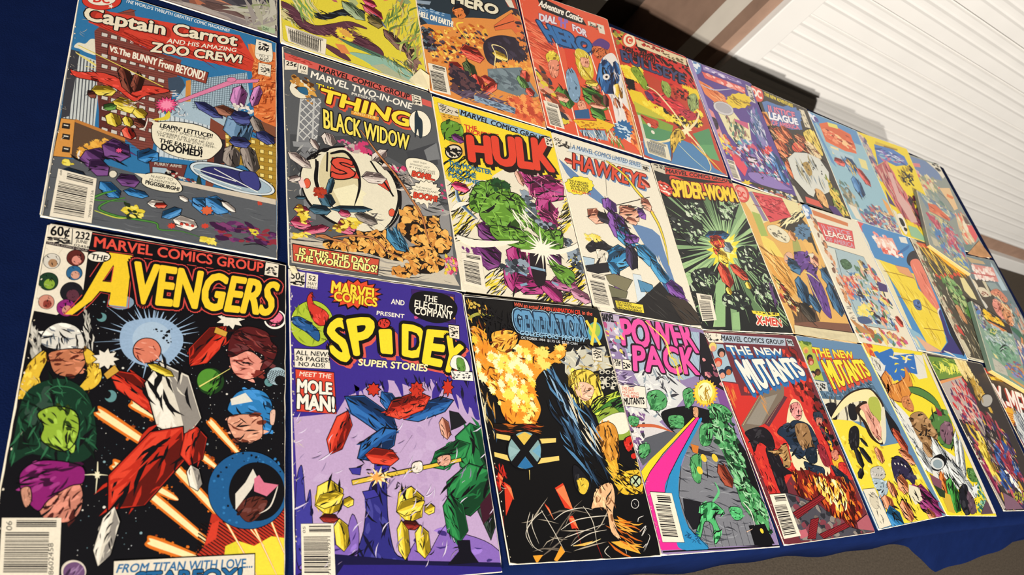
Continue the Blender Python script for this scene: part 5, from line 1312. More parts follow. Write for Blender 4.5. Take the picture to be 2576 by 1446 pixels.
root, loc = comic('', [0.000168802,1.54823e-06,-0.257791,-3.24345e-07,-0.000172178,0.129455,1.32131e-05,-1.14693e-06], 0, 0.0018, 'dark grey comic with red top stripe and a big cream spiked sphere', """P 56585a 0 0 0 1000 0 1000 1528 0 1528
P 444648 0 27 670 169 638 421 558 676 562 887 556 813 744 664 676 507 613 172 816 19 980
P 8a8886 0 533 713 813 744 990 998 966 1478 481 1425 532 1098
P c2b8a4 0 10 1322 215 1349 556 1309 915 1342 987 1499 474 1505 14 1502
N s 60 40 120 20 4 10 2 3a3a3c,9a948a 20 1299 488 1344 954 1480 496 1490 25 1427
N s 40 28.0 84.0 8 -3 30 3 3a3c3e,a8a49c 744 817 949 846 1003 995 747 1000
P 3c3e42 0 746 583 966 444 968 618 779 726
P 77797a 0 877 530 979 440 988 570 892 611
P 77787a 0 101 379 220 336 177 687 65 709
H c9c8c2 7.8 39.0 44 101 379 220 336 178 674 71 695
H c9c8c2 7.8 39.0 123 101 379 220 336 178 674 71 695
l b8b8b4 10.1 98 374 65 722
l b8b8b4 10.3 176 352 151 695
P 8a8b8c 0 40 717 198 681 186 723 44 753
P 77787a 0 84 741 176 726 149 1216 88 1207
N s 50 12.0 48.0 6 84 40 4 3a3b3d,a8a8a4 64 747 176 726 134 1230 68 1233
S 0c0b0f 0 73 942 111 821 196 733 326 661 459 655 591 710 662 811 678 938 645 1086 555 1202 455 1246 331 1247 194 1195 101 1100
S ded6bc 0 79 946 119 831 200 745 325 675 452 670 577 728 649 821 665 942 631 1082 551 1191 456 1232 337 1232 205 1181 111 1092
S cfc39a 0 203 795 248 730 345 715 415 799 412 977 373 1085 298 1114 202 1029 177 926
P e6deb8 0 255 992 384 922 476 987 426 1073 299 1102
S ded6bc 0 432 997 569 939 657 969 623 1078 546 1180 463 1149
L 0c0b0f 23.2 177 815 161 943 172 1036
L 0c0b0f 24.1 253 742 345 702 404 789 416 926 374 1073
l 0c0b0f 10.5 167 805 164 942 174 1000
l 0c0b0f 10.9 237 734 226 876
P d24a38 3 262 765 375 745 398 804 306 816 299 850 402 829 420 875 312 891 308 873 245 881
T d24a38 0.04 0c0b0f:0.07 - 253 918 388 871 385 755 267 763 |S
P d24a38 3 536 805 591 830 615 928 529 885
S d8583c 3 130 982 127 997 121 1011 113 1019 104 1021 97 1017 92 1006 90 992 93 977 99 964 107 955 116 953 123 958 128 968
S d8583c 3 622 1066 619 1078 612 1089 603 1096 594 1098 586 1095 582 1086 581 1075 584 1062 591 1051 599 1044 609 1042 616 1045 621 1054
P e6c8c0 0 57 970 87 950 104 1017 75 1025
l 0c0b0f 12.9 498 723 624 951
L 0c0b0f 18.2 533 713 629 794 660 943 609 1106 545 1192
N s 20 19.2 48.0 5 -44 20 5 0c0b0f 113 783 249 704 216 753 131 828
K b8a8a0 5a4c4a dcd0c4 6 33.8 3 9 801 139 875
K b8a8a0 5a4c4a dcd0c4 7 42.0 3 229 592 272 684
K b8a8a0 5a4c4a dcd0c4 8 21.6 3 142 666 185 736
K b8a8a0 5a4c4a dcd0c4 9 41.9 3 432 859 591 830
K b8a8a0 5a4c4a dcd0c4 10 32.2 3 612 609 510 720
K b8a8a0 5a4c4a dcd0c4 11 26.6 3 646 735 564 745
K b8a8a0 5a4c4a dcd0c4 12 19.5 3 9 994 77 953
N b 60 7.0 22.4 1.5 -5 60 13 c04a78,5a4a50,b8a8a0 306 634 463 599 504 655 390 688
N j 16 12.0 28.8 1.3 65 60 14 c83a6a 429 610 486 592 503 668 446 672
N j 14 12.0 30.0 1.3 -15 60 15 c83a6a 647 728 720 715 716 743 644 763
N s 50 16.8 56.0 5 2 60 16 8a8078,2a2a2c,c9c0b4 660 718 763 758 726 874 677 886
L 2a2a2c 6.3 383 543 392 581 418 599
K 2a4a58 101e28 4a7084 17 18.8 3 259 905 222 1036
K 2a4a58 101e28 4a7084 18 45.0 3 192 1031 238 1115
K 2a4a58 101e28 4a7084 19 32.3 3 113 1155 236 1139
K 2a4a58 101e28 4a7084 20 22.1 3 227 1130 480 1075
K 2a4a58 101e28 4a7084 21 10.6 3 44 1097 102 1083
N j 16 12.0 26.4 1.3 -2 60 22 8a2a1c,b03a24 144 1007 213 1002 201 1053 142 1056
K c04a6a 5a1428 d87a90 23 27.3 3 32 1174 118 1166
K c04a6a 5a1428 d87a90 24 39.0 3 12 1256 124 1255
K c04a6a 5a1428 d87a90 25 24.5 3 75 1310 221 1247
K c04a6a 5a1428 d87a90 26 50.5 3 261 1227 373 1227
K c04a6a 5a1428 d87a90 27 24.8 3 276 1142 348 1138
N b 40 6 18 1.8 13 60 28 dcbf3a,ecd860,7a5410 52 1135 117 1189 76 1265 50 1203
N b 40 7.2 21.6 1.8 13 60 29 dcbf3a,ecd860,7a5410 210 1260 336 1164 408 1173 374 1215 228 1290
N b 20 6 16 2 -11 40 30 dcbf3a,ecd860 33 1329 112 1302 92 1339 27 1352
N s 30 16.8 40.8 5 -1 60 31 e0d8c4,5a5654 370 1121 512 1078 548 1168 457 1222
K 77706a 3a3430 a89c90 32 34.4 3 369 1134 504 1165
S 1c120c 3 658 1070 700 997 771 994 811 1049 911 1028 913 1105 977 1169 949 1275 861 1302 784 1267 695 1247 635 1174
S 1c120c 3 392 1253 500 1219 586 1220 625 1272 688 1309 635 1388 506 1387 383 1363 306 1321
S 1c120c 3 689 1297 808 1263 892 1333 896 1393 807 1443 715 1457 634 1492 560 1480 584 1454 677 1405
S 1c120c 3 187 1343 306 1321 447 1340 445 1369 282 1381 204 1384
N b 110 14.4 31.2 1.3 -12 90 33 d99a4a,e6b05a,c8843a 658 1070 700 997 771 994 811 1049 911 1028 913 1105 977 1169 949 1275 861 1302 784 1267 695 1247 635 1174
N s 55 9.6 28.8 4 24 90 34 0c0b0f 658 1070 700 997 771 994 811 1049 911 1028 913 1105 977 1169 949 1275 861 1302 784 1267 695 1247 635 1174
N b 90 13.2 28.6 1.3 -10 90 35 d99a4a,e6b05a,c8843a 392 1253 500 1219 586 1220 625 1272 688 1309 635 1388 506 1387 383 1363 306 1321
N s 45 8.8 26.4 4 25 90 36 0c0b0f 392 1253 500 1219 586 1220 625 1272 688 1309 635 1388 506 1387 383 1363 306 1321
N b 80 14.4 31.2 1.3 -9 90 37 d99a4a,e6b05a,c8843a 689 1297 808 1263 892 1333 896 1393 807 1443 715 1457 634 1492 560 1480 584 1454 677 1405
N s 40 9.6 28.8 4 25 90 38 0c0b0f 689 1297 808 1263 892 1333 896 1393 807 1443 715 1457 634 1492 560 1480 584 1454 677 1405
N b 40 12 26 1.3 -11 90 39 d99a4a,e6b05a,c8843a 187 1343 306 1321 447 1340 445 1369 282 1381 204 1384
N s 20 8 24 4 26 90 40 0c0b0f 187 1343 306 1321 447 1340 445 1369 282 1381 204 1384
K 2c6080 122c3c 4a88a8 41 47.4 3 555 1202 664 1325
N s 30 24.0 60.0 8 65 20 42 1a3c50,5a98b8 555 1202 634 1186 698 1319 621 1309
L 5a2c18 18.6 453 506 550 655 653 787 751 960 798 1065 816 1200 840 1281
L 5a2c18 14.8 140 1313 188 1321 305 1332 321 1385
L 5a2c18 15.1 237 1311 359 1276 473 1277 552 1345 680 1381
L 5a2c18 14.4 140 1330 188 1309 265 1340
L b87848 11.9 453 506 550 655 653 787 751 960 798 1065 816 1200 840 1281
L b87848 9.4 140 1313 188 1321 305 1332 321 1385
L b87848 9.7 237 1311 359 1276 473 1277 552 1345 680 1381
L b87848 9.4 140 1330 188 1309 265 1340
N j 40 7.8 20.8 1.4 88 60 43 c83a6a,e08aa0,dcbf3a 914 1305 1004 1315 986 1427 902 1428
N b 6 9.0 15.0 1 -13 60 44 c83a6a 963 746 1014 747 979 987 942 982
S e8e0c6 3 735 656 766 626 842 611 929 622 966 675 952 735 895 785 831 794 761 772 734 711
P e8e0c6 3 958 844 933 865 945 882 916 896 917 919 889 924 880 949 856 944 838 968 821 955 797 974 789 955 762 967 764 944 737 947 749 923 726 918 746 896 730 882 756 865 749 845 777 835 780 811 807 810 820 784 841 793 863 770 876 787 904 769 907 792 936 783 928 809 955 809 937 834
T 33302c 0.0 - - 787 652 875 647 880 633 793 638 |KEEP THEM
T 33302c 0.0 - - 760 679 897 673 902 659 765 665 |SWINGING, LADY
T 33302c 0.0 - - 751 704 932 696 937 682 756 690 |IF I DROP THIS
T 33302c 0.0 - - 817 716 929 713 935 699 822 702 |BLASTED
T d0442c 0.06 3a1410:0.08 - 764 766 920 760 934 718 776 724 |BOMB...
T 33302c 0.0 - - 776 849 887 842 892 829 781 835 |THE WHOLE
T 33302c 0.0 - - 749 874 935 855 941 841 755 861 |CRUMMY PLANET
T 33302c 0.0 - - 814 887 869 882 875 868 819 874 |GOES
T d0442c 0.06 3a1410:0.08 - 755 928 913 922 925 879 766 886 |BOOM!
P e8e0c6 0 829 955 854 949 843 991
P c8503a 4 19 1391 492 1403 474 1505 22 1493
T f0e48a 0.05 0c0b0f:0.09 - 52 1445 430 1449 437 1410 57 1408 |IS THIS THE DAY
T f0e48a 0.05 0c0b0f:0.09 - 29 1485 471 1490 479 1446 34 1451 |THE WORLD ENDS?
P cf5a50 0 8 50 988 81 986 135 13 109
P 505254 0 1 -1 998 0 988 78 6 51
T 2a1c1c 0.03 - - 213 113 818 124 831 75 222 68 |MARVEL COMICS GROUP
N b 24 5.6 9.8 2.4 -7 10 45 a83a30 44 55 178 63 173 89 41 83
P e4dac4 0 11 110 88 104 82 161 7 192
P e4dac4 0 92 102 150 101 143 177 85 183
T 0c0b0f 0.03 - - 17 151 78 137 81 104 20 118 |25¢
T 0c0b0f 0.02 - - 101 145 134 143 137 115 104 117 |10
T 55504a 0.0 - - 103 173 135 169 136 154 104 158 |JAN
P e2d8c2 2 843 65 915 63 914 152 840 156
N b 26 4.8 8.0 2.2 -15 8 46 22201e 853 77 904 77 904 139 851 144
S e4dcc4 3 166 314 150 347 124 371 94 383 66 380 44 362 33 334 36 301 51 268 76 243 107 231 136 233 158 251 169 280
N b 26 9.6 26.4 1.5 37 60 47 b8803a,d8a04a,5a3414 33 210 166 199 171 354 55 341
S 2c6080 2 77 305 131 285 139 337 97 339
N b 8 6.5 13.0 1 -19 60 48 b8803a 129 341 171 354 158 407 132 396
T ece6d6 0.03 - - 162 190 824 208 841 153 171 134 |MARVEL TWO-IN-ONE
T ece6d6 0.02 - - 416 234 575 228 580 206 419 212 |PRESENTS
T ecd23a 0.03 0c0b0f:0.06 - 193 269 299 266 302 222 195 225 |THE
T f2d63a 0.06 4a1410:0.1 d8523a:10:16 208 357 783 367 821 252 229 255 |THING
P d8903a 2 403 366 586 355 580 391 399 398
T f2e08a 0.0 - - 418 386 564 382 567 360 420 365 |AND THE
T ecd85a 0.02 0c0b0f:0.05 - 225 562 763 564 782 443 228 419 |BLACK WIDOW
S ece4cc 3 953 250 958 298 946 349 920 391 887 417 851 423 821 407 801 372 796 325 807 276 832 233 865 205 902 198 933 214
S 24323c 2 846 244 866 206 873 249 895 288 879 412 857 434 853 361 824 444 834 338""".split("\n"), seed=7)
root, loc = comic('', [0.000170415,-1.0421e-08,-0.0873104,2.16864e-06,-0.000169774,0.123352,2.02672e-06,1.59313e-05], 0, 0.0018, 'comic with yellow top, huge red title and green and magenta shapes on white', """P e0d7bf 0 0 0 1000 0 1000 1528 0 1528
S ecd02c 0 -6 1 1005 6 1008 455 829 455 575 449 391 568 356 618 196 658 19 703 -18 362
N s 26 42.0 98.0 7 -43 14 2 e2cc40 167 447 215 461 196 658 127 781 19 781 43 536
N s 34 42.0 126.0 16 -45 10 3 0c0b0f 167 447 215 461 196 658 127 781 19 781 43 536
N s 26 39.0 91.0 7 -40 14 4 e2cc40 28 804 152 853 187 1013 3 1208 9 1011
N s 34 39.0 117.0 16 -43 10 5 0c0b0f 28 804 152 853 187 1013 3 1208 9 1011
N s 26 45.0 105.0 7 -37 14 6 e2cc40 978 581 1051 652 960 899 795 986 779 935 934 764
N s 34 45.0 135.0 16 -39 10 7 0c0b0f 978 581 1051 652 960 899 795 986 779 935 934 764
N s 26 36.0 84.0 7 -37 14 8 e2cc40 173 1383 357 1307 372 1486 196 1521
N s 34 36.0 108.0 16 -38 10 9 0c0b0f 173 1383 357 1307 372 1486 196 1521
N s 26 45.0 105.0 7 -34 14 10 e2cc40 910 1100 1026 1162 944 1423 850 1346
N s 34 45.0 135.0 16 -36 10 11 0c0b0f 910 1100 1026 1162 944 1423 850 1346
N s 26 42.0 98.0 7 -34 14 12 e2cc40 551 1474 834 1412 952 1499 618 1527
N s 34 42.0 126.0 16 -36 10 13 0c0b0f 551 1474 834 1412 952 1499 618 1527
K 9c2468 4a0c30 bc4a88 14 68.0 4 619 437 761 632
K 9c2468 4a0c30 bc4a88 15 115.5 4 672 653 996 502
K 9c2468 4a0c30 bc4a88 16 99.8 4 824 674 733 889
K 9c2468 4a0c30 bc4a88 17 83.5 4 693 815 860 891
K d8a08a 7a4a3a ecc0a8 18 30.5 3 584 475 626 607
l 8a5a80 12.3 728 525 829 587 962 584
N s 50 21.0 60.0 6 52 50 19 e07aa0,5a0c38 604 441 741 463 992 459 978 581 863 877 710 866 666 682
K 9c2468 4a0c30 bc4a88 20 81.4 4 442 1130 458 1303
K 9c2468 4a0c30 bc4a88 21 71.1 4 390 1264 382 1496
K 9c2468 4a0c30 bc4a88 22 76.8 4 381 1437 649 1387
K 9c2468 4a0c30 bc4a88 23 59.4 4 600 1369 755 1510
K a4527e 5a1c3c c87aa0 24 54.9 4 680 1370 913 1376
K b87a94 6a3c50 d8a0b4 25 47.7 4 834 1412 1000 1480
K 9c2468 4a0c30 bc4a88 26 69.7 4 607 1152 570 1386
S 1a1018 2 556 1174 674 1154 638 1376 554 1400
l 7a9ab0 18.1 387 1314 501 1346
l 7a9ab0 18.1 433 1430 488 1410
l 7a9ab0 19.3 694 1368 744 1387
l 7a9ab0 18.8 541 1278 659 1285
K 6a2a6a 340c34 8a4c8a 27 91.9 4 187 1013 344 1109
K 6a2a6a 340c34 8a4c8a 28 101.8 4 147 1182 308 1302
K 6a2a6a 340c34 8a4c8a 29 62.7 4 706 1135 813 1209
N j 14 12.0 31.2 1.5 67 60 30 6a2a6a 38 1202 145 1195 208 1318 76 1255
G 5f8f2c 2a4a14 18 31 5 178 769 260 656 362 658 387 733 329 840 203 920 148 880
G 5f8f2c 2a4a14 18 32 5 310 657 411 604 497 638 484 779 423 819 334 813
G 5f8f2c 2a4a14 18 33 5 333 746 528 686 625 747 693 815 550 979 382 1038 264 997 216 917
G 5f8f2c 2a4a14 18 34 5 574 731 679 818 743 969 699 1044 631 977 539 902
G 5f8f2c 2a4a14 18 35 5 287 1005 495 990 623 1018 690 1085 621 1150 490 1147 307 1103
G 5f8f2c 2a4a14 18 36 5 714 974 865 932 868 1040 810 1104 715 1094
G 5f8f2c 2a4a14 12 37 4 708 1187 784 1214 899 1261 886 1341 789 1368 726 1287
N j 30 16.8 36.4 1.3 80 50 38 1c4a24,123418 326 639 466 590 512 635 338 718
N s 120 18.0 60.0 6 38 60 39 1c3410,8abf4a 183 741 351 647 528 686 710 866 855 975 799 1093 517 1142 278 1058 195 896
N b 60 12.0 33.0 1.6 22 60 40 55606a,8a98a4,2a3038 591 644 672 653 681 872 845 894 772 963 624 884
N b 50 11.2 28.0 1.5 -9 60 41 55606a,8a98a4,2a3038 315 1264 525 1230 506 1321 322 1361
N b 60 11.2 28.0 1.5 -9 60 42 55606a,8a98a4,2a3038 900 966 1001 1084 1004 1245 917 1245 880 1105
L 4a6078 26.7 73 742 79 857 194 973
L a8bcc8 10.6 65 757 71 872 181 976
R f0e8d2 18 15 195 24.0 0.5 43 669 1115
P f0e8d2 0 741 1096 706 1110 721 1131 691 1126 686 1156 672 1134 647 1162 655 1132 621 1148 647 1121 616 1118 650 1104 635 1084 664 1088 670 1059 684 1080 709 1051 701 1082 736 1066 710 1093
N s 16 30.0 90.0 8 67 30 44 f0e8d2 492 871 642 799 637 949 523 985
L ece4d0 33.2 20 934 75 884 152 853
L ece4d0 54.6 19 1139 115 1164 262 1149 488 1089
L ece4d0 35.4 487 1160 792 1120 1023 998 974 840
l 0c0b0f 2.4 22 1120 142 1140 491 1076
K d83a6c 6a1030 f07a98 45 37.2 3 37 737 170 745
P 8fb0c8 2 200 49 977 63 962 130 197 103
T 1a1c22 0.04 - - 205 100 897 133 915 81 219 51 |MARVEL COMICS GROUP
P d8ccb4 2 35 46 192 51 186 124 38 132
T 33302c 0.02 - - 42 84 95 84 102 52 49 53 |40¢
N b 20 5.2 10.4 2 -7 20 46 33302c 44 92 190 67 184 104 52 122
P dfa83a 0 40 139 194 125 215 461 89 469
N b 10 4.5 9.0 2.2 -5 8 47 8a5a1c 62 138 178 124 176 154 63 170
G 5f8f2c 2a4a14 10 48 3 36 233 119 178 204 209 170 348 67 364 35 332
K 6a2a6a 340c34 8a4c8a 49 34.3 3 100 312 196 340
S 0c0b0f 0 169 432 158 463 135 492 105 512 74 521 48 516 33 498 30 472 41 441 63 413 93 392 124 383 151 387 167 405
S d8ccb4 0 159 435 149 461 130 485 104 502 78 509 56 505 42 491 40 469 49 444 68 420 94 402 120 395 143 398 157 413
N b 30 7.0 19.6 1.8 -16 60 50 0c0b0f 52 438 155 408 145 474 43 502
T cc3c2a 0.05 - - 218 219 319 208 320 170 219 181 |THE
T cc3c2a 0.05 - - 224 260 486 228 497 186 233 220 |INCREDIBLE
T d8402a 0.07 1a0c0a:0.1 1a0c0a:13:27 219 488 932 391 969 96 233 286 |HULK
T 2a6a8a 0.05 - - 44 576 372 572 372 533 43 539 |THE MONSTER
T 2a6a8a 0.05 - - 31 631 237 637 245 598 38 593 |AND THE
T 2a6a8a 0.05 - - 27 674 252 685 261 653 36 643 |MACHINE!
P e2d8c2 2 915 81 990 75 985 162 918 162
N b 26 5.1 8.5 2.2 -12 8 51 22201e 925 93 980 87 975 151 928 149
B e6dcc6 22 1 31 1251 174 1251 166 1490 22 1469""".split("\n"), seed=8)
root, loc = comic('', [0.000167839,6.06163e-07,0.08397,-2.81213e-06,-0.000167768,0.124279,-1.55585e-05,5.18451e-06], 0, 0.0018, 'plain white comic with red title and a long curved yellow bow', """P e2dac4 0 0 0 1000 0 1000 1528 0 1528
P c9d2d4 0 130 104 993 44 969 105 123 145
l 5a646a 3.6 132 97 994 40
l 5a646a 3.5 103 153 968 109
T 3f6a94 0.02 - - 163 113 865 85 888 34 182 64 |A MARVEL COMICS LIMITED SERIES
T 33302c 0.02 - - -4 79 71 78 84 44 9 46 |60¢
T 33302c 0.0 - - 105 93 124 90 137 50 118 53 |1
N b 20 7.6 15.2 2 -6 20 2 33302c 1 96 152 81 135 122 2 131
P e2d8c2 2 888 58 970 47 962 104 885 109
N b 26 6.3 10.5 2.2 -12 8 3 22201e 898 64 958 56 952 97 897 100
l 5a646a 3.6 167 52 151 117
P 5f7fa8 0 1 254 79 309 171 376 280 438 380 534 332 592 219 546 104 456 46 380
P 5f7fa8 0 574 699 689 702 787 710 850 756 849 877 863 1264 912 1489 793 1453 722 1288 716 1021 649 875
N s 16 57.0 152.0 8 69 10 4 e2dac4,3a5480 783 920 836 1338 852 1471 722 1288
K d24a34 6a140e e8806a 5 27.7 3 56 254 141 247
T d24a34 0.03 3a1410:0.05 5f7fa8:12:16 125 311 834 308 903 154 164 158 |HAWKEYE
K d24a34 6a140e e8806a 6 35.1 3 826 225 911 278
P ecd83a 3 296 425 271 451 266 474 230 496 207 521 169 533 135 555 103 555 65 568 46 557 13 559 11 538 -11 529 5 503 0 484 30 460 43 435 81 418 110 393 146 386 184 367 211 373 250 363 260 381 290 385 282 409
T 2a2414 0.03 - - 46 453 233 436 242 415 54 433 |THE AVENGERS’
T 2a2414 0.03 - - 48 477 233 460 242 439 56 457 |ACE ARCHER
T 2a2414 0.03 - - 50 501 232 485 241 464 58 480 |ON HIS OWN...
T 2a2414 0.03 - - 51 524 232 509 241 489 59 504 |IN A BLAZE OF
T c8402c 0.03 - - 53 547 232 533 240 513 61 527 |GLORY!
L 0c0b0f 41.5 496 131 654 224 735 348 795 428 851 571 878 674 879 841 848 1024
L e2c838 28.3 496 131 654 224 735 348 795 428 851 571 878 674 879 841 848 1024
l 55504a 3.7 480 128 398 499
l 3a3430 7.0 393 599 870 384
L d8d2c0 9.5 799 363 879 358
K 6c3a8a 341850 8e5cae 7 70.6 4 402 513 394 652
K 6c3a8a 341850 8e5cae 8 96.8 4 386 624 475 912
K d89a7c 7a4030 ecb89c 9 68.9 4 150 755 305 688
K 1a1620 0a080c 3a3444 10 50.1 3 242 718 358 720
K d89a7c 7a4030 ecb89c 11 76.9 4 476 647 695 578
K 6c3a8a 341850 8e5cae 12 54.5 3 677 583 763 577
K d89a7c 7a4030 ecb89c 13 63.3 4 747 472 857 476
K d89a7c 7a4030 ecb89c 14 35.1 3 531 679 645 682
K 2f80b0 123c58 54a2cc 15 87.9 4 398 799 556 909
K 6c3a8a 341850 8e5cae 16 36.9 3 451 889 616 823
K 2f80b0 123c58 54a2cc 17 90.7 4 219 1147 473 970
K 2f80b0 123c58 54a2cc 18 53.5 4 228 1118 306 1212
K 6c3a8a 341850 8e5cae 19 56.5 4 294 1200 264 1353
K 2f80b0 123c58 54a2cc 20 78.4 4 556 909 723 1048
K 2f80b0 123c58 54a2cc 21 61.5 4 668 1016 783 1207
K 6c3a8a 341850 8e5cae 22 74.2 4 753 1199 923 1281
K 6c3a8a 341850 8e5cae 23 43.8 4 852 1293 976 1453
K 2c2440 120c20 4a3c68 24 57.6 3 509 905 450 1143
L 6c3a8a 20.3 362 763 470 826 586 815
N s 60 19.2 57.6 6 61 40 25 0c0b0f 379 596 531 679 556 909 468 985 389 830
G 17151c 302c38 8 26 3 63 1015 174 935 234 936 294 994 145 1039 78 1066
G d8d0bc 6a645a 6 27 3 149 1024 253 1030 212 1121 140 1162 145 1094
N j 12 17.0 40.8 1.6 -4 40 28 e2c84a,f0dc70 86 926 215 898 202 943 90 967
L 17151c 18.7 157 1105 105 1183 125 1219
P aac0cc 2 -37 1117 109 1114 63 1231 -21 1220
P 1a1a20 0 -13 1193 228 1118 219 1201 -5 1270
P 7a7458 3 163 1239 262 1207 423 1231 327 1342 190 1300
P 6c6a50 3 170 1317 343 1339 310 1398 173 1408
P 3a342c 0 158 1410 337 1406 236 1589 150 1489
P cdd8dc 0 441 1173 520 1172 507 1405 413 1407
P 4f86a8 3 475 1215 610 1238 607 1294 473 1317
P 1d1b1c 0 372 1440 699 1195 757 1282 937 1335 1076 1501 190 1596 297 1439
P 3a3028 0 717 1302 912 1311 1049 1483 831 1528
N s 30 45.0 105.0 12 36 10 29 3a3836,0c0b0f 388 1437 678 1226 1013 1488 354 1546
P e6d03a 3 199 1429 457 1423 447 1493 198 1494
T 2a2414 0.03 - - 208 1451 340 1448 348 1431 215 1434 |FEATURING
T 2a2414 0.03 - - 204 1472 425 1465 434 1448 212 1455 |THE MYSTERIOUS
T 2a2414 0.03 - - 201 1493 424 1489 432 1472 209 1477 |MOCKINGBIRD!
B e6dcc6 22 1 4 1234 172 1240 176 1497 -2 1498
P c9c0a8 0 -6 34 5 41 3 1512 -9 1504""".split("\n"), seed=9)
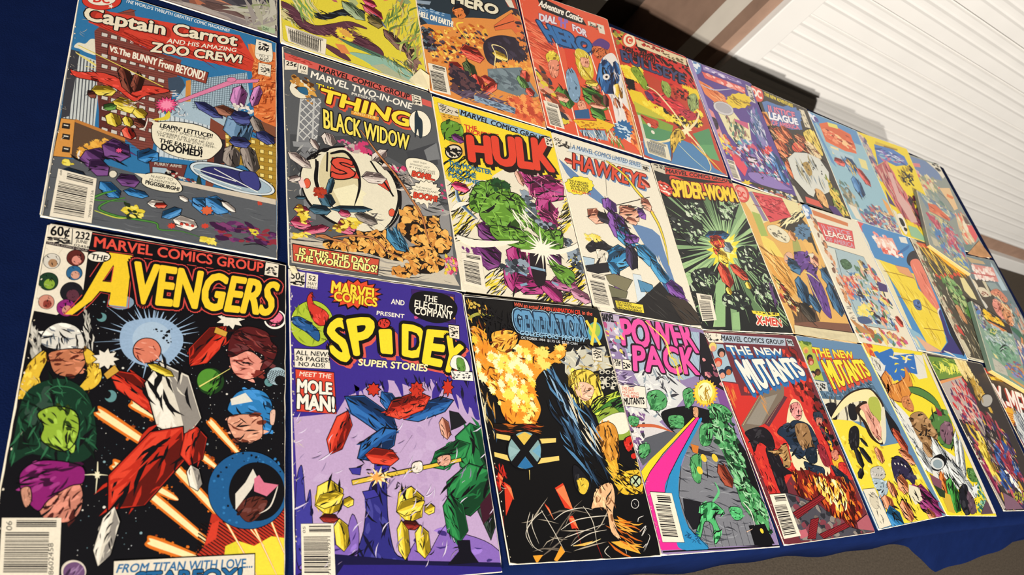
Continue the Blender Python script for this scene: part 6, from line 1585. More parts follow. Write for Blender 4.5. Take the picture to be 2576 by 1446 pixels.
root, loc = comic('', [0.000171497,-1.59561e-05,0.258344,1.47451e-05,-0.000164631,0.124109,-1.04131e-05,-5.09871e-05], 0, 0.0018, 'dark green comic with pale green ray burst and yellow title', """P 15191a 0 0 0 1000 0 1000 1528 0 1528
P 7fa070 0 567 790 46 297 47 340
P 7fa070 0 567 790 -165 847 -138 893
P 9fbf86 0 567 790 -178 1175 -8 1196
P 9fbf86 0 567 790 120 1503 248 1498
P 7fa070 0 567 790 306 1528 390 1536
P 7fa070 0 567 790 1185 274 1016 238
P 9fbf86 0 567 790 727 240 803 227
P 5c7a52 0 567 790 598 216 493 264
P 9fbf86 0 567 790 1129 526 1095 486
P 7fa070 0 567 790 996 1284 878 1195
P 5c7a52 0 567 790 964 773 987 729
P 9fbf86 0 567 790 -5 1000 6 1046
P 5c7a52 0 567 790 747 1436 638 1463
P 9fbf86 0 567 790 1053 387 1018 346
R 7fa070 46 102 714 27.2 0.5 2 567 790
R a8c890 30 102 510 20.4 0.5 3 567 790
P ecd83a 0 764 795 656 833 698 888 607 886 602 964 545 924 498 1010 484 941 404 1018 433 935 337 989 403 906 308 927 399 860 323 843 422 806 380 752 469 753 472 671 530 713 580 618 595 693 683 604 648 699 757 635 679 729 786 704 682 777
P f0e48a 0 707 775 629 806 649 854 586 849 568 914 535 877 484 941 488 882 418 929 458 863 388 881 452 825 399 809 472 778 452 730 514 734 532 666 566 705 621 635 615 699 691 646 646 718 722 698 651 758
P 8fb47c 0 320 1102 404 1120 248 1498 145 1492
P 8fb47c 0 373 1385 455 1370 400 1514 314 1512
G 1b2222 0c0e10 10 4 2 270 375 402 368 435 450 325 564 242 534
N b 24 10.2 30.6 1.7 39 60 5 a8bf98,c9d4b8,1b2222 270 375 402 368 435 450 325 564 242 534
N s 24 17.0 47.6 5 57 60 6 0c0e10,8fb47c 270 375 402 368 435 450 325 564 242 534
G 1b2222 0c0e10 10 7 2 670 370 866 324 844 447 674 515 636 449
N b 24 11.4 34.2 1.7 40 60 8 a8bf98,c9d4b8,1b2222 670 370 866 324 844 447 674 515 636 449
N s 24 19.0 53.2 5 57 60 9 0c0e10,8fb47c 670 370 866 324 844 447 674 515 636 449
G 1b2222 0c0e10 10 10 2 32 565 171 558 381 584 296 716 190 832 89 742 30 697
N b 24 8.4 25.2 1.7 39 60 11 a8bf98,c9d4b8,1b2222 32 565 171 558 381 584 296 716 190 832 89 742 30 697
N s 24 14.0 39.2 5 56 60 12 0c0e10,8fb47c 32 565 171 558 381 584 296 716 190 832 89 742 30 697
G 1b2222 0c0e10 10 13 2 693 803 894 740 971 827 862 970 688 985
N b 24 9.6 28.8 1.7 39 60 14 a8bf98,c9d4b8,1b2222 693 803 894 740 971 827 862 970 688 985
N s 24 16.0 44.8 5 57 60 15 0c0e10,8fb47c 693 803 894 740 971 827 862 970 688 985
G 1b2222 0c0e10 10 16 2 66 1076 269 1010 351 1100 228 1180 84 1179
N b 24 9.0 27.0 1.7 39 60 17 a8bf98,c9d4b8,1b2222 66 1076 269 1010 351 1100 228 1180 84 1179
N s 24 15.0 42.0 5 55 60 18 0c0e10,8fb47c 66 1076 269 1010 351 1100 228 1180 84 1179
G 1b2222 0c0e10 10 19 2 355 1229 556 1192 638 1281 476 1358 313 1322
N b 24 7.8 23.4 1.7 39 60 20 a8bf98,c9d4b8,1b2222 355 1229 556 1192 638 1281 476 1358 313 1322
N s 24 13.0 36.4 5 56 60 21 0c0e10,8fb47c 355 1229 556 1192 638 1281 476 1358 313 1322
G 1b2222 0c0e10 10 22 2 717 1157 902 1119 951 1214 717 1311
N b 24 9.6 28.8 1.7 40 60 23 a8bf98,c9d4b8,1b2222 717 1157 902 1119 951 1214 717 1311
N s 24 16.0 44.8 5 57 60 24 0c0e10,8fb47c 717 1157 902 1119 951 1214 717 1311
G 1b2222 0c0e10 10 25 2 835 1024 977 1012 990 1113 843 1136
N b 24 8.4 25.2 1.7 40 60 26 a8bf98,c9d4b8,1b2222 835 1024 977 1012 990 1113 843 1136
N s 24 14.0 39.2 5 58 60 27 0c0e10,8fb47c 835 1024 977 1012 990 1113 843 1136
G 1b2222 0c0e10 10 28 2 781 277 936 251 979 276 866 324
N b 24 11.4 34.2 1.7 40 60 29 a8bf98,c9d4b8,1b2222 781 277 936 251 979 276 866 324
N s 24 19.0 53.2 5 59 60 30 0c0e10,8fb47c 781 277 936 251 979 276 866 324
K 8a98a0 4a5660 b8c4c8 31 65.6 3 575 736 611 838
K 1c4a70 0a1c30 3a78a4 32 44.4 3 362 708 680 652
K cc3f2a 6a140e e0684a 33 63.0 3 400 770 582 722
K cc3f2a 6a140e e0684a 34 53.2 3 410 821 492 851
K e6c83a 8a6a10 f4e070 35 68.4 3 436 869 539 923
K cc3f2a 6a140e e0684a 36 67.1 3 434 946 455 1175
K cc3f2a 6a140e e0684a 37 52.7 3 538 961 704 1084
K e6c83a 8a6a10 f4e070 38 34.0 3 664 1100 677 1172
K e6c83a 8a6a10 f4e070 39 32.0 3 413 1166 427 1236
N s 20 15.0 36.0 5 75 40 40 0c0b0f,ecd83a 428 740 593 734 544 948 424 934
P 1a1416 0 834 159 996 242 952 295 819 271
P c9c0a8 0 -1 3 152 -1 134 102 6 82
N b 18 6.8 13.6 1.8 -2 20 41 4a443c 6 11 146 13 137 49 5 45
P cf4434 0 153 21 945 -7 956 50 134 99
T 2a1210 0.05 - - 142 82 932 39 945 -7 168 34 |MARVEL COMICS GROU
S cf4434 0 189 107 461 132 993 50 984 149 410 263 196 227
T ecc832 0.045 5a120e:0.08 - 140 339 972 261 997 106 181 154 |SPIDER-WOMA
G cf4434 6a140e 12 42 4 -18 236 63 199 133 223 147 294 88 356 19 331 -12 286
N b 10 10.2 20.4 2 10 30 43 ecdcc8 33 241 128 239 96 332 24 315
P e6d03a 0 600 1354 919 1360 912 1383 716 1403 605 1377
N b 16 5.2 11.7 2.4 2 10 44 2a2414 623 1360 910 1365 897 1382 620 1371
T cf4434 0.06 ece4d0:0.12 - 606 1464 888 1471 905 1414 635 1396 |X-MEN
P b8c4a8 0 14 1138 65 1225 22 1228
N s 40 28.0 70.0 7 39 60 45 7fa070,1c2a1c 41 1215 258 1177 152 1460 25 1465
N s 30 32.0 96.0 7 75 40 46 7fa070,9fbf86,15191a 662 1232 996 1284 1007 1494 646 1327
N s 16 34.0 85.0 6 93 20 47 5a3a6a 934 1092 996 1224 926 1288 899 1218
B e6dcc6 18 1 53 1242 209 1252 179 1450 29 1463""".split("\n"), seed=10)
root, loc = comic('', [0.000181573,-7.56799e-06,0.446128,-2.26275e-06,-0.000155753,-0.125924,3.05526e-05,-4.35929e-05], 0, 0.0018, 'comic with steel blue top, yellow title and torn cream ring over yellow ground', """P 5f82a2 0 0 0 1000 0 1000 1528 0 1528
P 4a667c 0 50 322 846 346 910 697 629 577 -41 561
N s 130 12.6 37.8 3 13 80 2 22303c,7f9ab0 56 382 861 362 852 636 627 515 -18 561
P d8d0b4 0 -18 561 231 570 576 578 482 757 -22 728
N s 20 60.0 120.0 6 115 10 3 5a544a -5 575 576 578 506 728 11 715
P e6cf3c 0 1 728 270 743 435 815 520 957 805 936 916 1084 936 1532 174 1517 198 1330 115 1263 -1 1267 -16 1145
N b 60 9.5 30.4 2 16 60 4 c8a82a,f0dc6a 26 756 493 929 889 1083 894 1358 333 1341 76 1199
S 17151a 0 -12 617 150 600 81 728 -12 715
S 17151a 0 321 612 422 611 355 728 257 728
S 17151a 0 838 651 896 713 926 835 831 908 775 848
S 2a1a10 0 1 721 220 585 465 488 734 448 849 509 852 636 656 875 544 944 428 885 419 757 398 641 589 562 406 566 167 658 23 728
S ecd9a0 0 15 715 245 584 485 496 738 461 814 518 824 636 652 846 543 930 477 872 469 757 438 670 629 577 388 589 191 657 56 715
S a8b04a 0 682 545 822 542 757 698 638 758 581 669
G d89a84 7a4030 12 5 2 474 625 617 593 607 669 664 758 567 902 489 872 482 757 502 669
S d8d0b4 0 769 667 852 636 669 875 569 930
G 17151a 2c2a30 6 6 2 189 812 286 785 306 827 206 948 95 971 114 892
K 17151a 0a0a0c 2c2a30 7 35.5 3 206 948 288 1084
K 17151a 0a0a0c 2c2a30 8 39.0 3 160 947 132 1115
K 17151a 0a0a0c 2c2a30 9 24.3 3 132 1115 25 1178
K 17151a 0a0a0c 2c2a30 10 20.1 3 270 882 336 952
K b8482c 5a1a10 d87050 11 61.1 3 828 804 888 1026
K d0855c 7a3c22 e8a880 12 53.7 3 753 992 917 1112
K d0855c 7a3c22 e8a880 13 50.0 3 445 955 430 1090
G b8b4aa 5a5650 10 14 2 234 1120 389 1108 400 1168 333 1202 196 1194
G 9fb0b8 4a5a64 10 15 2 196 1194 345 1216 328 1291 188 1342 193 1281
G 2a2440 120e20 10 16 2 576 1070 709 1040 809 1107 799 1217 730 1273 671 1223 513 1252 508 1174
K d0855c 7a3c22 e8a880 17 81.4 3 534 1202 614 1311
K d0855c 7a3c22 e8a880 18 74.5 3 262 1311 252 1431
K d0855c 7a3c22 e8a880 19 50.9 3 392 1219 402 1346
K 8a2c64 4a1034 aa4c84 20 125.4 3 700 1304 936 1532
K d0855c 7a3c22 e8a880 21 77.7 3 461 1363 460 1523
K 2a74a8 123c58 4a94c8 22 88.9 3 176 1436 349 1535
K d0855c 7a3c22 e8a880 23 52.9 3 719 1474 834 1548
P d8d0b4 0 661 1262 789 1297 754 1387 619 1414 590 1335
N s 40 16.0 52.0 4 57 60 24 0c0b0f 439 1222 974 1337 821 1534 193 1496
D e4dccc 8.6 603 1098
D e4dccc 8.6 653 1100
D e4dccc 8.4 697 1111
D e4dccc 8.7 738 1125
P dcd4bc 2 14 1254 171 1257 176 1515 10 1523
S c9c0a8 2 144 1340 137 1363 122 1382 101 1394 78 1396 58 1388 45 1373 41 1351 47 1329 63 1310 84 1298 107 1295 127 1302 140 1319
N s 12 13.6 37.4 4 76 60 25 55504a 63 1272 171 1279 138 1479 57 1494
P a8b446 0 7 49 183 53 131 409 3 400
N b 8 13.8 36.8 2 2 20 26 4a6a2a 14 52 176 57 168 77 9 75
S d8b44a 1 102 131 88 146 69 159 48 166 30 168 18 163 13 152 18 138 32 123 51 110 71 103 90 101 103 106 107 117
S c8785c 0 83 142 75 151 64 159 51 163 41 164 33 161 31 155 34 146 42 137 53 130 65 125 76 124 84 127 86 134
S 1a1a22 1 112 202 99 217 80 229 59 236 41 237 29 232 24 222 29 208 43 193 61 181 82 173 101 172 114 177 118 188
S 8a5a3c 0 94 213 86 221 74 229 62 233 51 234 44 231 42 224 45 216 53 207 64 200 76 196 87 195 94 198 97 204
S a03a2a 1 102 239 89 253 70 265 50 272 31 273 19 268 15 258 20 244 33 230 52 218 72 210 91 209 103 214 108 225
S d8947c 0 84 249 76 258 65 265 53 269 42 270 35 267 32 261 35 252 43 244 54 237 66 232 77 232 85 235 87 241
S 1a1a22 1 55 352 42 366 24 377 4 384 -14 385 -26 380 -30 369 -25 356 -12 343 6 331 26 324 44 323 56 328 60 339
S c8947c 0 37 362 30 370 19 377 7 381 -4 382 -11 378 -13 372 -10 364 -2 356 8 349 20 345 31 345 38 348 40 354
S 3a241c 1 136 330 122 344 103 355 83 362 65 363 53 358 48 347 53 334 67 320 85 308 106 301 124 300 137 306 141 316
S 6a4028 0 117 340 109 348 98 355 86 359 75 360 68 357 66 350 69 342 77 334 88 327 100 323 111 322 118 326 120 332
P c9c8c0 0 -12 409 154 417 125 499 -19 494
N b 14 8.0 18.0 1.5 -2 30 27 33302c -7 415 145 424 115 493 -10 488
T ecd838 0.045 7a2a14:0.06 cc4a34:-14:39 155 185 748 163 760 97 167 100 |THE NEW
T ecd838 0.045 7a2a14:0.06 cc4a34:-14:36 227 469 898 317 872 175 218 219 |MUTANTS""".split("\n"), seed=11)
root, loc = comic('', [0.000157766,0.000143212,0.612651,2.98516e-06,-0.000243418,-0.120726,-2.92686e-05,0.000194126], 0, 0.0018, 'bright yellow comic with blue logo and an orange coil above silver shapes', """P e4d030 0 0 0 1000 0 1000 1528 0 1528
P d8d6cc 0 -29 114 350 113 105 309 34 440 157 549 321 753 692 931 799 1375 612 1202 83 1348 110 1112 -22 737 -84 562
N s 160 25.0 90.0 5 66 40 2 8a9298,e8e6de,4a5056 -12 316 34 440 193 697 592 934 575 1168 242 1175 -22 737
P d8d4c4 0 420 40 941 29 852 218 681 243 562 125
P 2f6ab0 0 112 84 434 13 426 40 189 165
P 2f6ab0 0 437 66 800 25 699 200 552 195 448 244 224 287 206 219 336 128
T 2f6ab0 0.06 - - 75 283 365 272 464 24 114 77 |X
N s 10 33.6 96.0 6 -16 30 3 e4d030,d8d4c4 378 84 786 40 645 189 296 227
L 7a3c14 156.3 192 234 32 355 197 388 466 286 534 155
L d08438 135.8 192 234 32 355 197 388 466 286 534 155
N s 30 33.6 86.4 7 104 30 4 8a4818,e8a860 118 239 236 231 212 373 628 176 348 350 63 410
G c47c48 6a3818 8 5 2 214 430 351 407 355 495 280 543 171 505
L 1c3018 103.1 424 345 628 362 795 441 727 581 596 557
L 4f7a3c 82.3 424 345 628 362 795 441 727 581 596 557
G 4f7a3c 24401c 14 6 2 534 590 848 483 927 602 750 831 552 839 511 714
G 7a5866 3a2430 8 7 2 684 644 868 597 900 666 699 817 595 758
G a07a50 5a3c20 20 8 2 220 576 467 533 539 651 545 744 357 846 197 821 162 699
K a07a50 5a3c20 c09a70 9 80.2 3 197 821 265 945
P 8a2440 0 749 473 819 515 798 554 724 550
K c9ccc8 7a8084 ecece6 10 119.1 3 416 749 480 1273
K c9ccc8 7a8084 ecece6 11 95.9 3 41 858 110 1112
K c9ccc8 7a8084 ecece6 12 43.9 3 934 664 607 1134
K c9ccc8 7a8084 ecece6 13 38.7 3 958 727 677 1166
K c9ccc8 7a8084 ecece6 14 85.7 3 643 1167 761 1340
K c9ccc8 7a8084 ecece6 15 111.3 3 495 970 646 1201
S 0c0b0f 0 250 961 450 915 479 987 271 1075 141 1062
S cdd0cc 2 389 1028 341 1050 282 1064 225 1067 180 1058 157 1039 160 1015 188 990 235 968 293 954 350 951 395 960 419 978 417 1003
S 8a9aa0 1 362 1026 328 1041 287 1051 246 1053 215 1047 199 1034 201 1017 221 999 254 983 295 974 335 971 367 977 383 990 381 1008
K c86a24 6a300c e89048 16 66.3 3 287 1075 135 1452
K 3a8a34 183c18 5aaa54 17 95.8 3 405 1138 204 1505
K 3a8a34 183c18 5aaa54 18 64.8 3 -128 1102 -32 1265
G 4f7a3c 24401c 8 19 2 821 1044 978 1056 954 1160 780 1164
G 1a1a22 0a0a0c 6 20 2 512 1238 664 1218 493 1486 356 1504 368 1380
G 5a4450 2a1c24 6 21 2 617 1271 675 1358 598 1485 468 1495
N b 70 11.6 34.8 1.4 -1 60 22 3f7a64,2a5a4a,8ab49a 919 1161 1001 1265 842 1447 633 1485 758 1304
P e4d030 0 830 1357 777 1369 763 1399 737 1384 688 1411 709 1379 662 1382 714 1358 704 1335 747 1337 782 1305 784 1331 838 1315 797 1345
P d8dcd8 0 872 1249 812 1266 791 1306 767 1285 708 1321 737 1279 686 1283 746 1252 741 1221 787 1223 831 1182 828 1216 890 1194 840 1235
P 5a4450 0 922 1355 973 1501 679 1512
P 7a4a5a 0 46 1114 209 1176 130 1262 16 1214
P c9a83a 0 82 1280 247 1312 170 1505 53 1488
P 2a3a24 0 16 1214 180 1278 116 1348 34 1332
N b 30 11.5 32.2 1.6 -5 60 23 c8482c,e08a3c -9 14 126 10 100 91 -30 88
P d8d4c4 2 42 95 158 114 88 213 -14 207
N s 10 14.4 33.6 4 79 40 24 0c0b0f 42 109 144 128 88 200 0 192
L 0c0b0f 10.1 800 25 905 129
P d8d0bc 0 939 15 979 19 1020 1497 937 1501
N s 30 25.0 100.0 6 80 20 25 0c0b0f 1 219 46 312 66 525 -40 516""".split("\n"), seed=12)
root, loc = comic('', [0.000188067,0.000136422,0.797086,-4.89304e-06,-0.000229103,-0.121708,-2.28147e-06,0.000157996], 0, 0.0018, 'dark crowded comic with green title patch and a pale oval at upper right', """P 3c3634 0 0 0 1000 0 1000 1528 0 1528
P 6a8a3a 0 -13 29 513 9 508 160 -35 241
N s 60 20.0 60.0 5 7 20 2 c8cf4a,3f6a24 57 55 477 24 494 126 70 176
N s 26 29.4 63.0 3 122 14 3 d8d84a,e4e070 116 104 492 80 488 132 105 161
P b0a49c 0 -12 262 446 177 504 361 485 508 415 685 185 624 -34 588
N j 60 21.0 54.6 1.5 78 40 4 dcc07a,ecd898 477 24 677 5 699 154 509 183
P d8945c 0 -23 252 476 157 468 172 -29 280
N b 130 16.0 44.0 2.2 80 40 5 8a2c44,b84a5c,d8a08a,5a3a5a,cfc4b8,c83a3a 190 256 472 198 507 433 489 606 236 670 50 571 37 442
N j 30 23.0 55.2 1.4 77 40 6 dcc07a,c8a040 610 174 753 174 747 491 588 501
S 3c3634 0 871 365 827 398 766 426 699 444 641 448 602 437 590 414 607 384 650 351 710 323 776 305 835 300 875 310 888 333
S a8a49c 2 830 385 776 412 714 431 658 439 619 433 603 416 614 390 649 361 703 334 764 315 820 307 861 312 877 329 867 355
N s 40 25.2 71.4 6 103 20 7 a8843a 585 176 753 174 660 374 556 381
N b 260 16.8 50.4 2.4 80 35 8 3a3050,54406a,8a3a44,c8a040,2a2430,9a8a7c,b8545c 38 584 668 521 876 792 730 1201 466 1481 58 1492 42 1080 -10 780
N b 60 16.8 54.6 3 86 14 9 d8bc44,ecd860,8a7424 113 725 288 717 248 1181 119 1209
N b 70 17.6 57.2 3 87 14 10 7a2444,5a1c34,b84a6c -9 929 92 1028 95 1289 18 1316
N b 80 21.0 63.0 2 79 30 11 34508a,4a6aa8,2a3050 444 785 711 799 727 1064 356 1287 198 1262 375 1046
N b 40 18.4 55.2 2.4 78 30 12 a8404c,7a2c3c 562 767 692 931 730 1201 485 1150 453 1018
N s 80 16.8 50.4 5 78 40 13 0c0b0f,d8ccb8 235 621 872 740 576 1341 273 1154
N b 20 12.6 33.6 2 79 30 14 ecece0 401 1045 597 1203 547 1313 464 1286
P b0a49c 0 -13 29 10 26 -34 636 58 1492 -6 1519 -130 713
N b 60 7.2 25.2 2 81 30 15 0c0b0f,e0d8c8,8a7a6a -24 74 -47 254 -10 635 67 1054 17 1055 -58 614
N s 26 17.6 39.6 2 133 20 16 a8a43a 371 1328 604 1334 492 1453 308 1452
P 7a5a6a 0 160 1329 333 1397 418 1508 39 1512""".split("\n"), seed=13)
root, loc = comic('', [0.000191073,6.4269e-05,0.986495,-3.77107e-06,-0.000191568,-0.133921,6.54699e-06,6.36421e-05], 0, 0.0018, 'dark brown comic with large white and red logo, last of the front row', """P 38302c 0 0 0 1000 0 1000 1528 0 1528
P c83a2c 0 -60 4 149 12 127 61 -26 61
P d8a08a 0 -67 11 -34 68 -36 175 -118 181
P e0bc34 0 28 83 277 96 276 124 34 129
N s 10 24.0 57.6 4 1 20 2 8a6414 49 88 269 104 264 122 37 126
N b 24 12.0 33.6 1.6 82 40 3 e0d8c4,c8a858,3a3028 -48 83 6 132 -52 296 -134 275
P d85c4a 0 -175 318 -38 282 -54 363 -163 383
T ece2d6 0.025 - a83a2c:-36:15 -76 424 547 564 692 261 -3 173 |X-MEN
P e0a83a 0 221 509 151 536 132 566 57 579 4 610 -55 607 -125 629 -154 611 -224 619 -216 591 -267 584 -225 553 -244 532 -178 506 -160 476 -88 463 -37 432 23 434 95 410 125 428 199 419 191 448 246 455 200 487
l b84a24 9.3 -132 460 117 494
l b84a24 9.2 -138 484 111 519
l b84a24 9.2 -144 508 105 543
l b84a24 9.2 -150 532 98 568
l b84a24 9.2 -156 556 92 592
l b84a24 9.2 -162 580 86 617
P c9ccc8 0 124 487 394 460 156 932 -72 908
N s 60 38.4 120.0 6 82 30 4 4a505a,8a9098,e4e4e0 124 487 378 474 128 932 -9 801
P 54506a 0 -196 648 -6 667 -155 988 -204 1015
N b 200 21.0 54.6 2.4 82 40 5 54406a,8a3a44,3a3050,9a8a7c,b8545c,c8a040 -353 602 41 799 258 1475 -24 1466 -304 756""".split("\n"), seed=14)
root, loc = comic('', [0.000163724,4.47775e-05,0.434722,-4.43752e-07,-0.000179074,0.13503,-1.34686e-05,8.37685e-05], 0, 0.0018, 'tan comic with slanted red title block and yellowed pages curling out below', """P d8a85c 0 0 0 1000 0 1000 1528 0 1528
P ddd09a 0 1 -1 1003 -2 1013 144 626 293 432 273 160 397 126 319
P 3a342c 0 481 364 886 139 982 268 954 570 892 492 825 386
P e0b060 0 762 456 922 442 937 780 819 828
N s 26 84.0 189.0 12 -32 6 2 2a241c,f0e4b0 505 287 916 89 940 158 531 383
P e2ca62 0 105 491 273 545 343 703 163 734 81 635
P d99c48 0 45 698 343 703 347 1046 196 1125 58 948 38 811
N s 40 40.0 120.0 9 52 30 3 8a5c20,f0cc80 81 635 324 735 301 1053 140 1048 46 865
l 5a3c18 8.0 36 713 267 901 318 1093
P 9fb05a 0 118 265 233 270 220 498 109 518
P 7a5240 0 85 1381 1071 1301 1032 1400 56 1448
P 5a4434 0 120 1150 501 1212 508 1342 89 1409
H 3a2a20 7.6 45.6 110 120 1150 585 1215 508 1342 98 1394
P 8a7a98 0 190 55 250 35 322 323 254 336
P cf4a50 3 259 37 710 8 746 197 346 333
N s 30 25.2 63.0 6 -1 14 4 6a1420 294 60 696 33 718 173 376 298
l 8a1c28 6.1 185 182 751 188
N b 26 12.0 28.0 1.6 -1 40 5 a82c34,e0706c 276 93 662 54 723 129 324 181
S cf5048 2 195 33 193 73 168 118 125 157 73 184 22 192 -18 181 -39 152 -37 112 -12 68 30 29 82 2 133 -7 174 4
S e0a090 0 157 52 157 82 140 114 111 141 75 159 40 164 13 155 -2 133 -1 104 15 72 44 45 79 26 114 21 142 30
T cf3a34 0.06 - - 9 135 111 141 130 75 28 69 |DC
S ddd4b4 2 273 389 408 349 531 383 577 446 492 519 350 516 261 462
N b 30 8.0 18.0 2.6 5 10 6 6a6454 298 399 421 361 530 455 479 507 323 493
P 5a7c98 0 997 310 946 339 942 369 889 385 859 420 818 418 770 449 752 430 700 449 709 418 666 420 699 385 677 370 726 341 730 312 782 296 812 261 852 262 901 231 919 249 973 230 964 261 1008 259 973 294
N b 20 8.4 18.9 2.4 4 10 7 2a3c4c 773 293 958 273 888 389 729 404
N b 30 18.4 46.0 1.5 -11 60 8 c0624a,ddd09a,5a7c98 980 17 1032 21 1034 110 955 96
S d8a888 2 490 678 464 710 428 738 388 757 354 762 331 754 324 734 334 705 359 673 395 645 434 626 469 620 493 628 500 649
S 9fa05a 0 634 421 690 469 660 591 542 611
K d8945c 8a5428 ecb484 9 55.4 3 602 370 642 478
G 5f3c82 301c48 16 10 2 532 628 755 574 850 705 709 831 615 773 492 836
G 5f3c82 301c48 16 11 2 609 818 743 811 799 935 772 1161 717 1286 637 1238 577 1085
L d8c878 19.0 572 809 671 823 780 894
L d8c878 14.6 600 834 602 1008 632 1209
K 2f587a 142c40 4f7c9e 12 83.0 3 351 759 544 785
K 2f587a 142c40 4f7c9e 13 92.2 3 450 872 394 1212
K 2f587a 142c40 4f7c9e 14 75.8 3 512 1050 566 1247
K 2f587a 142c40 4f7c9e 15 109.9 3 879 730 1030 885
K 2f587a 142c40 4f7c9e 16 101.4 3 926 871 922 1245
K d89a7c 7a4030 ecb89c 17 87.1 3 784 599 884 685
S d8d0b4 0 769 587 866 570 812 623
K d89a7c 7a4030 ecb89c 18 44.3 3 1005 889 1054 957
K 3a342c 1a1612 5a5044 19 94.4 3 285 1184 438 1351
N b 70 16.0 48.0 2 53 50 20 d8a050,c83a3a,e0c864,8a4c34,ddd09a 67 932 114 1024 235 1233 140 1289 23 1178
N s 40 21.0 63.0 5 53 40 21 2a1c14 54 920 158 1017 262 1258 101 1252
P ddb878 0 45 1436 366 1435 1026 1409 1000 1518 524 1530 1 1530
N s 30 36.0 108.0 10 0 8 22 b88c50,e8cc90 45 1450 1019 1421 988 1507 15 1520""".split("\n"), seed=15, aged=True)
flap('curled_page', root, loc, [(46, 1441, 0.0022), (369, 1434, 0.0026), (1011, 1413, 0.003), (1010, 1523, 0.0045), (545, 1536, 0.005), (-8, 1541, 0.0035)], cream_mat)['label'] = 'yellowed pages curling out below the cover'
root, loc = comic('', [0.000167454,-3.62334e-06,0.606254,-1.67318e-06,-0.000169701,0.139612,4.5163e-06,-7.96689e-06], 0, 0.0018, 'cream comic bordered by small portraits around a pale blue picture, red title box', """P ddd4bc 0 0 0 1000 0 1000 1528 0 1528
P c8794a 0 168 55 795 81 765 132 161 127
S 5c82b4 1 155 60 147 101 119 144 79 179 34 200 -7 203 -36 188 -48 157 -40 116 -14 74 26 38 71 16 113 12 143 28
N d 6 20.8 31.2 1 -13 0 2 dce2e6 39 51 126 65 93 159 -4 165
P d2504e 2 161 204 809 177 693 419 177 428
T c09aa8 0.04 - - 208 284 730 261 740 200 202 224 |JUSTICE
T ece0d4 0.05 8a2428:0.08 - 209 358 718 322 730 261 222 285 |LEAGUE
T c09aa8 0.04 - - 196 424 678 410 705 349 208 375 |OF AMERICA
P 9fb4b8 0 114 490 796 494 789 1330 242 1333 104 1262 143 898 130 775
P c9ccc0 0 121 497 283 506 180 735 101 749
l 55504a 7.3 116 486 794 497 798 1332 237 1339
l 55504a 7.5 283 506 170 893 162 1313
G 4a6a4c 24341f 8 3 2 281 637 419 596 468 669 304 730
K c8a86a 6a5430 e0c88a 4 64.0 3 679 549 690 713
N b 90 16.1 46.0 1.8 53 60 5 cc6a4a,e0906a,5a82a8,c84a4a,d8b49a 175 815 461 752 394 952 189 1074 120 932
N b 170 16.2 48.6 1.8 52 60 6 d8ccb8,4a6a9a,c85a4c,e0cc70,5a7a5a,3a3440,d8a890 591 565 897 645 915 971 803 1313 358 1304 315 995
N s 70 20.0 55.0 4 52 50 7 2a2830,e8e4d8 237 757 717 676 918 1035 759 1303 265 1301
N b 30 16.1 41.4 2 7 40 8 e0cc60,ecd878 294 1059 529 1072 418 1223 192 1236
S 4a5a7c 0 119 1275 311 1236 370 1288 176 1326
K c8402f 6a140e e0705a 9 56.2 3 866 1167 946 1266
P 4a3a6a 0 828 773 997 796 956 884 791 893
N b 60 18.2 41.6 1.8 76 50 10 c88a5c,d8b49a,7a5a4a 90 126 152 180 157 771 117 1143 52 1137 78 784
N b 70 20.7 50.6 1.6 18 60 11 c88a5c,a8603a,e0cc70,5a7a5a,c85a7c,7a9ab0 17 1387 375 1346 852 1413 842 1489 271 1487 13 1458
P ddd4bc 0 74 1105 130 1259 117 1376 54 1268
N s 16 23.0 50.6 8 -1 8 12 77706a 66 1150 104 1262 89 1350 32 1300
P b88450 0 -21 1278 84 1422 291 1428 153 1357""".split("\n"), seed=16)
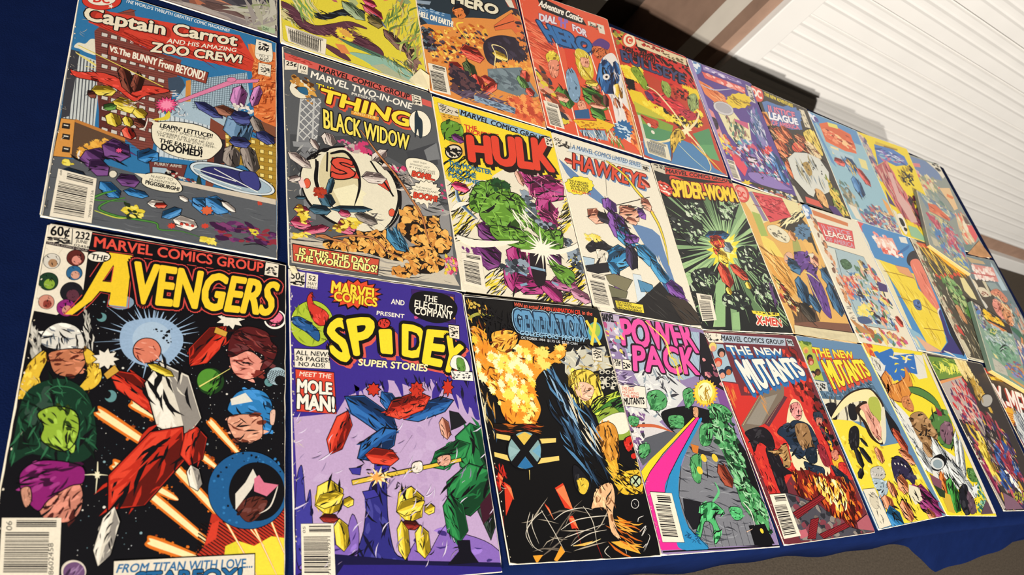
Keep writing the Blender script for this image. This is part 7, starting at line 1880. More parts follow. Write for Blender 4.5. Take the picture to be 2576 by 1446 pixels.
root, loc = comic('', [0.000154149,3.72509e-05,0.772478,-2.32746e-06,-0.000172723,0.136941,-2.06539e-05,4.32995e-05], 0, 0.0018, 'comic with blue top, large yellow lower half and a salmon pink column', """P 4a86b8 0 0 0 1000 0 1000 1528 0 1528
P d85c54 0 -5 4 121 13 110 137 -16 127
P dcd2a8 0 0 141 141 131 104 823 65 1429 29 1269 -54 747 -67 411
S 4a86b8 0 121 13 1000 0 953 208 719 357 408 429 12 448 21 292
P 8ab0c0 0 13 1255 185 1315 300 1484 8 1519
N s 20 28.0 84.0 6 79 20 2 dcd2a8 -32 1277 65 1429 68 1495 -27 1408
N b 10 18.0 36.0 1.6 1 30 3 e88a80,d8c4c4 236 95 625 76 613 128 212 152
P e09a8a 0 174 159 612 93 602 325 245 354 241 251
N b 26 27.0 54.0 1.5 3 50 4 ece2d6,e8c4b0 222 167 580 134 582 223 201 250
N b 26 23.2 46.4 1.5 3 50 5 ece2d6,d85848 243 285 641 256 651 316 269 341
P dcd8cc 0 779 43 940 21 917 107 764 118
L 356aa0 29.5 568 296 833 176 934 122
S 2c2a30 0 1006 326 913 378 817 414 738 427 690 415 682 380 716 330 786 272 878 220 974 183 1056 169 1106 181 1113 216 1078 268
S dc7a64 2 753 369 946 290 1008 360 979 579 949 796 902 926 719 970 681 802 708 553
N s 12 60.0 150.0 9 85 8 6 f0a48c,a84c3a 803 360 957 387 899 821 783 891
P e4c93a 0 75 454 377 470 411 499 707 518 646 703 783 891 869 966 696 1351 474 1479 250 1406 227 1192 166 813
P d89868 2 377 470 639 459 676 594 396 553
N s 60 44.8 140.0 8 75 20 7 b8942a,f0dc6a 91 485 380 539 614 743 819 990 680 1336 391 1372 241 1140
l 8a6414 8.4 64 592 659 579 713 762
l 8a6414 8.5 107 890 554 925 819 990
l 8a6414 8.3 338 1228 791 1202
G 4f6a9a 24344c 8 8 2 391 898 544 866 491 986 370 995
P 3a3470 0 852 951 935 921 858 1227 948 1474 586 1483 412 1520 729 1347
P 1c1a22 0 967 846 1087 846 1031 1413 932 1493 876 1242
P d8a888 0 78 1345 250 1406 490 1494 161 1517
L e0d8c8 22.3 538 1472 668 1490 758 1522
L e0d8c8 20.7 918 906 835 971 805 1079
G e0c93c 8a7414 5 9 2 -162 343 -40 304 -82 431 -202 486
N b 30 16.2 37.8 1.8 80 40 10 c89a5c,8a6a3c,e0d8b0 -172 481 -123 557 -114 757 -176 734
l e6dcc2 10.6 5 1522 491 1528""".split("\n"), seed=17)
root, loc = comic('', [0.000165836,1.68991e-05,0.953033,-5.62351e-06,-0.000173979,0.14067,-1.69509e-05,2.53989e-05], 0, 0.0018, 'dark comic with a fan of yellow pencils over green foliage', """P 4a4438 0 0 0 1000 0 1000 1528 0 1528
P c0b498 0 -6 -4 119 40 71 334 69 659 106 924 99 1481 11 1514
N b 80 14.4 38.4 1.8 80 50 2 7a6e5c,d8ccaa,8a5c48,5a6a4c 3 34 138 179 151 582 166 1033 68 1399 38 1317 -14 704
P cf6044 0 90 62 369 33 354 93 121 119
N s 60 48.0 144.0 7 67 16 3 e4bc3c,ecd060,3a2c1c,c8902c 122 135 460 78 986 262 862 351 205 479
P e0a832 0 354 93 705 156 1018 288 877 332 615 271
N b 14 18.9 37.8 1.4 -11 40 4 c84a34 191 466 892 313 831 357 213 501
N b 90 20.8 62.4 1.8 53 60 5 5f8a4a,7fa868,3a4a2c,a8b878 293 493 588 468 608 731 508 947 390 876 271 744
N s 60 24.0 96.0 6 80 30 6 d8ccaa,8a7a5c,241f18 239 627 415 718 483 1133 391 1485 167 1458 193 999
G c0885c 6a4428 8 7 1 288 848 375 833 393 996 366 1061 293 998
P c84a40 0 98 1089 170 1151 173 1239 88 1193
P 4f7a34 0 564 785 595 872 509 978 479 922
P ddcf94 1 739 391 846 386 894 538 895 665 772 655 695 574
P c9bfa0 0 22 1276 106 1293 125 1449 57 1473
l e0d4b4 16.5 29 1508 367 1515""".split("\n"), seed=18)
root, loc = comic('', [0.000112048,6.38034e-06,1.14297,5.53414e-06,-0.000175632,0.13533,-4.04877e-05,1.53049e-05], 0, 0.0018, 'grey green comic with two-line pink and white title, under a small thick digest', """P 6d7c80 0 0 0 1000 0 1000 1528 0 1528
P b8a078 0 181 27 646 49 674 88 237 106
P 4a4238 0 -367 363 483 333 518 461 247 743 355 954 -234 814 -199 525
P a8bcc4 0 883 25 933 241 944 423 788 437 758 207
P cf8a80 0 218 125 860 113 812 319 139 332
N b 40 21.7 40.3 1.3 5 60 2 ece0d4,e8c8bc 218 142 804 132 796 237 174 249
N b 40 22.4 41.6 1.3 5 60 3 ece0d4,e8c8bc 130 275 727 268 793 321 135 335
l b84a48 12.6 73 264 784 248
S d8ccb0 1 -95 386 44 357 81 452 -31 494
S d8ccb0 1 44 471 251 452 307 545 80 581
N b 10 12.8 25.6 2 -5 20 4 8a4c3c 81 516 270 500 250 550 99 563
S c9c4b8 0 -87 612 24 634 61 726 -106 724
P c9bfa0 0 291 351 386 358 363 540 306 561
P 8a9a98 0 386 358 675 348 749 440 440 501
G cc8064 7a4030 14 5 2 383 489 624 427 748 473 802 567 666 611 553 556 401 537
G d88a78 8a4434 12 6 2 305 626 486 586 511 721 394 857 246 806 229 696
G c8875c 6a4428 12 7 2 474 660 703 640 736 798 505 943 394 857
L e0c898 32.0 554 523 607 664 777 731
N s 26 25.6 70.4 4 50 40 8 5a2c1c,e0c898 440 501 783 568 659 836 396 762
N s 16 31.0 62.0 4 81 40 9 e4dcc4 739 702 814 760 580 937 543 908
N b 100 25.6 70.4 2 82 40 10 5a7a72,7a8c90,3a5048,b8b0a0,c88a70 859 595 1003 808 603 1153 578 1000
S 3f6a54 0 411 950 616 965 689 1054 584 1170 557 1079 447 994
P c8875c 0 613 1059 650 1088 489 1253 460 1209
N b 60 23.2 63.8 2 80 40 11 c8907c,5a6a94,d8ccb8 351 1140 565 1186 228 1481 182 1409""".split("\n"), seed=19)
root, loc = comic('', [0.000244032,-2.03609e-05,-0.455341,-2.86127e-05,-0.000127099,0.352231,-0.000195612,7.69916e-05], 0, 0.0018, 'grey brown painted comic, only its lower edge in view at top left', """P 6a5e5c 0 0 0 1000 0 1000 1528 0 1528
N b 200 60 200 2.6 -6 40 2 5a4e52,7a6c68,4a4044,8a7a72 21 1331 993 874 989 1516 385 1553
N b 26 60 160 1.6 77 30 3 b0694c,c07e60,8a5442 633 1399 764 1318 779 1376 639 1475
N b 14 60 110 1.6 -15 30 4 4a484e,3c3a40 758 1285 918 1198 906 1285 783 1343
N b 26 50 140 2.5 7 20 5 5a4440,6c5450,4c3c3c 655 1453 795 1378 886 1460 825 1523 701 1516
P 8f8682 0 385 1553 702 1503 983 1519 983 1543 417 1570
N b 60 30 110 4 -3 10 6 9c938c,847a78,a89c94 401 1555 639 1500 947 1506 971 1539 449 1556
N s 46 60 170 7 -60 60 7 a8a490,8a9268,968e88,b8b4a4 841 1368 903 1257 985 1218 987 1433 917 1441
P a8b894 0 918 1470 989 1467 986 1517 926 1526
T 4f6a4a 0.02 - - 927 1513 953 1515 955 1483 929 1482 |DM""".split("\n"), seed=20)
root, loc = comic('', [0.000169106,-9.57703e-07,-0.259477,-1.66637e-06,-0.00017037,0.39447,3.64335e-06,3.99067e-06], 0, 0.0018, 'yellow jungle comic with maroon branches and a torn lower right corner', """P d9c83c 0 0 0 1000 0 1000 1528 0 1528
N b 60 28.0 84.0 2 15 60 2 a8b078,d8844c,8a9a6a,b0645c -12 371 903 230 966 656 40 1133
N s 160 18.2 65.0 6 65 50 3 7a8a4a,c9c89a,a8b078,4f5a3a -1 1213 165 1099 181 1268 87 1327 8 1295
G cfc48a 6a6a3c 8 4 1 -1 1242 69 1250 88 1313 8 1309
L 3a1c28 85.1 -21 1179 69 1206 139 1303 242 1312 374 1220 466 1146 581 1137
L 3a1c28 89.2 349 1291 503 1279 637 1308 680 1349
L 3a1c28 60.3 279 1423 383 1463 446 1492
L 5a3440 72.2 -21 1179 69 1206 139 1303 242 1312 374 1220 466 1146 581 1137
L 5a3440 75.8 349 1291 503 1279 637 1308 680 1349
L 5a3440 51.0 279 1423 383 1463 446 1492
S 5a3440 0 308 1251 399 1163 462 1223 549 1258 638 1293 612 1334 476 1350 347 1321
N s 110 20.8 65.0 9 10 20 5 7a4c56,3a1c28 -1 1184 139 1303 307 1266 466 1146 638 1293 566 1339 347 1321 117 1356
S 17181c 0 205 1168 291 1141 405 1038 546 968 567 1005 402 1101 333 1165 246 1207
N s 26 22.4 57.6 6 -14 30 6 3c4450,17181c 215 1163 546 968 543 1016 246 1207
K 8a9a78 4a5a3c a8b890 7 57.9 3 410 958 574 1063
K b8404c 5a1420 d87080 8 51.1 3 561 912 710 982
K c03a54 5a1420 e07090 9 36.1 3 565 863 671 873
L 5a6a9a 24.0 640 969 684 1010 727 1068
K 6a4a44 34241f 8a6a60 10 50.9 3 702 1080 868 1237
K 6a4a44 34241f 8a6a60 11 45.8 3 867 1129 930 1348
K 6a5a34 34301a 8a7a50 12 59.2 3 589 1025 705 1047
N b 30 11.2 28.0 1.5 35 60 13 6a4a44,8a6a60 860 1317 950 1279 925 1395 865 1390
N s 80 38.4 128.0 9 -66 30 14 5f7a3a,8aa050,a88a54,c9c070 710 982 871 705 986 714 979 1235 911 1295 828 1146
N s 50 36.0 120.0 9 65 30 15 e0d048,7a9a50,cfc48a 123 1090 220 1041 182 1239 141 1229
N j 20 20.8 52.0 1.4 2 40 16 e4d23c,d8a04a 351 1246 463 1208 456 1315 390 1330
P d8844c 0 345 1380 410 1365 449 1434 384 1448
S 4f6f5c 0 369 1318 522 1329 680 1349 863 1405 894 1452 741 1441 586 1374 454 1360
L 2a3a30 6.8 369 1318 522 1337 792 1405 895 1449
S 8ab09c 0 439 1424 563 1385 724 1374 883 1442 840 1518 667 1500 536 1454
P a8ad8c 0 579 1479 673 1425 854 1498 875 1518 711 1526
N s 50 18.2 57.2 7 52 50 17 7a8a5a,d8c89a,4f5a3a 635 1339 898 1300 934 1421 841 1503 697 1415
P d9cfa6 0 854 1498 954 1353 1010 1406 1002 1520 910 1534
N b 10 13.0 31.2 1.5 3 40 18 b8a878,e8e0bc 893 1467 961 1395 986 1504 911 1519
B e6dcc6 4 1 27 1368 290 1370 275 1518 44 1498
H 2a2826 5.2 11.7 91 41 1385 254 1392 247 1497 56 1479
P e0d6b4 0 -15 1162 2 1153 10 1489 34 1519 0 1524
l e0d6b4 19.4 0 1518 359 1522 996 1524""".split("\n"), seed=21)
flap('torn_page', root, loc, [(854, 1498, 0.0021), (953, 1355, 0.003), (1011, 1406, 0.005), (1003, 1527, 0.004), (921, 1533, 0.0025)], cream_mat)['label'] = 'torn cream page corner'
root, loc = comic('', [0.000169384,-1.58704e-07,-0.0907457,-1.30078e-06,-0.000168857,0.390148,2.4807e-06,1.3713e-05], 0, 0.0018, 'orange fiery comic with dark blue caption panel, beside the yellow jungle comic', """P d98a42 0 0 0 1000 0 1000 1528 0 1528
P 26333c 0 -22 286 1002 -2 1062 354 916 273 721 479 497 569 312 658 -15 897
P 8a9aa8 0 5 620 131 574 112 618 1 656
P 3f6c94 0 -10 696 288 635 296 768 70 841 -12 764
T ece4d0 0.04 - - 0 791 289 768 302 705 11 732 |HELL ON EARTH!
N b 30 6.4 12.8 2.6 -10 8 2 9ab4c8 6 671 246 638 253 686 5 732
T e0d8bc 0.06 0c0b0f:0.1 26333c:7:11 322 495 749 411 785 301 341 360 |HERO
G d87a3c 6a3010 10 3 2 311 571 396 476 465 495 419 606 356 645
S 1c1a20 0 326 564 383 465 481 488 437 580 406 507
P d86a3c 2 691 566 908 315 1036 405 1029 593 945 612 869 519 697 617
l 2a1410 7.5 687 586 923 402 1016 581
N b 60 13.6 37.4 1.6 0 60 4 2a2c34,5a6a74,1c1a20 -17 914 103 891 92 1075 -3 1117
N b 200 8.0 25.6 1.6 -46 60 5 e0a83c,c8742c,f0c860,b85a24 73 922 548 615 628 667 501 896 180 1197 47 1221
N b 60 9.6 25.6 1.4 -23 60 6 3a2c34,54404c 59 928 628 667 465 946 125 1220 31 1149
L ecd044 14.4 395 670 329 736 431 893
L ecd044 14.4 482 751 385 913
S 2c2430 0 561 802 752 645 976 616 979 759 853 917 683 1022 554 1008
N j 60 22.8 57.0 1.5 68 60 7 2c2430,3c3444 564 783 998 588 938 882 564 1038
N j 40 16.0 48.0 1.5 -60 40 8 e08a3c,ecb04a 567 1020 1067 793 1025 916 616 1066
P 6a7a80 0 539 1097 879 941 995 1202 871 1281 521 1283
N b 40 17.0 44.2 1.8 1 60 9 7a8a90,55626a 551 1109 876 960 927 1161 640 1254
K d0483a 6a1a14 ec7860 10 77.9 3 318 993 530 985
K d0483a 6a1a14 ec7860 11 54.3 3 190 1224 318 1172
K 4a5a34 24301a 6a7a50 12 57.1 3 358 1090 389 1239
K d0483a 6a1a14 ec7860 13 60.0 3 410 1199 441 1346
K d0483a 6a1a14 ec7860 14 43.8 3 463 1209 600 1237
K d0483a 6a1a14 ec7860 15 35.9 3 447 1391 603 1219
K d0483a 6a1a14 ec7860 16 45.1 3 922 958 879 1095
K 5f8a44 2a4020 7faa60 17 47.4 3 828 1048 893 1173
K d0483a 6a1a14 ec7860 18 47.2 3 881 1161 945 1221
K e0c04a 8a6a1c f0dc80 19 46.9 3 617 897 765 903
L ecd898 10.4 601 1072 646 902 634 804 753 803 754 958
P 5a4a5c 0 157 1454 402 1329 503 1385 761 1386 685 1477 269 1488
N s 90 16.8 56.0 6 -10 40 20 3a2c40,7a6a80,e0a04a 162 1422 515 1317 792 1375 958 1446 678 1511 267 1504
N b 90 12.8 41.6 1.6 -21 60 21 2c2430,5a3c40 209 1185 389 1239 426 1351 187 1427
P e07a44 0 997 1334 936 1374 974 1393 914 1415 933 1451 880 1454 878 1502 838 1486 817 1540 795 1506 756 1560 755 1514 704 1561 723 1508 666 1543 702 1489 645 1508 694 1459 645 1460 701 1422 665 1404 722 1382 704 1346 755 1343 757 1294 796 1310 818 1254 840 1288 880 1230 881 1279 936 1228 915 1284 977 1246 937 1304 998 1283 945 1335
N j 70 20.4 57.8 1.4 -20 80 22 d8603a,ec9a54,b8442c 655 1329 1012 1196 972 1521 740 1489
P 8aa0b4 0 365 1429 732 1421 712 1486 363 1484
N b 40 6.8 15.3 3 -6 6 23 4a5a6c 371 1434 722 1432 706 1477 372 1474
B e6dcc6 18 1 15 1253 161 1239 166 1502 19 1515
P b84a34 0 869 183 977 128 988 238 889 249
P d8d0bc 0 869 183 941 147 956 235 904 253
N b 60 13.2 35.2 1.8 -24 50 24 d8803c,3a2c34 916 273 1052 245 1067 793 947 913""".split("\n"), seed=22)
root, loc = comic('', [0.000160615,-1.27578e-07,0.0844058,-9.53706e-06,-0.000167856,0.396957,-7.01547e-05,4.65848e-05], 0, 0.0018, 'orange red comic with black title tab, blue block letters and yellow arrow', """P d8573a 0 0 0 1000 0 1000 1528 0 1528
N s 80 42.0 126.0 9 17 20 2 a83a24,e8805a -5 329 324 320 284 660 103 863 28 818
P 17151a 0 214 64 285 19 692 95 727 176 528 191 236 168
T ece4d4 0.03 - - 208 133 678 156 715 75 243 53 |Adventure Comics
T dcd4d8 0.05 8a3a5a:0.08 - 179 317 367 286 394 203 195 229 |DIAL
T 8a6ab0 0.05 - - 390 296 486 299 511 188 415 186 |‘H’
T dcd4d8 0.05 8a3a5a:0.08 - 548 295 693 317 708 238 557 218 |FOR
T 2f6aa4 0.07 1c2c4c:0.1 2a4a7c:8:22 239 514 684 503 737 357 150 328 |HERO
P d8d0bc 0 751 111 841 106 835 155 747 165
P d8d0bc 0 851 103 932 102 924 207 861 211
N b 14 8.4 16.8 2 -10 20 3 4a443c 758 120 921 114 883 194 766 162
G c86a3a 6a2c14 10 4 2 718 437 843 356 926 382 858 516 747 536
S 5a3c7a 0 727 397 844 282 946 302 907 389 819 383
N d 40 3.8 7.6 1 -19 0 5 5a1c10 718 437 907 389 858 516 747 536
P d2422c 0 394 549 522 523 483 840 380 839
l ece0c8 12.0 314 524 324 1526
l ece0c8 12.1 684 503 777 1469
l ece0c8 11.6 12 894 96 1580
G d8c03c 8a6a1c 10 6 2 164 701 255 634 312 685 258 775 170 787
G dc8a6c 8a4430 10 7 2 170 787 285 730 247 902 170 945
S d2b83a 0 522 523 632 503 680 595 652 783 549 853 491 731
N s 40 25.2 75.6 6 68 40 8 8a6a1c,f0e080 522 523 684 503 643 822 469 827
G dc9a7c 8a4430 8 9 2 556 601 646 588 623 686 552 692
G dc9a7c 8a4430 10 10 2 554 904 657 834 691 911 616 1006 550 993
K d8c03c 8a6a1c ecdc70 11 35.4 3 540 891 691 841
K 4f8a34 24481c 70a850 12 116.8 3 485 980 729 1108
K 4f8a34 24481c 70a850 13 84.8 3 524 1174 683 1227
K dc9a7c 8a4430 f0b89c 14 30.8 3 519 1125 715 1096
K 4f8a34 24481c 70a850 15 88.2 3 218 1034 305 1246
K dc9a7c 8a4430 f0b89c 16 49.2 3 143 1145 312 1141
K 6a3a24 34180c 8a5a40 17 50.8 3 583 1000 668 1076
N b 70 16.8 50.4 1.7 33 50 18 dc9a7c,6a3a24,d8c03c,2c3440,8a4430 12 894 113 895 167 1188 261 1361 165 1492 11 1137
G 7a98b0 3a5064 10 19 1 348 833 445 782 466 986 395 1148 320 1103
G dc9a7c 8a4430 8 20 2 395 1148 473 1105 483 1205 405 1247
P 2f5a84 0 337 1252 506 1180 498 1286 334 1338
S e0d8d0 0 766 601 936 416 998 522 996 882 974 1168 1001 1400 804 1359 795 982 748 893
K 24568c 10284c 4a80b8 21 114.3 3 887 542 752 944
K 24568c 10284c 4a80b8 22 36.4 3 795 628 872 529
K 24568c 10284c 4a80b8 23 36.6 3 963 660 960 499
S e0d8d0 2 847 718 838 736 823 753 805 767 786 773 771 771 763 761 762 746 771 728 786 710 804 697 823 691 838 692 847 702
S 0c0b0f 0 824 725 820 733 815 740 808 745 801 747 796 746 793 742 793 736 796 728 802 722 809 717 815 714 821 715 824 719
K 5a2c28 2a1410 7a4c44 24 31.6 3 743 947 715 1096
K e0b83c 8a5a1c f0d870 25 48.5 3 919 765 890 951
K b8603a 5a2c14 d88a60 26 35.8 3 857 945 842 1072
N s 24 26.6 95.0 8 89 14 27 b8b0b0,f0e8e0 776 634 1027 621 993 1162 833 1247
P d8622c 0 918 977 985 1061 1005 1449 926 1423
N b 40 12.6 33.6 1.6 68 40 28 a84420,e88a4a 918 977 994 1092 1000 1467 907 1429
P e6b62c 2 295 1359 565 1290 570 1254 767 1268 642 1393 644 1350 363 1430
N b 26 7.2 16.2 3 -10 6 29 b8741c 329 1360 614 1296 619 1349 383 1415
P 2a6494 0 971 1255 934 1285 947 1309 909 1325 906 1359 873 1360 855 1399 833 1384 803 1420 795 1392 758 1419 766 1383 729 1397 751 1359 720 1358 753 1324 732 1307 770 1284 765 1254 801 1245 812 1208 840 1215 865 1176 880 1198 915 1165 914 1198 953 1176 937 1215 973 1208 944 1246
N b 24 9.5 19.0 2.6 -4 8 30 c9d8e0 781 1247 922 1236 912 1342 800 1377
P 8aa4b8 0 340 1454 630 1371 638 1478 380 1500
N s 30 19.0 64.6 5 82 30 31 3a4a54,d8d8d0 340 1454 628 1380 638 1478 378 1509
N s 26 28.0 80.0 6 82 30 32 5f8a3a,d8ccaa 646 1374 735 1364 804 1494 670 1485
B e6dcc6 15 1 18 1243 171 1241 184 1496 31 1501
l d8c8a4 14.6 0 1531 1002 1528
P dcae74 0 1003 -3 1033 9 1005 1517 971 1513""".split("\n"), seed=23)
root, loc = comic('', [0.000189,-1.7646e-05,0.263404,1.99631e-05,-0.000180331,0.399356,3.22642e-05,-2.83592e-05], 0, 0.0018, 'comic with black-speckled red top over a yellow, green and blue field', """P b8402c 0 0 0 1000 0 1000 1528 0 1528
P c8302c 0 21 -10 999 1 1009 465 747 553 529 555 344 479 91 503 60 305
N b 190 14.7 42.0 1.7 15 60 2 0c0b0f,2a1214 21 -10 999 1 1009 465 740 464 439 390 82 350
N b 20 14.7 42.0 1.7 15 60 3 c8a83a,8a8a3a 2 74 168 -2 153 193 36 207
P d85a34 0 46 622 219 627 293 770 212 829 136 756
P e2c22c 0 13 780 179 774 277 938 575 949 476 1040 222 1017 40 946
P b8b43a 0 48 912 267 972 414 1026 212 1051 46 1036
P 7a9a3c 0 46 1036 246 1041 464 1075 413 1182 60 1153
P 4f8a5c 0 60 1153 436 1160 549 1225 342 1348 44 1317
P 4a7ca8 0 44 1317 398 1276 549 1225 746 1257 842 1466 987 1515 272 1562 10 1493
P 4f8a5c 0 694 1111 967 976 947 1211 772 1282
P 5f9a64 0 720 1231 941 1180 957 1367 830 1362
N j 60 23.8 57.8 1.4 17 60 4 e4c62c,ecd84a 26 511 267 455 166 646 54 652
N j 70 21.6 61.2 1.4 18 60 5 e4c62c,ecd84a 150 881 370 845 499 970 944 740 897 960 641 1060 352 1011
N j 40 27.6 69.0 1.4 15 60 6 e4c62c 740 519 987 473 946 633 761 620
N b 50 11.4 30.4 1.5 -19 60 7 0c0b0f 24 646 148 652 102 767 22 778
N b 60 10.8 28.8 1.5 -16 60 8 0c0b0f,5a3a14 345 820 614 938 886 793 897 960 527 1090
G 7f9a2c 3a4a10 10 9 3 122 509 217 456 272 558 288 705 212 714 171 628
G c82c34 6a101c 20 10 2 260 714 378 709 585 711 706 777 706 878 549 923 378 875 267 860
G 8aa04a 3a4a1c 8 11 2 492 532 575 521 587 623 516 733 466 646
G 8a9a5c 3a4a2c 10 12 2 807 623 941 544 934 690 802 817 767 758
G 5a2c5c 24102a 6 13 2 219 745 290 755 308 831 242 836
G b02c3c 5a101c 10 14 2 613 838 802 817 829 895 680 952
P d2402c 0 650 513 832 524 810 640 658 653
N b 40 10.5 27.3 1.6 -18 60 15 0c0b0f,8a1c1c 609 527 868 531 796 680 625 698
L e6d49c 23.2 264 671 378 709 523 898 616 1083 694 1206 797 1400
L e6d49c 26.6 193 1325 333 1277 584 1123 787 956 889 809 851 785
L e6d49c 17.2 603 1118 746 1257 797 1445 745 1529
L c9d0b0 8.8 446 1280 583 1414 745 1529
P f0e4b4 0 708 1067 641 1101 632 1169 609 1126 549 1189 590 1114 539 1111 603 1078 612 1008 635 1052 698 985 655 1064
G c8a43a 5a4410 10 16 2 404 1184 527 1090 579 1187 470 1259 356 1404 342 1348
L d8b04a 22.6 636 1220 727 1307 850 1404 934 1509
L 7a3424 13.8 351 1346 329 1438 287 1518
G b8402c 6a140e 6 17 0 86 1055 178 1060 283 1077 241 1165 149 1159
D e0d8c4 20.7 160 1148
D e0d8c4 20.4 180 1222
P c9c4b0 0 54 1065 84 1064 78 1408 46 1416
S cf4a34 2 320 10 313 66 285 126 244 179 197 214 153 225 122 210 107 173 113 120 139 61 179 7 227 -30 272 -43 306 -29
S e6d8b4 0 296 29 290 72 269 118 236 159 200 187 166 196 141 185 130 156 135 114 155 69 187 27 224 -2 259 -12 285 -1
S cf4a34 0 264 50 261 76 248 105 228 131 205 148 184 153 169 146 162 128 165 102 178 73 197 48 220 30 242 24 258 31
T e6d8b4 0.05 - - 185 131 228 120 247 47 203 59 |C
P dcc8a0 2 304 34 990 24 968 143 302 140
N b 24 13.2 26.4 1.5 -2 50 18 b8302c,8a2420 342 56 672 43 649 86 329 115
N b 16 13.8 27.6 1.5 -2 30 19 6a5a3c 661 77 935 66 915 124 661 135
T 2a1418 0.04 c8302c:0.05 - 107 313 476 294 521 172 136 210 |Charlton
T 3c4468 0.03 1c1c34:0.05 - 45 434 819 455 871 306 56 288 |BULLSEYE
B dcd4b8 3 1 49 1310 311 1326 300 1498 54 1469
H 5a6a7c 8.0 19.2 94 68 1340 262 1352 261 1453 75 1444
l d8d0b4 12.2 3 1527 301 1571 990 1529""".split("\n"), seed=24)
root, loc = comic('', [0.000138707,9.55833e-06,0.439268,-1.56229e-05,-0.000167879,0.403781,-5.83159e-05,2.54752e-05], 0, 0.0018, 'violet comic with long salmon title bar and jagged yellow burst', """P 5a4488 0 0 0 1000 0 1000 1528 0 1528
S 5f84b4 1 211 -2 205 51 177 109 133 158 82 190 33 199 -3 183 -20 145 -15 92 12 35 56 -15 107 -48 157 -58 193 -41
N d 8 19.2 33.6 1 -19 0 2 dfe4e8 63 18 168 19 146 119 48 152
P 9a8ab8 0 233 16 819 40 824 75 224 83
N b 20 15.0 30.0 3 1 8 3 d8cce0,6a4a8a 248 29 814 51 774 92 249 75
P d8605a 2 178 117 850 113 817 206 193 203
N b 22 20.0 40.0 1.6 1 30 4 f0c0b4,e89080 236 129 827 139 814 180 219 182
P c9c0b4 0 888 54 970 64 936 294 855 285
N b 14 9.6 21.6 2 -1 20 5 4a443c 891 72 952 79 921 281 865 263
P e0804a 0 61 266 215 296 420 354 427 477 201 515 87 446
N s 26 36.8 105.8 7 30 20 6 a8482c,ecb07a 57 276 395 363 387 472 111 438
P e0c034 0 883 275 828 317 820 350 751 384 710 425 646 442 583 480 540 476 472 502 462 478 407 484 431 446 404 431 457 390 464 358 532 324 573 283 637 265 701 226 745 230 814 203 825 228 881 222 855 260
N s 26 27.6 64.4 4 12 30 7 8a6a14 494 330 855 285 780 399 486 441
L b8b4c0 16.9 78 323 285 327 643 191
P 8a7ab0 0 865 353 895 558 865 882 737 887 715 580
N s 80 32.2 101.2 5 75 40 8 3f6a94,2a4464,7a8ab0,c9ccd8 795 412 915 427 884 841 669 942 682 696
P ded4a8 0 177 523 427 477 480 567 548 668 671 629 585 899 331 1046 231 906
S c9c4c4 3 462 567 412 608 344 639 271 653 207 649 165 627 153 590 174 547 223 506 291 475 365 460 429 464 472 487 483 523
S a8a4a8 1 435 559 398 588 346 611 288 621 238 618 203 601 192 575 206 543 243 513 295 491 353 480 404 483 438 500 450 527
N b 60 13.8 41.4 2.2 92 30 9 5f8a74,8a5c5c,b8a878,3a4a44 294 679 539 689 570 887 331 1046 279 891
P c05a7c 0 430 653 646 637 623 732 435 686
P d88a8a 0 14 611 113 667 124 871 130 1040 41 966 12 804
G 3a2c3c 1a1420 8 10 1 6 771 116 753 101 879 6 909
N b 60 16.1 46.0 1.7 73 50 11 e0c034,ecd858,c84a4a,d8b49a 41 966 175 941 223 1146 88 1221 18 1109
N b 180 16.8 48.0 1.8 30 60 12 4f8aa8,c85a74,8a74a8,d8ccd0,3a3450,b8484c,6ab0b8 18 1109 570 887 865 882 962 1192 932 1334 444 1412 146 1270
P d84a5c 0 138 1156 258 1203 337 1296 236 1425 152 1301
K 3f74b0 1c3c64 6a9ad0 13 81.8 3 870 915 884 1182
P d8484c 0 904 904 864 934 853 966 819 972 783 1006 774 986 735 1002 757 967 737 955 776 926 788 894 822 887 858 853 867 873 906 857 885 893
K 3f74b0 1c3c64 6a9ad0 14 61.5 3 879 1150 903 1310
S 8a74b0 2 333 1346 647 1286 884 1349 951 1378 563 1459 335 1428
N s 50 23.0 78.2 5 30 60 15 1c1624,e8e0e8 141 1104 840 889 937 1283 453 1393
P 3a342c 0 171 1476 672 1443 1023 1440 999 1528 427 1531
N b 40 13.8 32.2 2 -4 20 16 dcd2a8,b8604c,8aa0b4 398 1507 970 1422 960 1523 593 1564
P e0c034 0 317 1482 255 1511 258 1538 213 1536 166 1574 173 1544 111 1564 164 1527 134 1515 193 1500 218 1464 239 1481 300 1449 267 1486
B e6dcc6 13 1 14 1274 151 1269 152 1502 8 1505
P b8a888 0 -2 1527 328 1528 400 1588 21 1585
P 9a8ab8 0 8 0 72 -4 33 1517 -2 1527""".split("\n"), seed=25)
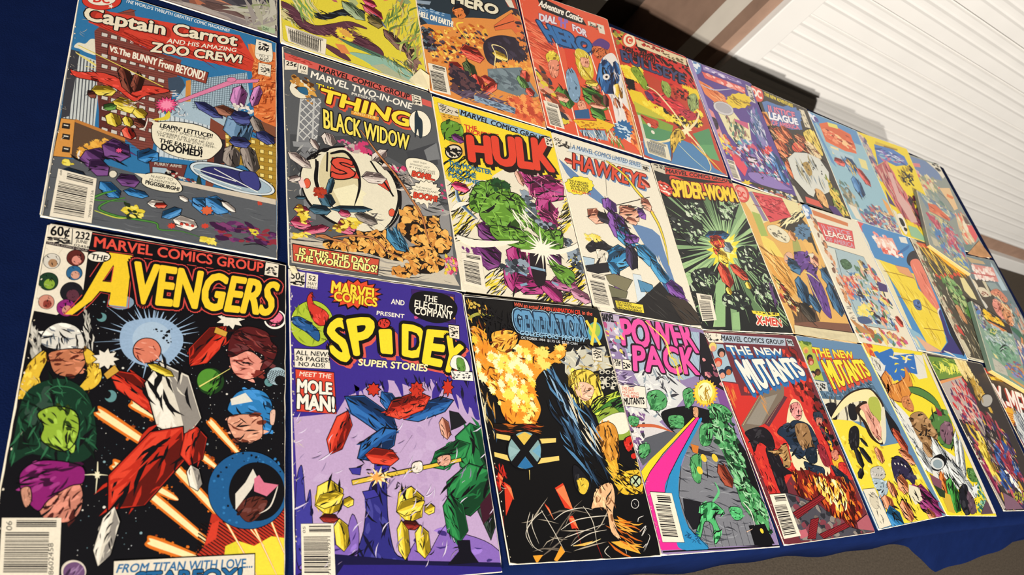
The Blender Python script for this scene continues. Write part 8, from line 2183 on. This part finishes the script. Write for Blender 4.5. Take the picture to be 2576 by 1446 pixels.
root, loc = comic('', [0.000176306,5.15612e-05,0.607807,1.67688e-06,-0.000166484,0.406911,4.67278e-06,8.91258e-05], 0, 0.0018, 'charcoal comic with blue starry title plate above a pale cluster', """P 3a342f 0 0 0 1000 0 1000 1528 0 1528
S d8584e 1 188 17 188 65 163 118 120 165 66 198 14 209 -28 196 -51 163 -50 116 -27 63 16 16 69 -16 122 -28 164 -16
T ece0d4 0.06 - - -27 147 124 142 161 34 9 41 |DC
T d8c034 0.04 - - 201 73 705 71 732 23 230 23 |THE NEW ADVENTURES
P 5a78ac 0 95 194 205 142 774 126 715 363 474 433 69 428
P 5a78ac 0 873 133 774 191 782 224 664 273 621 323 508 354 423 409 337 416 229 465 186 448 77 483 83 446 -6 459 46 409 -7 399 82 346 74 314 183 267 224 219 332 188 416 132 502 123 614 71 659 87 777 48 771 87 871 70 812 124
T d87a90 0.06 3a4c7c:0.09 - 139 302 663 233 689 143 170 206 |JUSTICE
T ece8ec 0.07 3a4c7c:0.1 - 114 397 668 313 687 226 145 301 |LEAGUE
T d87a90 0.06 3a4c7c:0.09 - 112 477 654 381 655 326 131 410 |OF AMERICA
P d8ccb0 0 828 55 924 44 914 287 802 301
P c9c0a8 0 1311 -1242 1311 -1242 1311 -1242
N b 12 11.2 22.4 2 73 20 2 5a5444 830 73 905 68 895 274 824 286
P dcae5c 0 0 345 111 311 106 487 -5 520
K d8683c 6a2410 ec9060 3 68.5 3 -14 349 78 496
K d8683c 6a2410 ec9060 4 90.9 3 111 521 306 643
K d8683c 6a2410 ec9060 5 65.3 3 277 437 418 575
K d8683c 6a2410 ec9060 6 132.8 3 6 709 186 854
S d85a44 2 601 624 566 666 510 706 446 738 385 754 341 752 320 733 328 700 362 659 417 619 481 587 542 570 588 571 609 591
K c8704c 6a2c18 e09870 7 61.2 3 472 524 773 531
K d8683c 6a2410 ec9060 8 106.5 3 54 961 201 1174
G e0c45c 8a6a1c 12 9 2 705 403 901 310 968 421 939 653 802 616 706 513
G e0c89c 8a6a3c 8 10 1 663 543 822 536 882 706 757 739 636 679
N s 90 31.2 104.0 6 49 40 11 2a1810,ecb07a,8a3a1c 0 345 139 513 521 438 908 662 879 895 429 862 -35 949
N b 30 17.5 45.0 1.7 51 40 12 5a2c44,4a3a6a -234 725 -43 670 -94 929 -235 932
P cfcfc4 2 134 904 332 770 593 709 819 723 910 887 761 1188 612 1260 481 1217 347 1358 254 1343 98 1181
N s 30 54.0 162.0 8 85 12 13 7a8a98,5a5a4a,9a8a54 254 908 732 783 688 1130 386 1202 249 1090
G a88a4a 4a3c1c 6 14 1 405 905 536 853 527 1002 425 1046
N b 14 13.5 27.0 1.5 -14 40 15 3a3a3a 232 860 893 778 776 1071 194 1014
N b 60 22.4 56.0 2 73 40 16 e0c45c,c8a83a,7a8a3c 785 919 913 1114 971 1484 743 1495 761 1188
P cf5a4a 0 178 1388 429 1395 457 1482 153 1476
P 4a2c6a 0 573 1419 745 1399 879 1593 679 1603
G d8a86a 8a5428 8 17 1 451 1224 594 1245 578 1455 429 1395
P c9c4b0 0 -50 1271 39 1285 95 1489 -6 1494
P 3f5a74 0 -204 959 -35 949 42 1195 -87 1209
G 3f74b0 1c3c64 10 18 1 -190 955 -11 907 16 1113 -123 1148""".split("\n"), seed=26)
root, loc = comic('', [0.000165148,1.43124e-06,0.780675,-1.33314e-06,-0.000170714,0.402585,-1.11006e-05,2.1735e-05], 0, 0.0018, 'pale blue comic with slanted orange title plate, in the back row', """P 8fb4c0 0 0 0 1000 0 1000 1528 0 1528
P 5c8cb8 0 -7 11 968 8 948 238 771 248 136 213
P 5c8cb8 0 -7 11 50 178 136 791 64 733
N d 8 29.0 46.4 1 -18 0 2 e4e4ec,5a4a8a 15 46 146 45 113 159 19 188
P d8683c 0 144 149 350 63 791 116 739 424 485 455 132 417
S cf6038 0 200 193 511 117 761 167 734 384 410 395 158 369
N s 30 37.2 93.0 4 -2 20 3 8a2c1c,ecb084 218 208 761 167 698 373 221 350
N b 20 32.0 64.0 1.8 0 30 4 e89068,dc6a48,ecc08a 205 232 713 203 708 381 208 374
P dccf6a 0 350 63 554 41 544 107 342 128
P e0d0a0 0 187 461 351 453 303 588 172 585
P a8c0c8 0 143 494 627 496 525 766 323 741
K 3f74a8 1c3c60 6a9ac8 5 121.7 3 431 552 525 766
K 3f74a8 1c3c60 6a9ac8 6 101.4 3 433 829 441 1138
K cf4c44 6a1a1c e87a70 7 58.4 3 138 693 363 670
K cf4c44 6a1a1c e87a70 8 73.6 3 580 671 745 907
K d8a888 8a5a40 ecc4a4 9 42.2 3 390 623 478 659
N s 8 32.0 76.8 4 75 30 10 d8b03a 454 605 580 671 497 813 397 800
P dccf8a 0 729 488 886 486 851 639 712 635
N b 50 19.6 50.4 1.8 75 50 11 6a6a5c,8a8a74,b8a88a,5a7a74 41 1009 229 999 270 1292 159 1392 18 1277
N b 170 18.9 48.6 1.7 29 60 12 b86a6c,7a5a8a,5f8a9a,c8a47c,8a4a54,4a6a8a,d8ccb0 232 1357 646 1204 955 1249 985 1511 287 1529
P dca05a 0 879 1032 971 1089 993 1279 889 1264
N s 30 22.4 56.0 4 29 50 13 3a3440,e4dcc8 280 1365 941 1272 929 1466 300 1508
P d8d0bc 0 53 1306 196 1328 222 1507 97 1498
l d8ccb0 16.0 2 1528 1013 1534""".split("\n"), seed=27)
root, loc = comic('', [0.000148479,0.000107782,0.952162,-6.65476e-06,-0.000157094,0.404219,-5.29915e-05,0.000133326], 0.0002, 0.0018, 'bright yellow comic with blue title and a maroon streaming shape', """P e4ca28 0 0 0 1000 0 1000 1528 0 1528
N b 130 23.2 63.8 1.7 76 50 2 a88a9a,8ab0b0,d8c49c,5a5a7a,b8a8a0 -16 30 117 54 118 396 45 690 -6 503 -33 202
P 4f78b4 0 271 111 670 92 863 142 880 255 568 348 362 319 155 426
N s 40 46.4 116.0 5 1 20 3 34548a,7a6ab0,c9ccd8 275 148 817 172 814 271 259 305
N s 14 36.0 102.0 4 1 20 4 c06a8a,8ab0c0 335 229 775 241 748 286 329 327
P c8a83a 0 332 59 775 57 761 89 304 103
P 8a6a1c 0 484 79 768 69 757 86 470 101
P b05a5c 0 27 496 394 311 440 557 541 819 463 1047 562 1283 197 1193 135 913
N s 80 60.0 180.0 6 87 20 5 d87a78,7a2c3c,c89a8c 45 511 385 372 507 827 532 1333 197 1193
P cfa49c 0 313 487 398 487 363 778 488 956 517 1206 344 1246 240 930
P 4a3a6a 0 56 808 105 962 132 1060 7 1026
N b 50 15.0 42.0 1.6 29 60 6 0c0b0f,a88a1c 526 417 919 285 825 588 661 667 540 534
P 0c0b0f 0 883 423 789 456 765 500 737 475 643 510 720 461 686 439 761 434 834 385 804 431
N b 50 24.8 68.2 2 86 30 7 5a1c2c,7a2c3c,2a1418 541 819 759 747 598 1429 517 1206
S e4dccc 1 41 1208 193 1151 179 1370 68 1505 18 1342
S 0c0b0f 0 72 1243 157 1235 158 1332 81 1360
S 0c0b0f 0 100 1377 172 1383 134 1435 89 1430
P 8fb890 0 227 1316 423 1314 573 1524 192 1499
P d8d0bc 0 15 1108 87 1134 60 1419 3 1367""".split("\n"), seed=28)
root, loc = comic('', [9.3886e-05,-0.000115792,1.14758,-4.12346e-06,-0.000178417,0.400633,-4.38245e-05,-8.78331e-05], 0, 0.0018, 'comic with slate blue title and tan folded corner, last of the back row', """P 8a9088 0 0 0 1000 0 1000 1528 0 1528
P 6a80a4 0 3 29 565 29 836 197 807 362 419 384 52 385
P cf7a7c 0 61 168 301 138 267 218 46 244
P cfa49c 0 -37 279 133 317 16 708 -80 694
N b 60 30.0 78.0 1.8 52 60 2 cf6a60,c9c08a,8a9078,d8c8a8 -66 356 537 379 631 530 400 606 -107 762
P dcb888 0 564 543 933 475 838 841 677 898 622 725
P d8804c 0 725 611 918 641 817 690 673 669
N b 120 28.0 84.0 1.8 51 50 3 7a8c80,8a9894,a8a890,5f7a74 -169 773 432 632 644 933 572 1172 447 1453 132 1375
L 4a5450 17.4 464 626 622 725 677 898
N b 70 27.0 81.0 2 84 40 4 d8b48a,e0705c,cfc09a,e4d8bc 610 997 891 950 938 1113 830 1317 536 1363 542 1177
P d85a5c 0 848 1099 1003 1074 985 1240 844 1328 806 1242
P 6a5048 0 862 926 952 969 957 1068 819 1076
P 6a8078 0 390 1436 693 1403 417 1556 277 1577
P d8d0bc 0 591 33 1007 34 1023 233 879 314 803 167
N b 10 20.4 47.6 2 13 30 5 0c0b0f 787 12 974 3 890 169 803 167""".split("\n"), seed=29)
flap('folded_corner', root, loc, [(392, 1562, 0.0022), (944, 1307, 0.0028), (1025, 1524, 0.0042), (762, 1558, 0.003)], tan_mat)['label'] = 'tan folded back corner'
root, loc = comic('', [2.60795e-05,-2.26754e-05,1.07612,-5.59548e-05,-9.61305e-05,0.276058,-8.95889e-05,2.52233e-05], 0.0026, 0.007, 'small thick grey blue digest with orange title strip, tilted over its neighbours', """P 8a9088 0 0 0 1000 0 1000 1528 0 1528
P 6f8494 0 15 66 493 -183 1007 21 807 290 190 396
N b 60 28.0 77.0 2 15 50 2 7f9a94,5a78a0,a8b0a0,cfc8a8 45 45 579 -242 959 30 732 217 203 229
P cf6a48 0 247 198 478 88 821 229 776 325 256 427
N s 16 35.0 84.0 4 4 10 3 8a3420,e89a70 280 214 766 269 727 334 263 396
L d8c878 26.9 198 468 493 439 853 481
N b 200 26.4 79.2 2 63 50 4 7a8c80,5a82b0,b05a6a,8a9894,c9c08a,a8b0a0,4a78a8 161 520 867 421 997 815 989 1389 575 1468 126 1413
N b 30 35.0 91.0 2 63 40 5 b0445c,c85a6a 176 561 450 622 408 804 229 756
N b 30 33.0 85.8 2 64 40 6 b8445c,c86a7a 632 641 825 600 861 1012 603 1156
P 4a78a8 0 280 847 450 824 458 993 252 1069
N s 60 32.0 96.0 6 63 40 7 3a4a48,d8d4bc 176 458 867 421 964 1315 472 1328
P b8b098 0 87 1215 246 1199 325 1364 126 1413
N b 30 25.6 70.4 2 11 40 8 5a82b0,cfc46a 685 1192 913 1164 982 1418 758 1449""".split("\n"), seed=30, aged=True)
root, loc = comic('', [0.000112097,-6.35729e-06,1.05658,-3.89248e-05,-0.00010326,0.00696375,-8.85716e-06,3.71415e-05], 0.0026, 0.008, 'small thick green digest with yellow logo on black and yellowed page edge', """P 7f9a88 0 0 0 1000 0 1000 1528 0 1528
P 38302c 0 25 -24 400 -115 1010 -22 1018 199 775 275 304 292 73 236
N b 50 21.6 54.0 1.6 37 50 2 8a7a78,c9bcb0,5a6a9a,6a5a5c 19 26 165 -38 252 321 227 519 89 557
S 5a7cb0 0 185 155 169 188 142 222 111 250 82 267 60 268 49 255 53 229 69 196 95 162 126 134 156 117 178 115 189 129
P c9c8c8 0 237 -191 340 -250 505 -174 364 -132
N j 26 46.8 88.4 1.5 4 30 3 ecc028,f0d050,d89a20 314 46 775 32 770 138 283 230
P dc8a4a 0 268 275 532 241 837 223 794 283 500 332
N s 20 20.8 52.0 5 5 10 4 a85024 304 292 783 252 749 289 404 366
N b 150 26.0 78.0 1.8 14 50 5 9fb0b4,8aa894,b8c4c4,6a8478,a8b8a0 125 574 428 298 911 257 960 603 842 812 369 952 120 832
N b 80 26.0 67.6 1.8 15 50 6 6f9a7c,7fa888,5a8468 115 726 360 739 764 670 948 757 793 948 364 1208 151 1104
L 24302a 23.8 426 849 647 640 746 661
L 24302a 18.3 428 903 589 744 704 720
N s 40 21.6 70.2 5 -3 60 7 3a4a44,d8e0dc 242 474 605 275 952 384 732 760 365 846
N b 20 20.8 41.6 1.5 -28 50 8 c9c46a,4a7a4a 278 491 544 327 481 509 283 598
P d8d090 0 188 1057 270 1059 308 1129 222 1138
P b8b4a4 0 121 1191 285 1195 435 1243 452 1431 102 1486
N s 14 35.0 75.0 8 6 6 9 8a867a 156 1209 392 1247 407 1383 159 1439
N b 40 30.0 75.0 1.8 -2 40 10 9a5c5c,5f78a0,8a8ab0,c8905c 435 1243 801 925 1009 945 900 1293 563 1356
P cf9a58 0 460 1409 852 1425 828 1491 484 1459""".split("\n"), seed=31, aged=True)
bpy.data.objects.remove(_fo); bpy.data.curves.remove(_font)
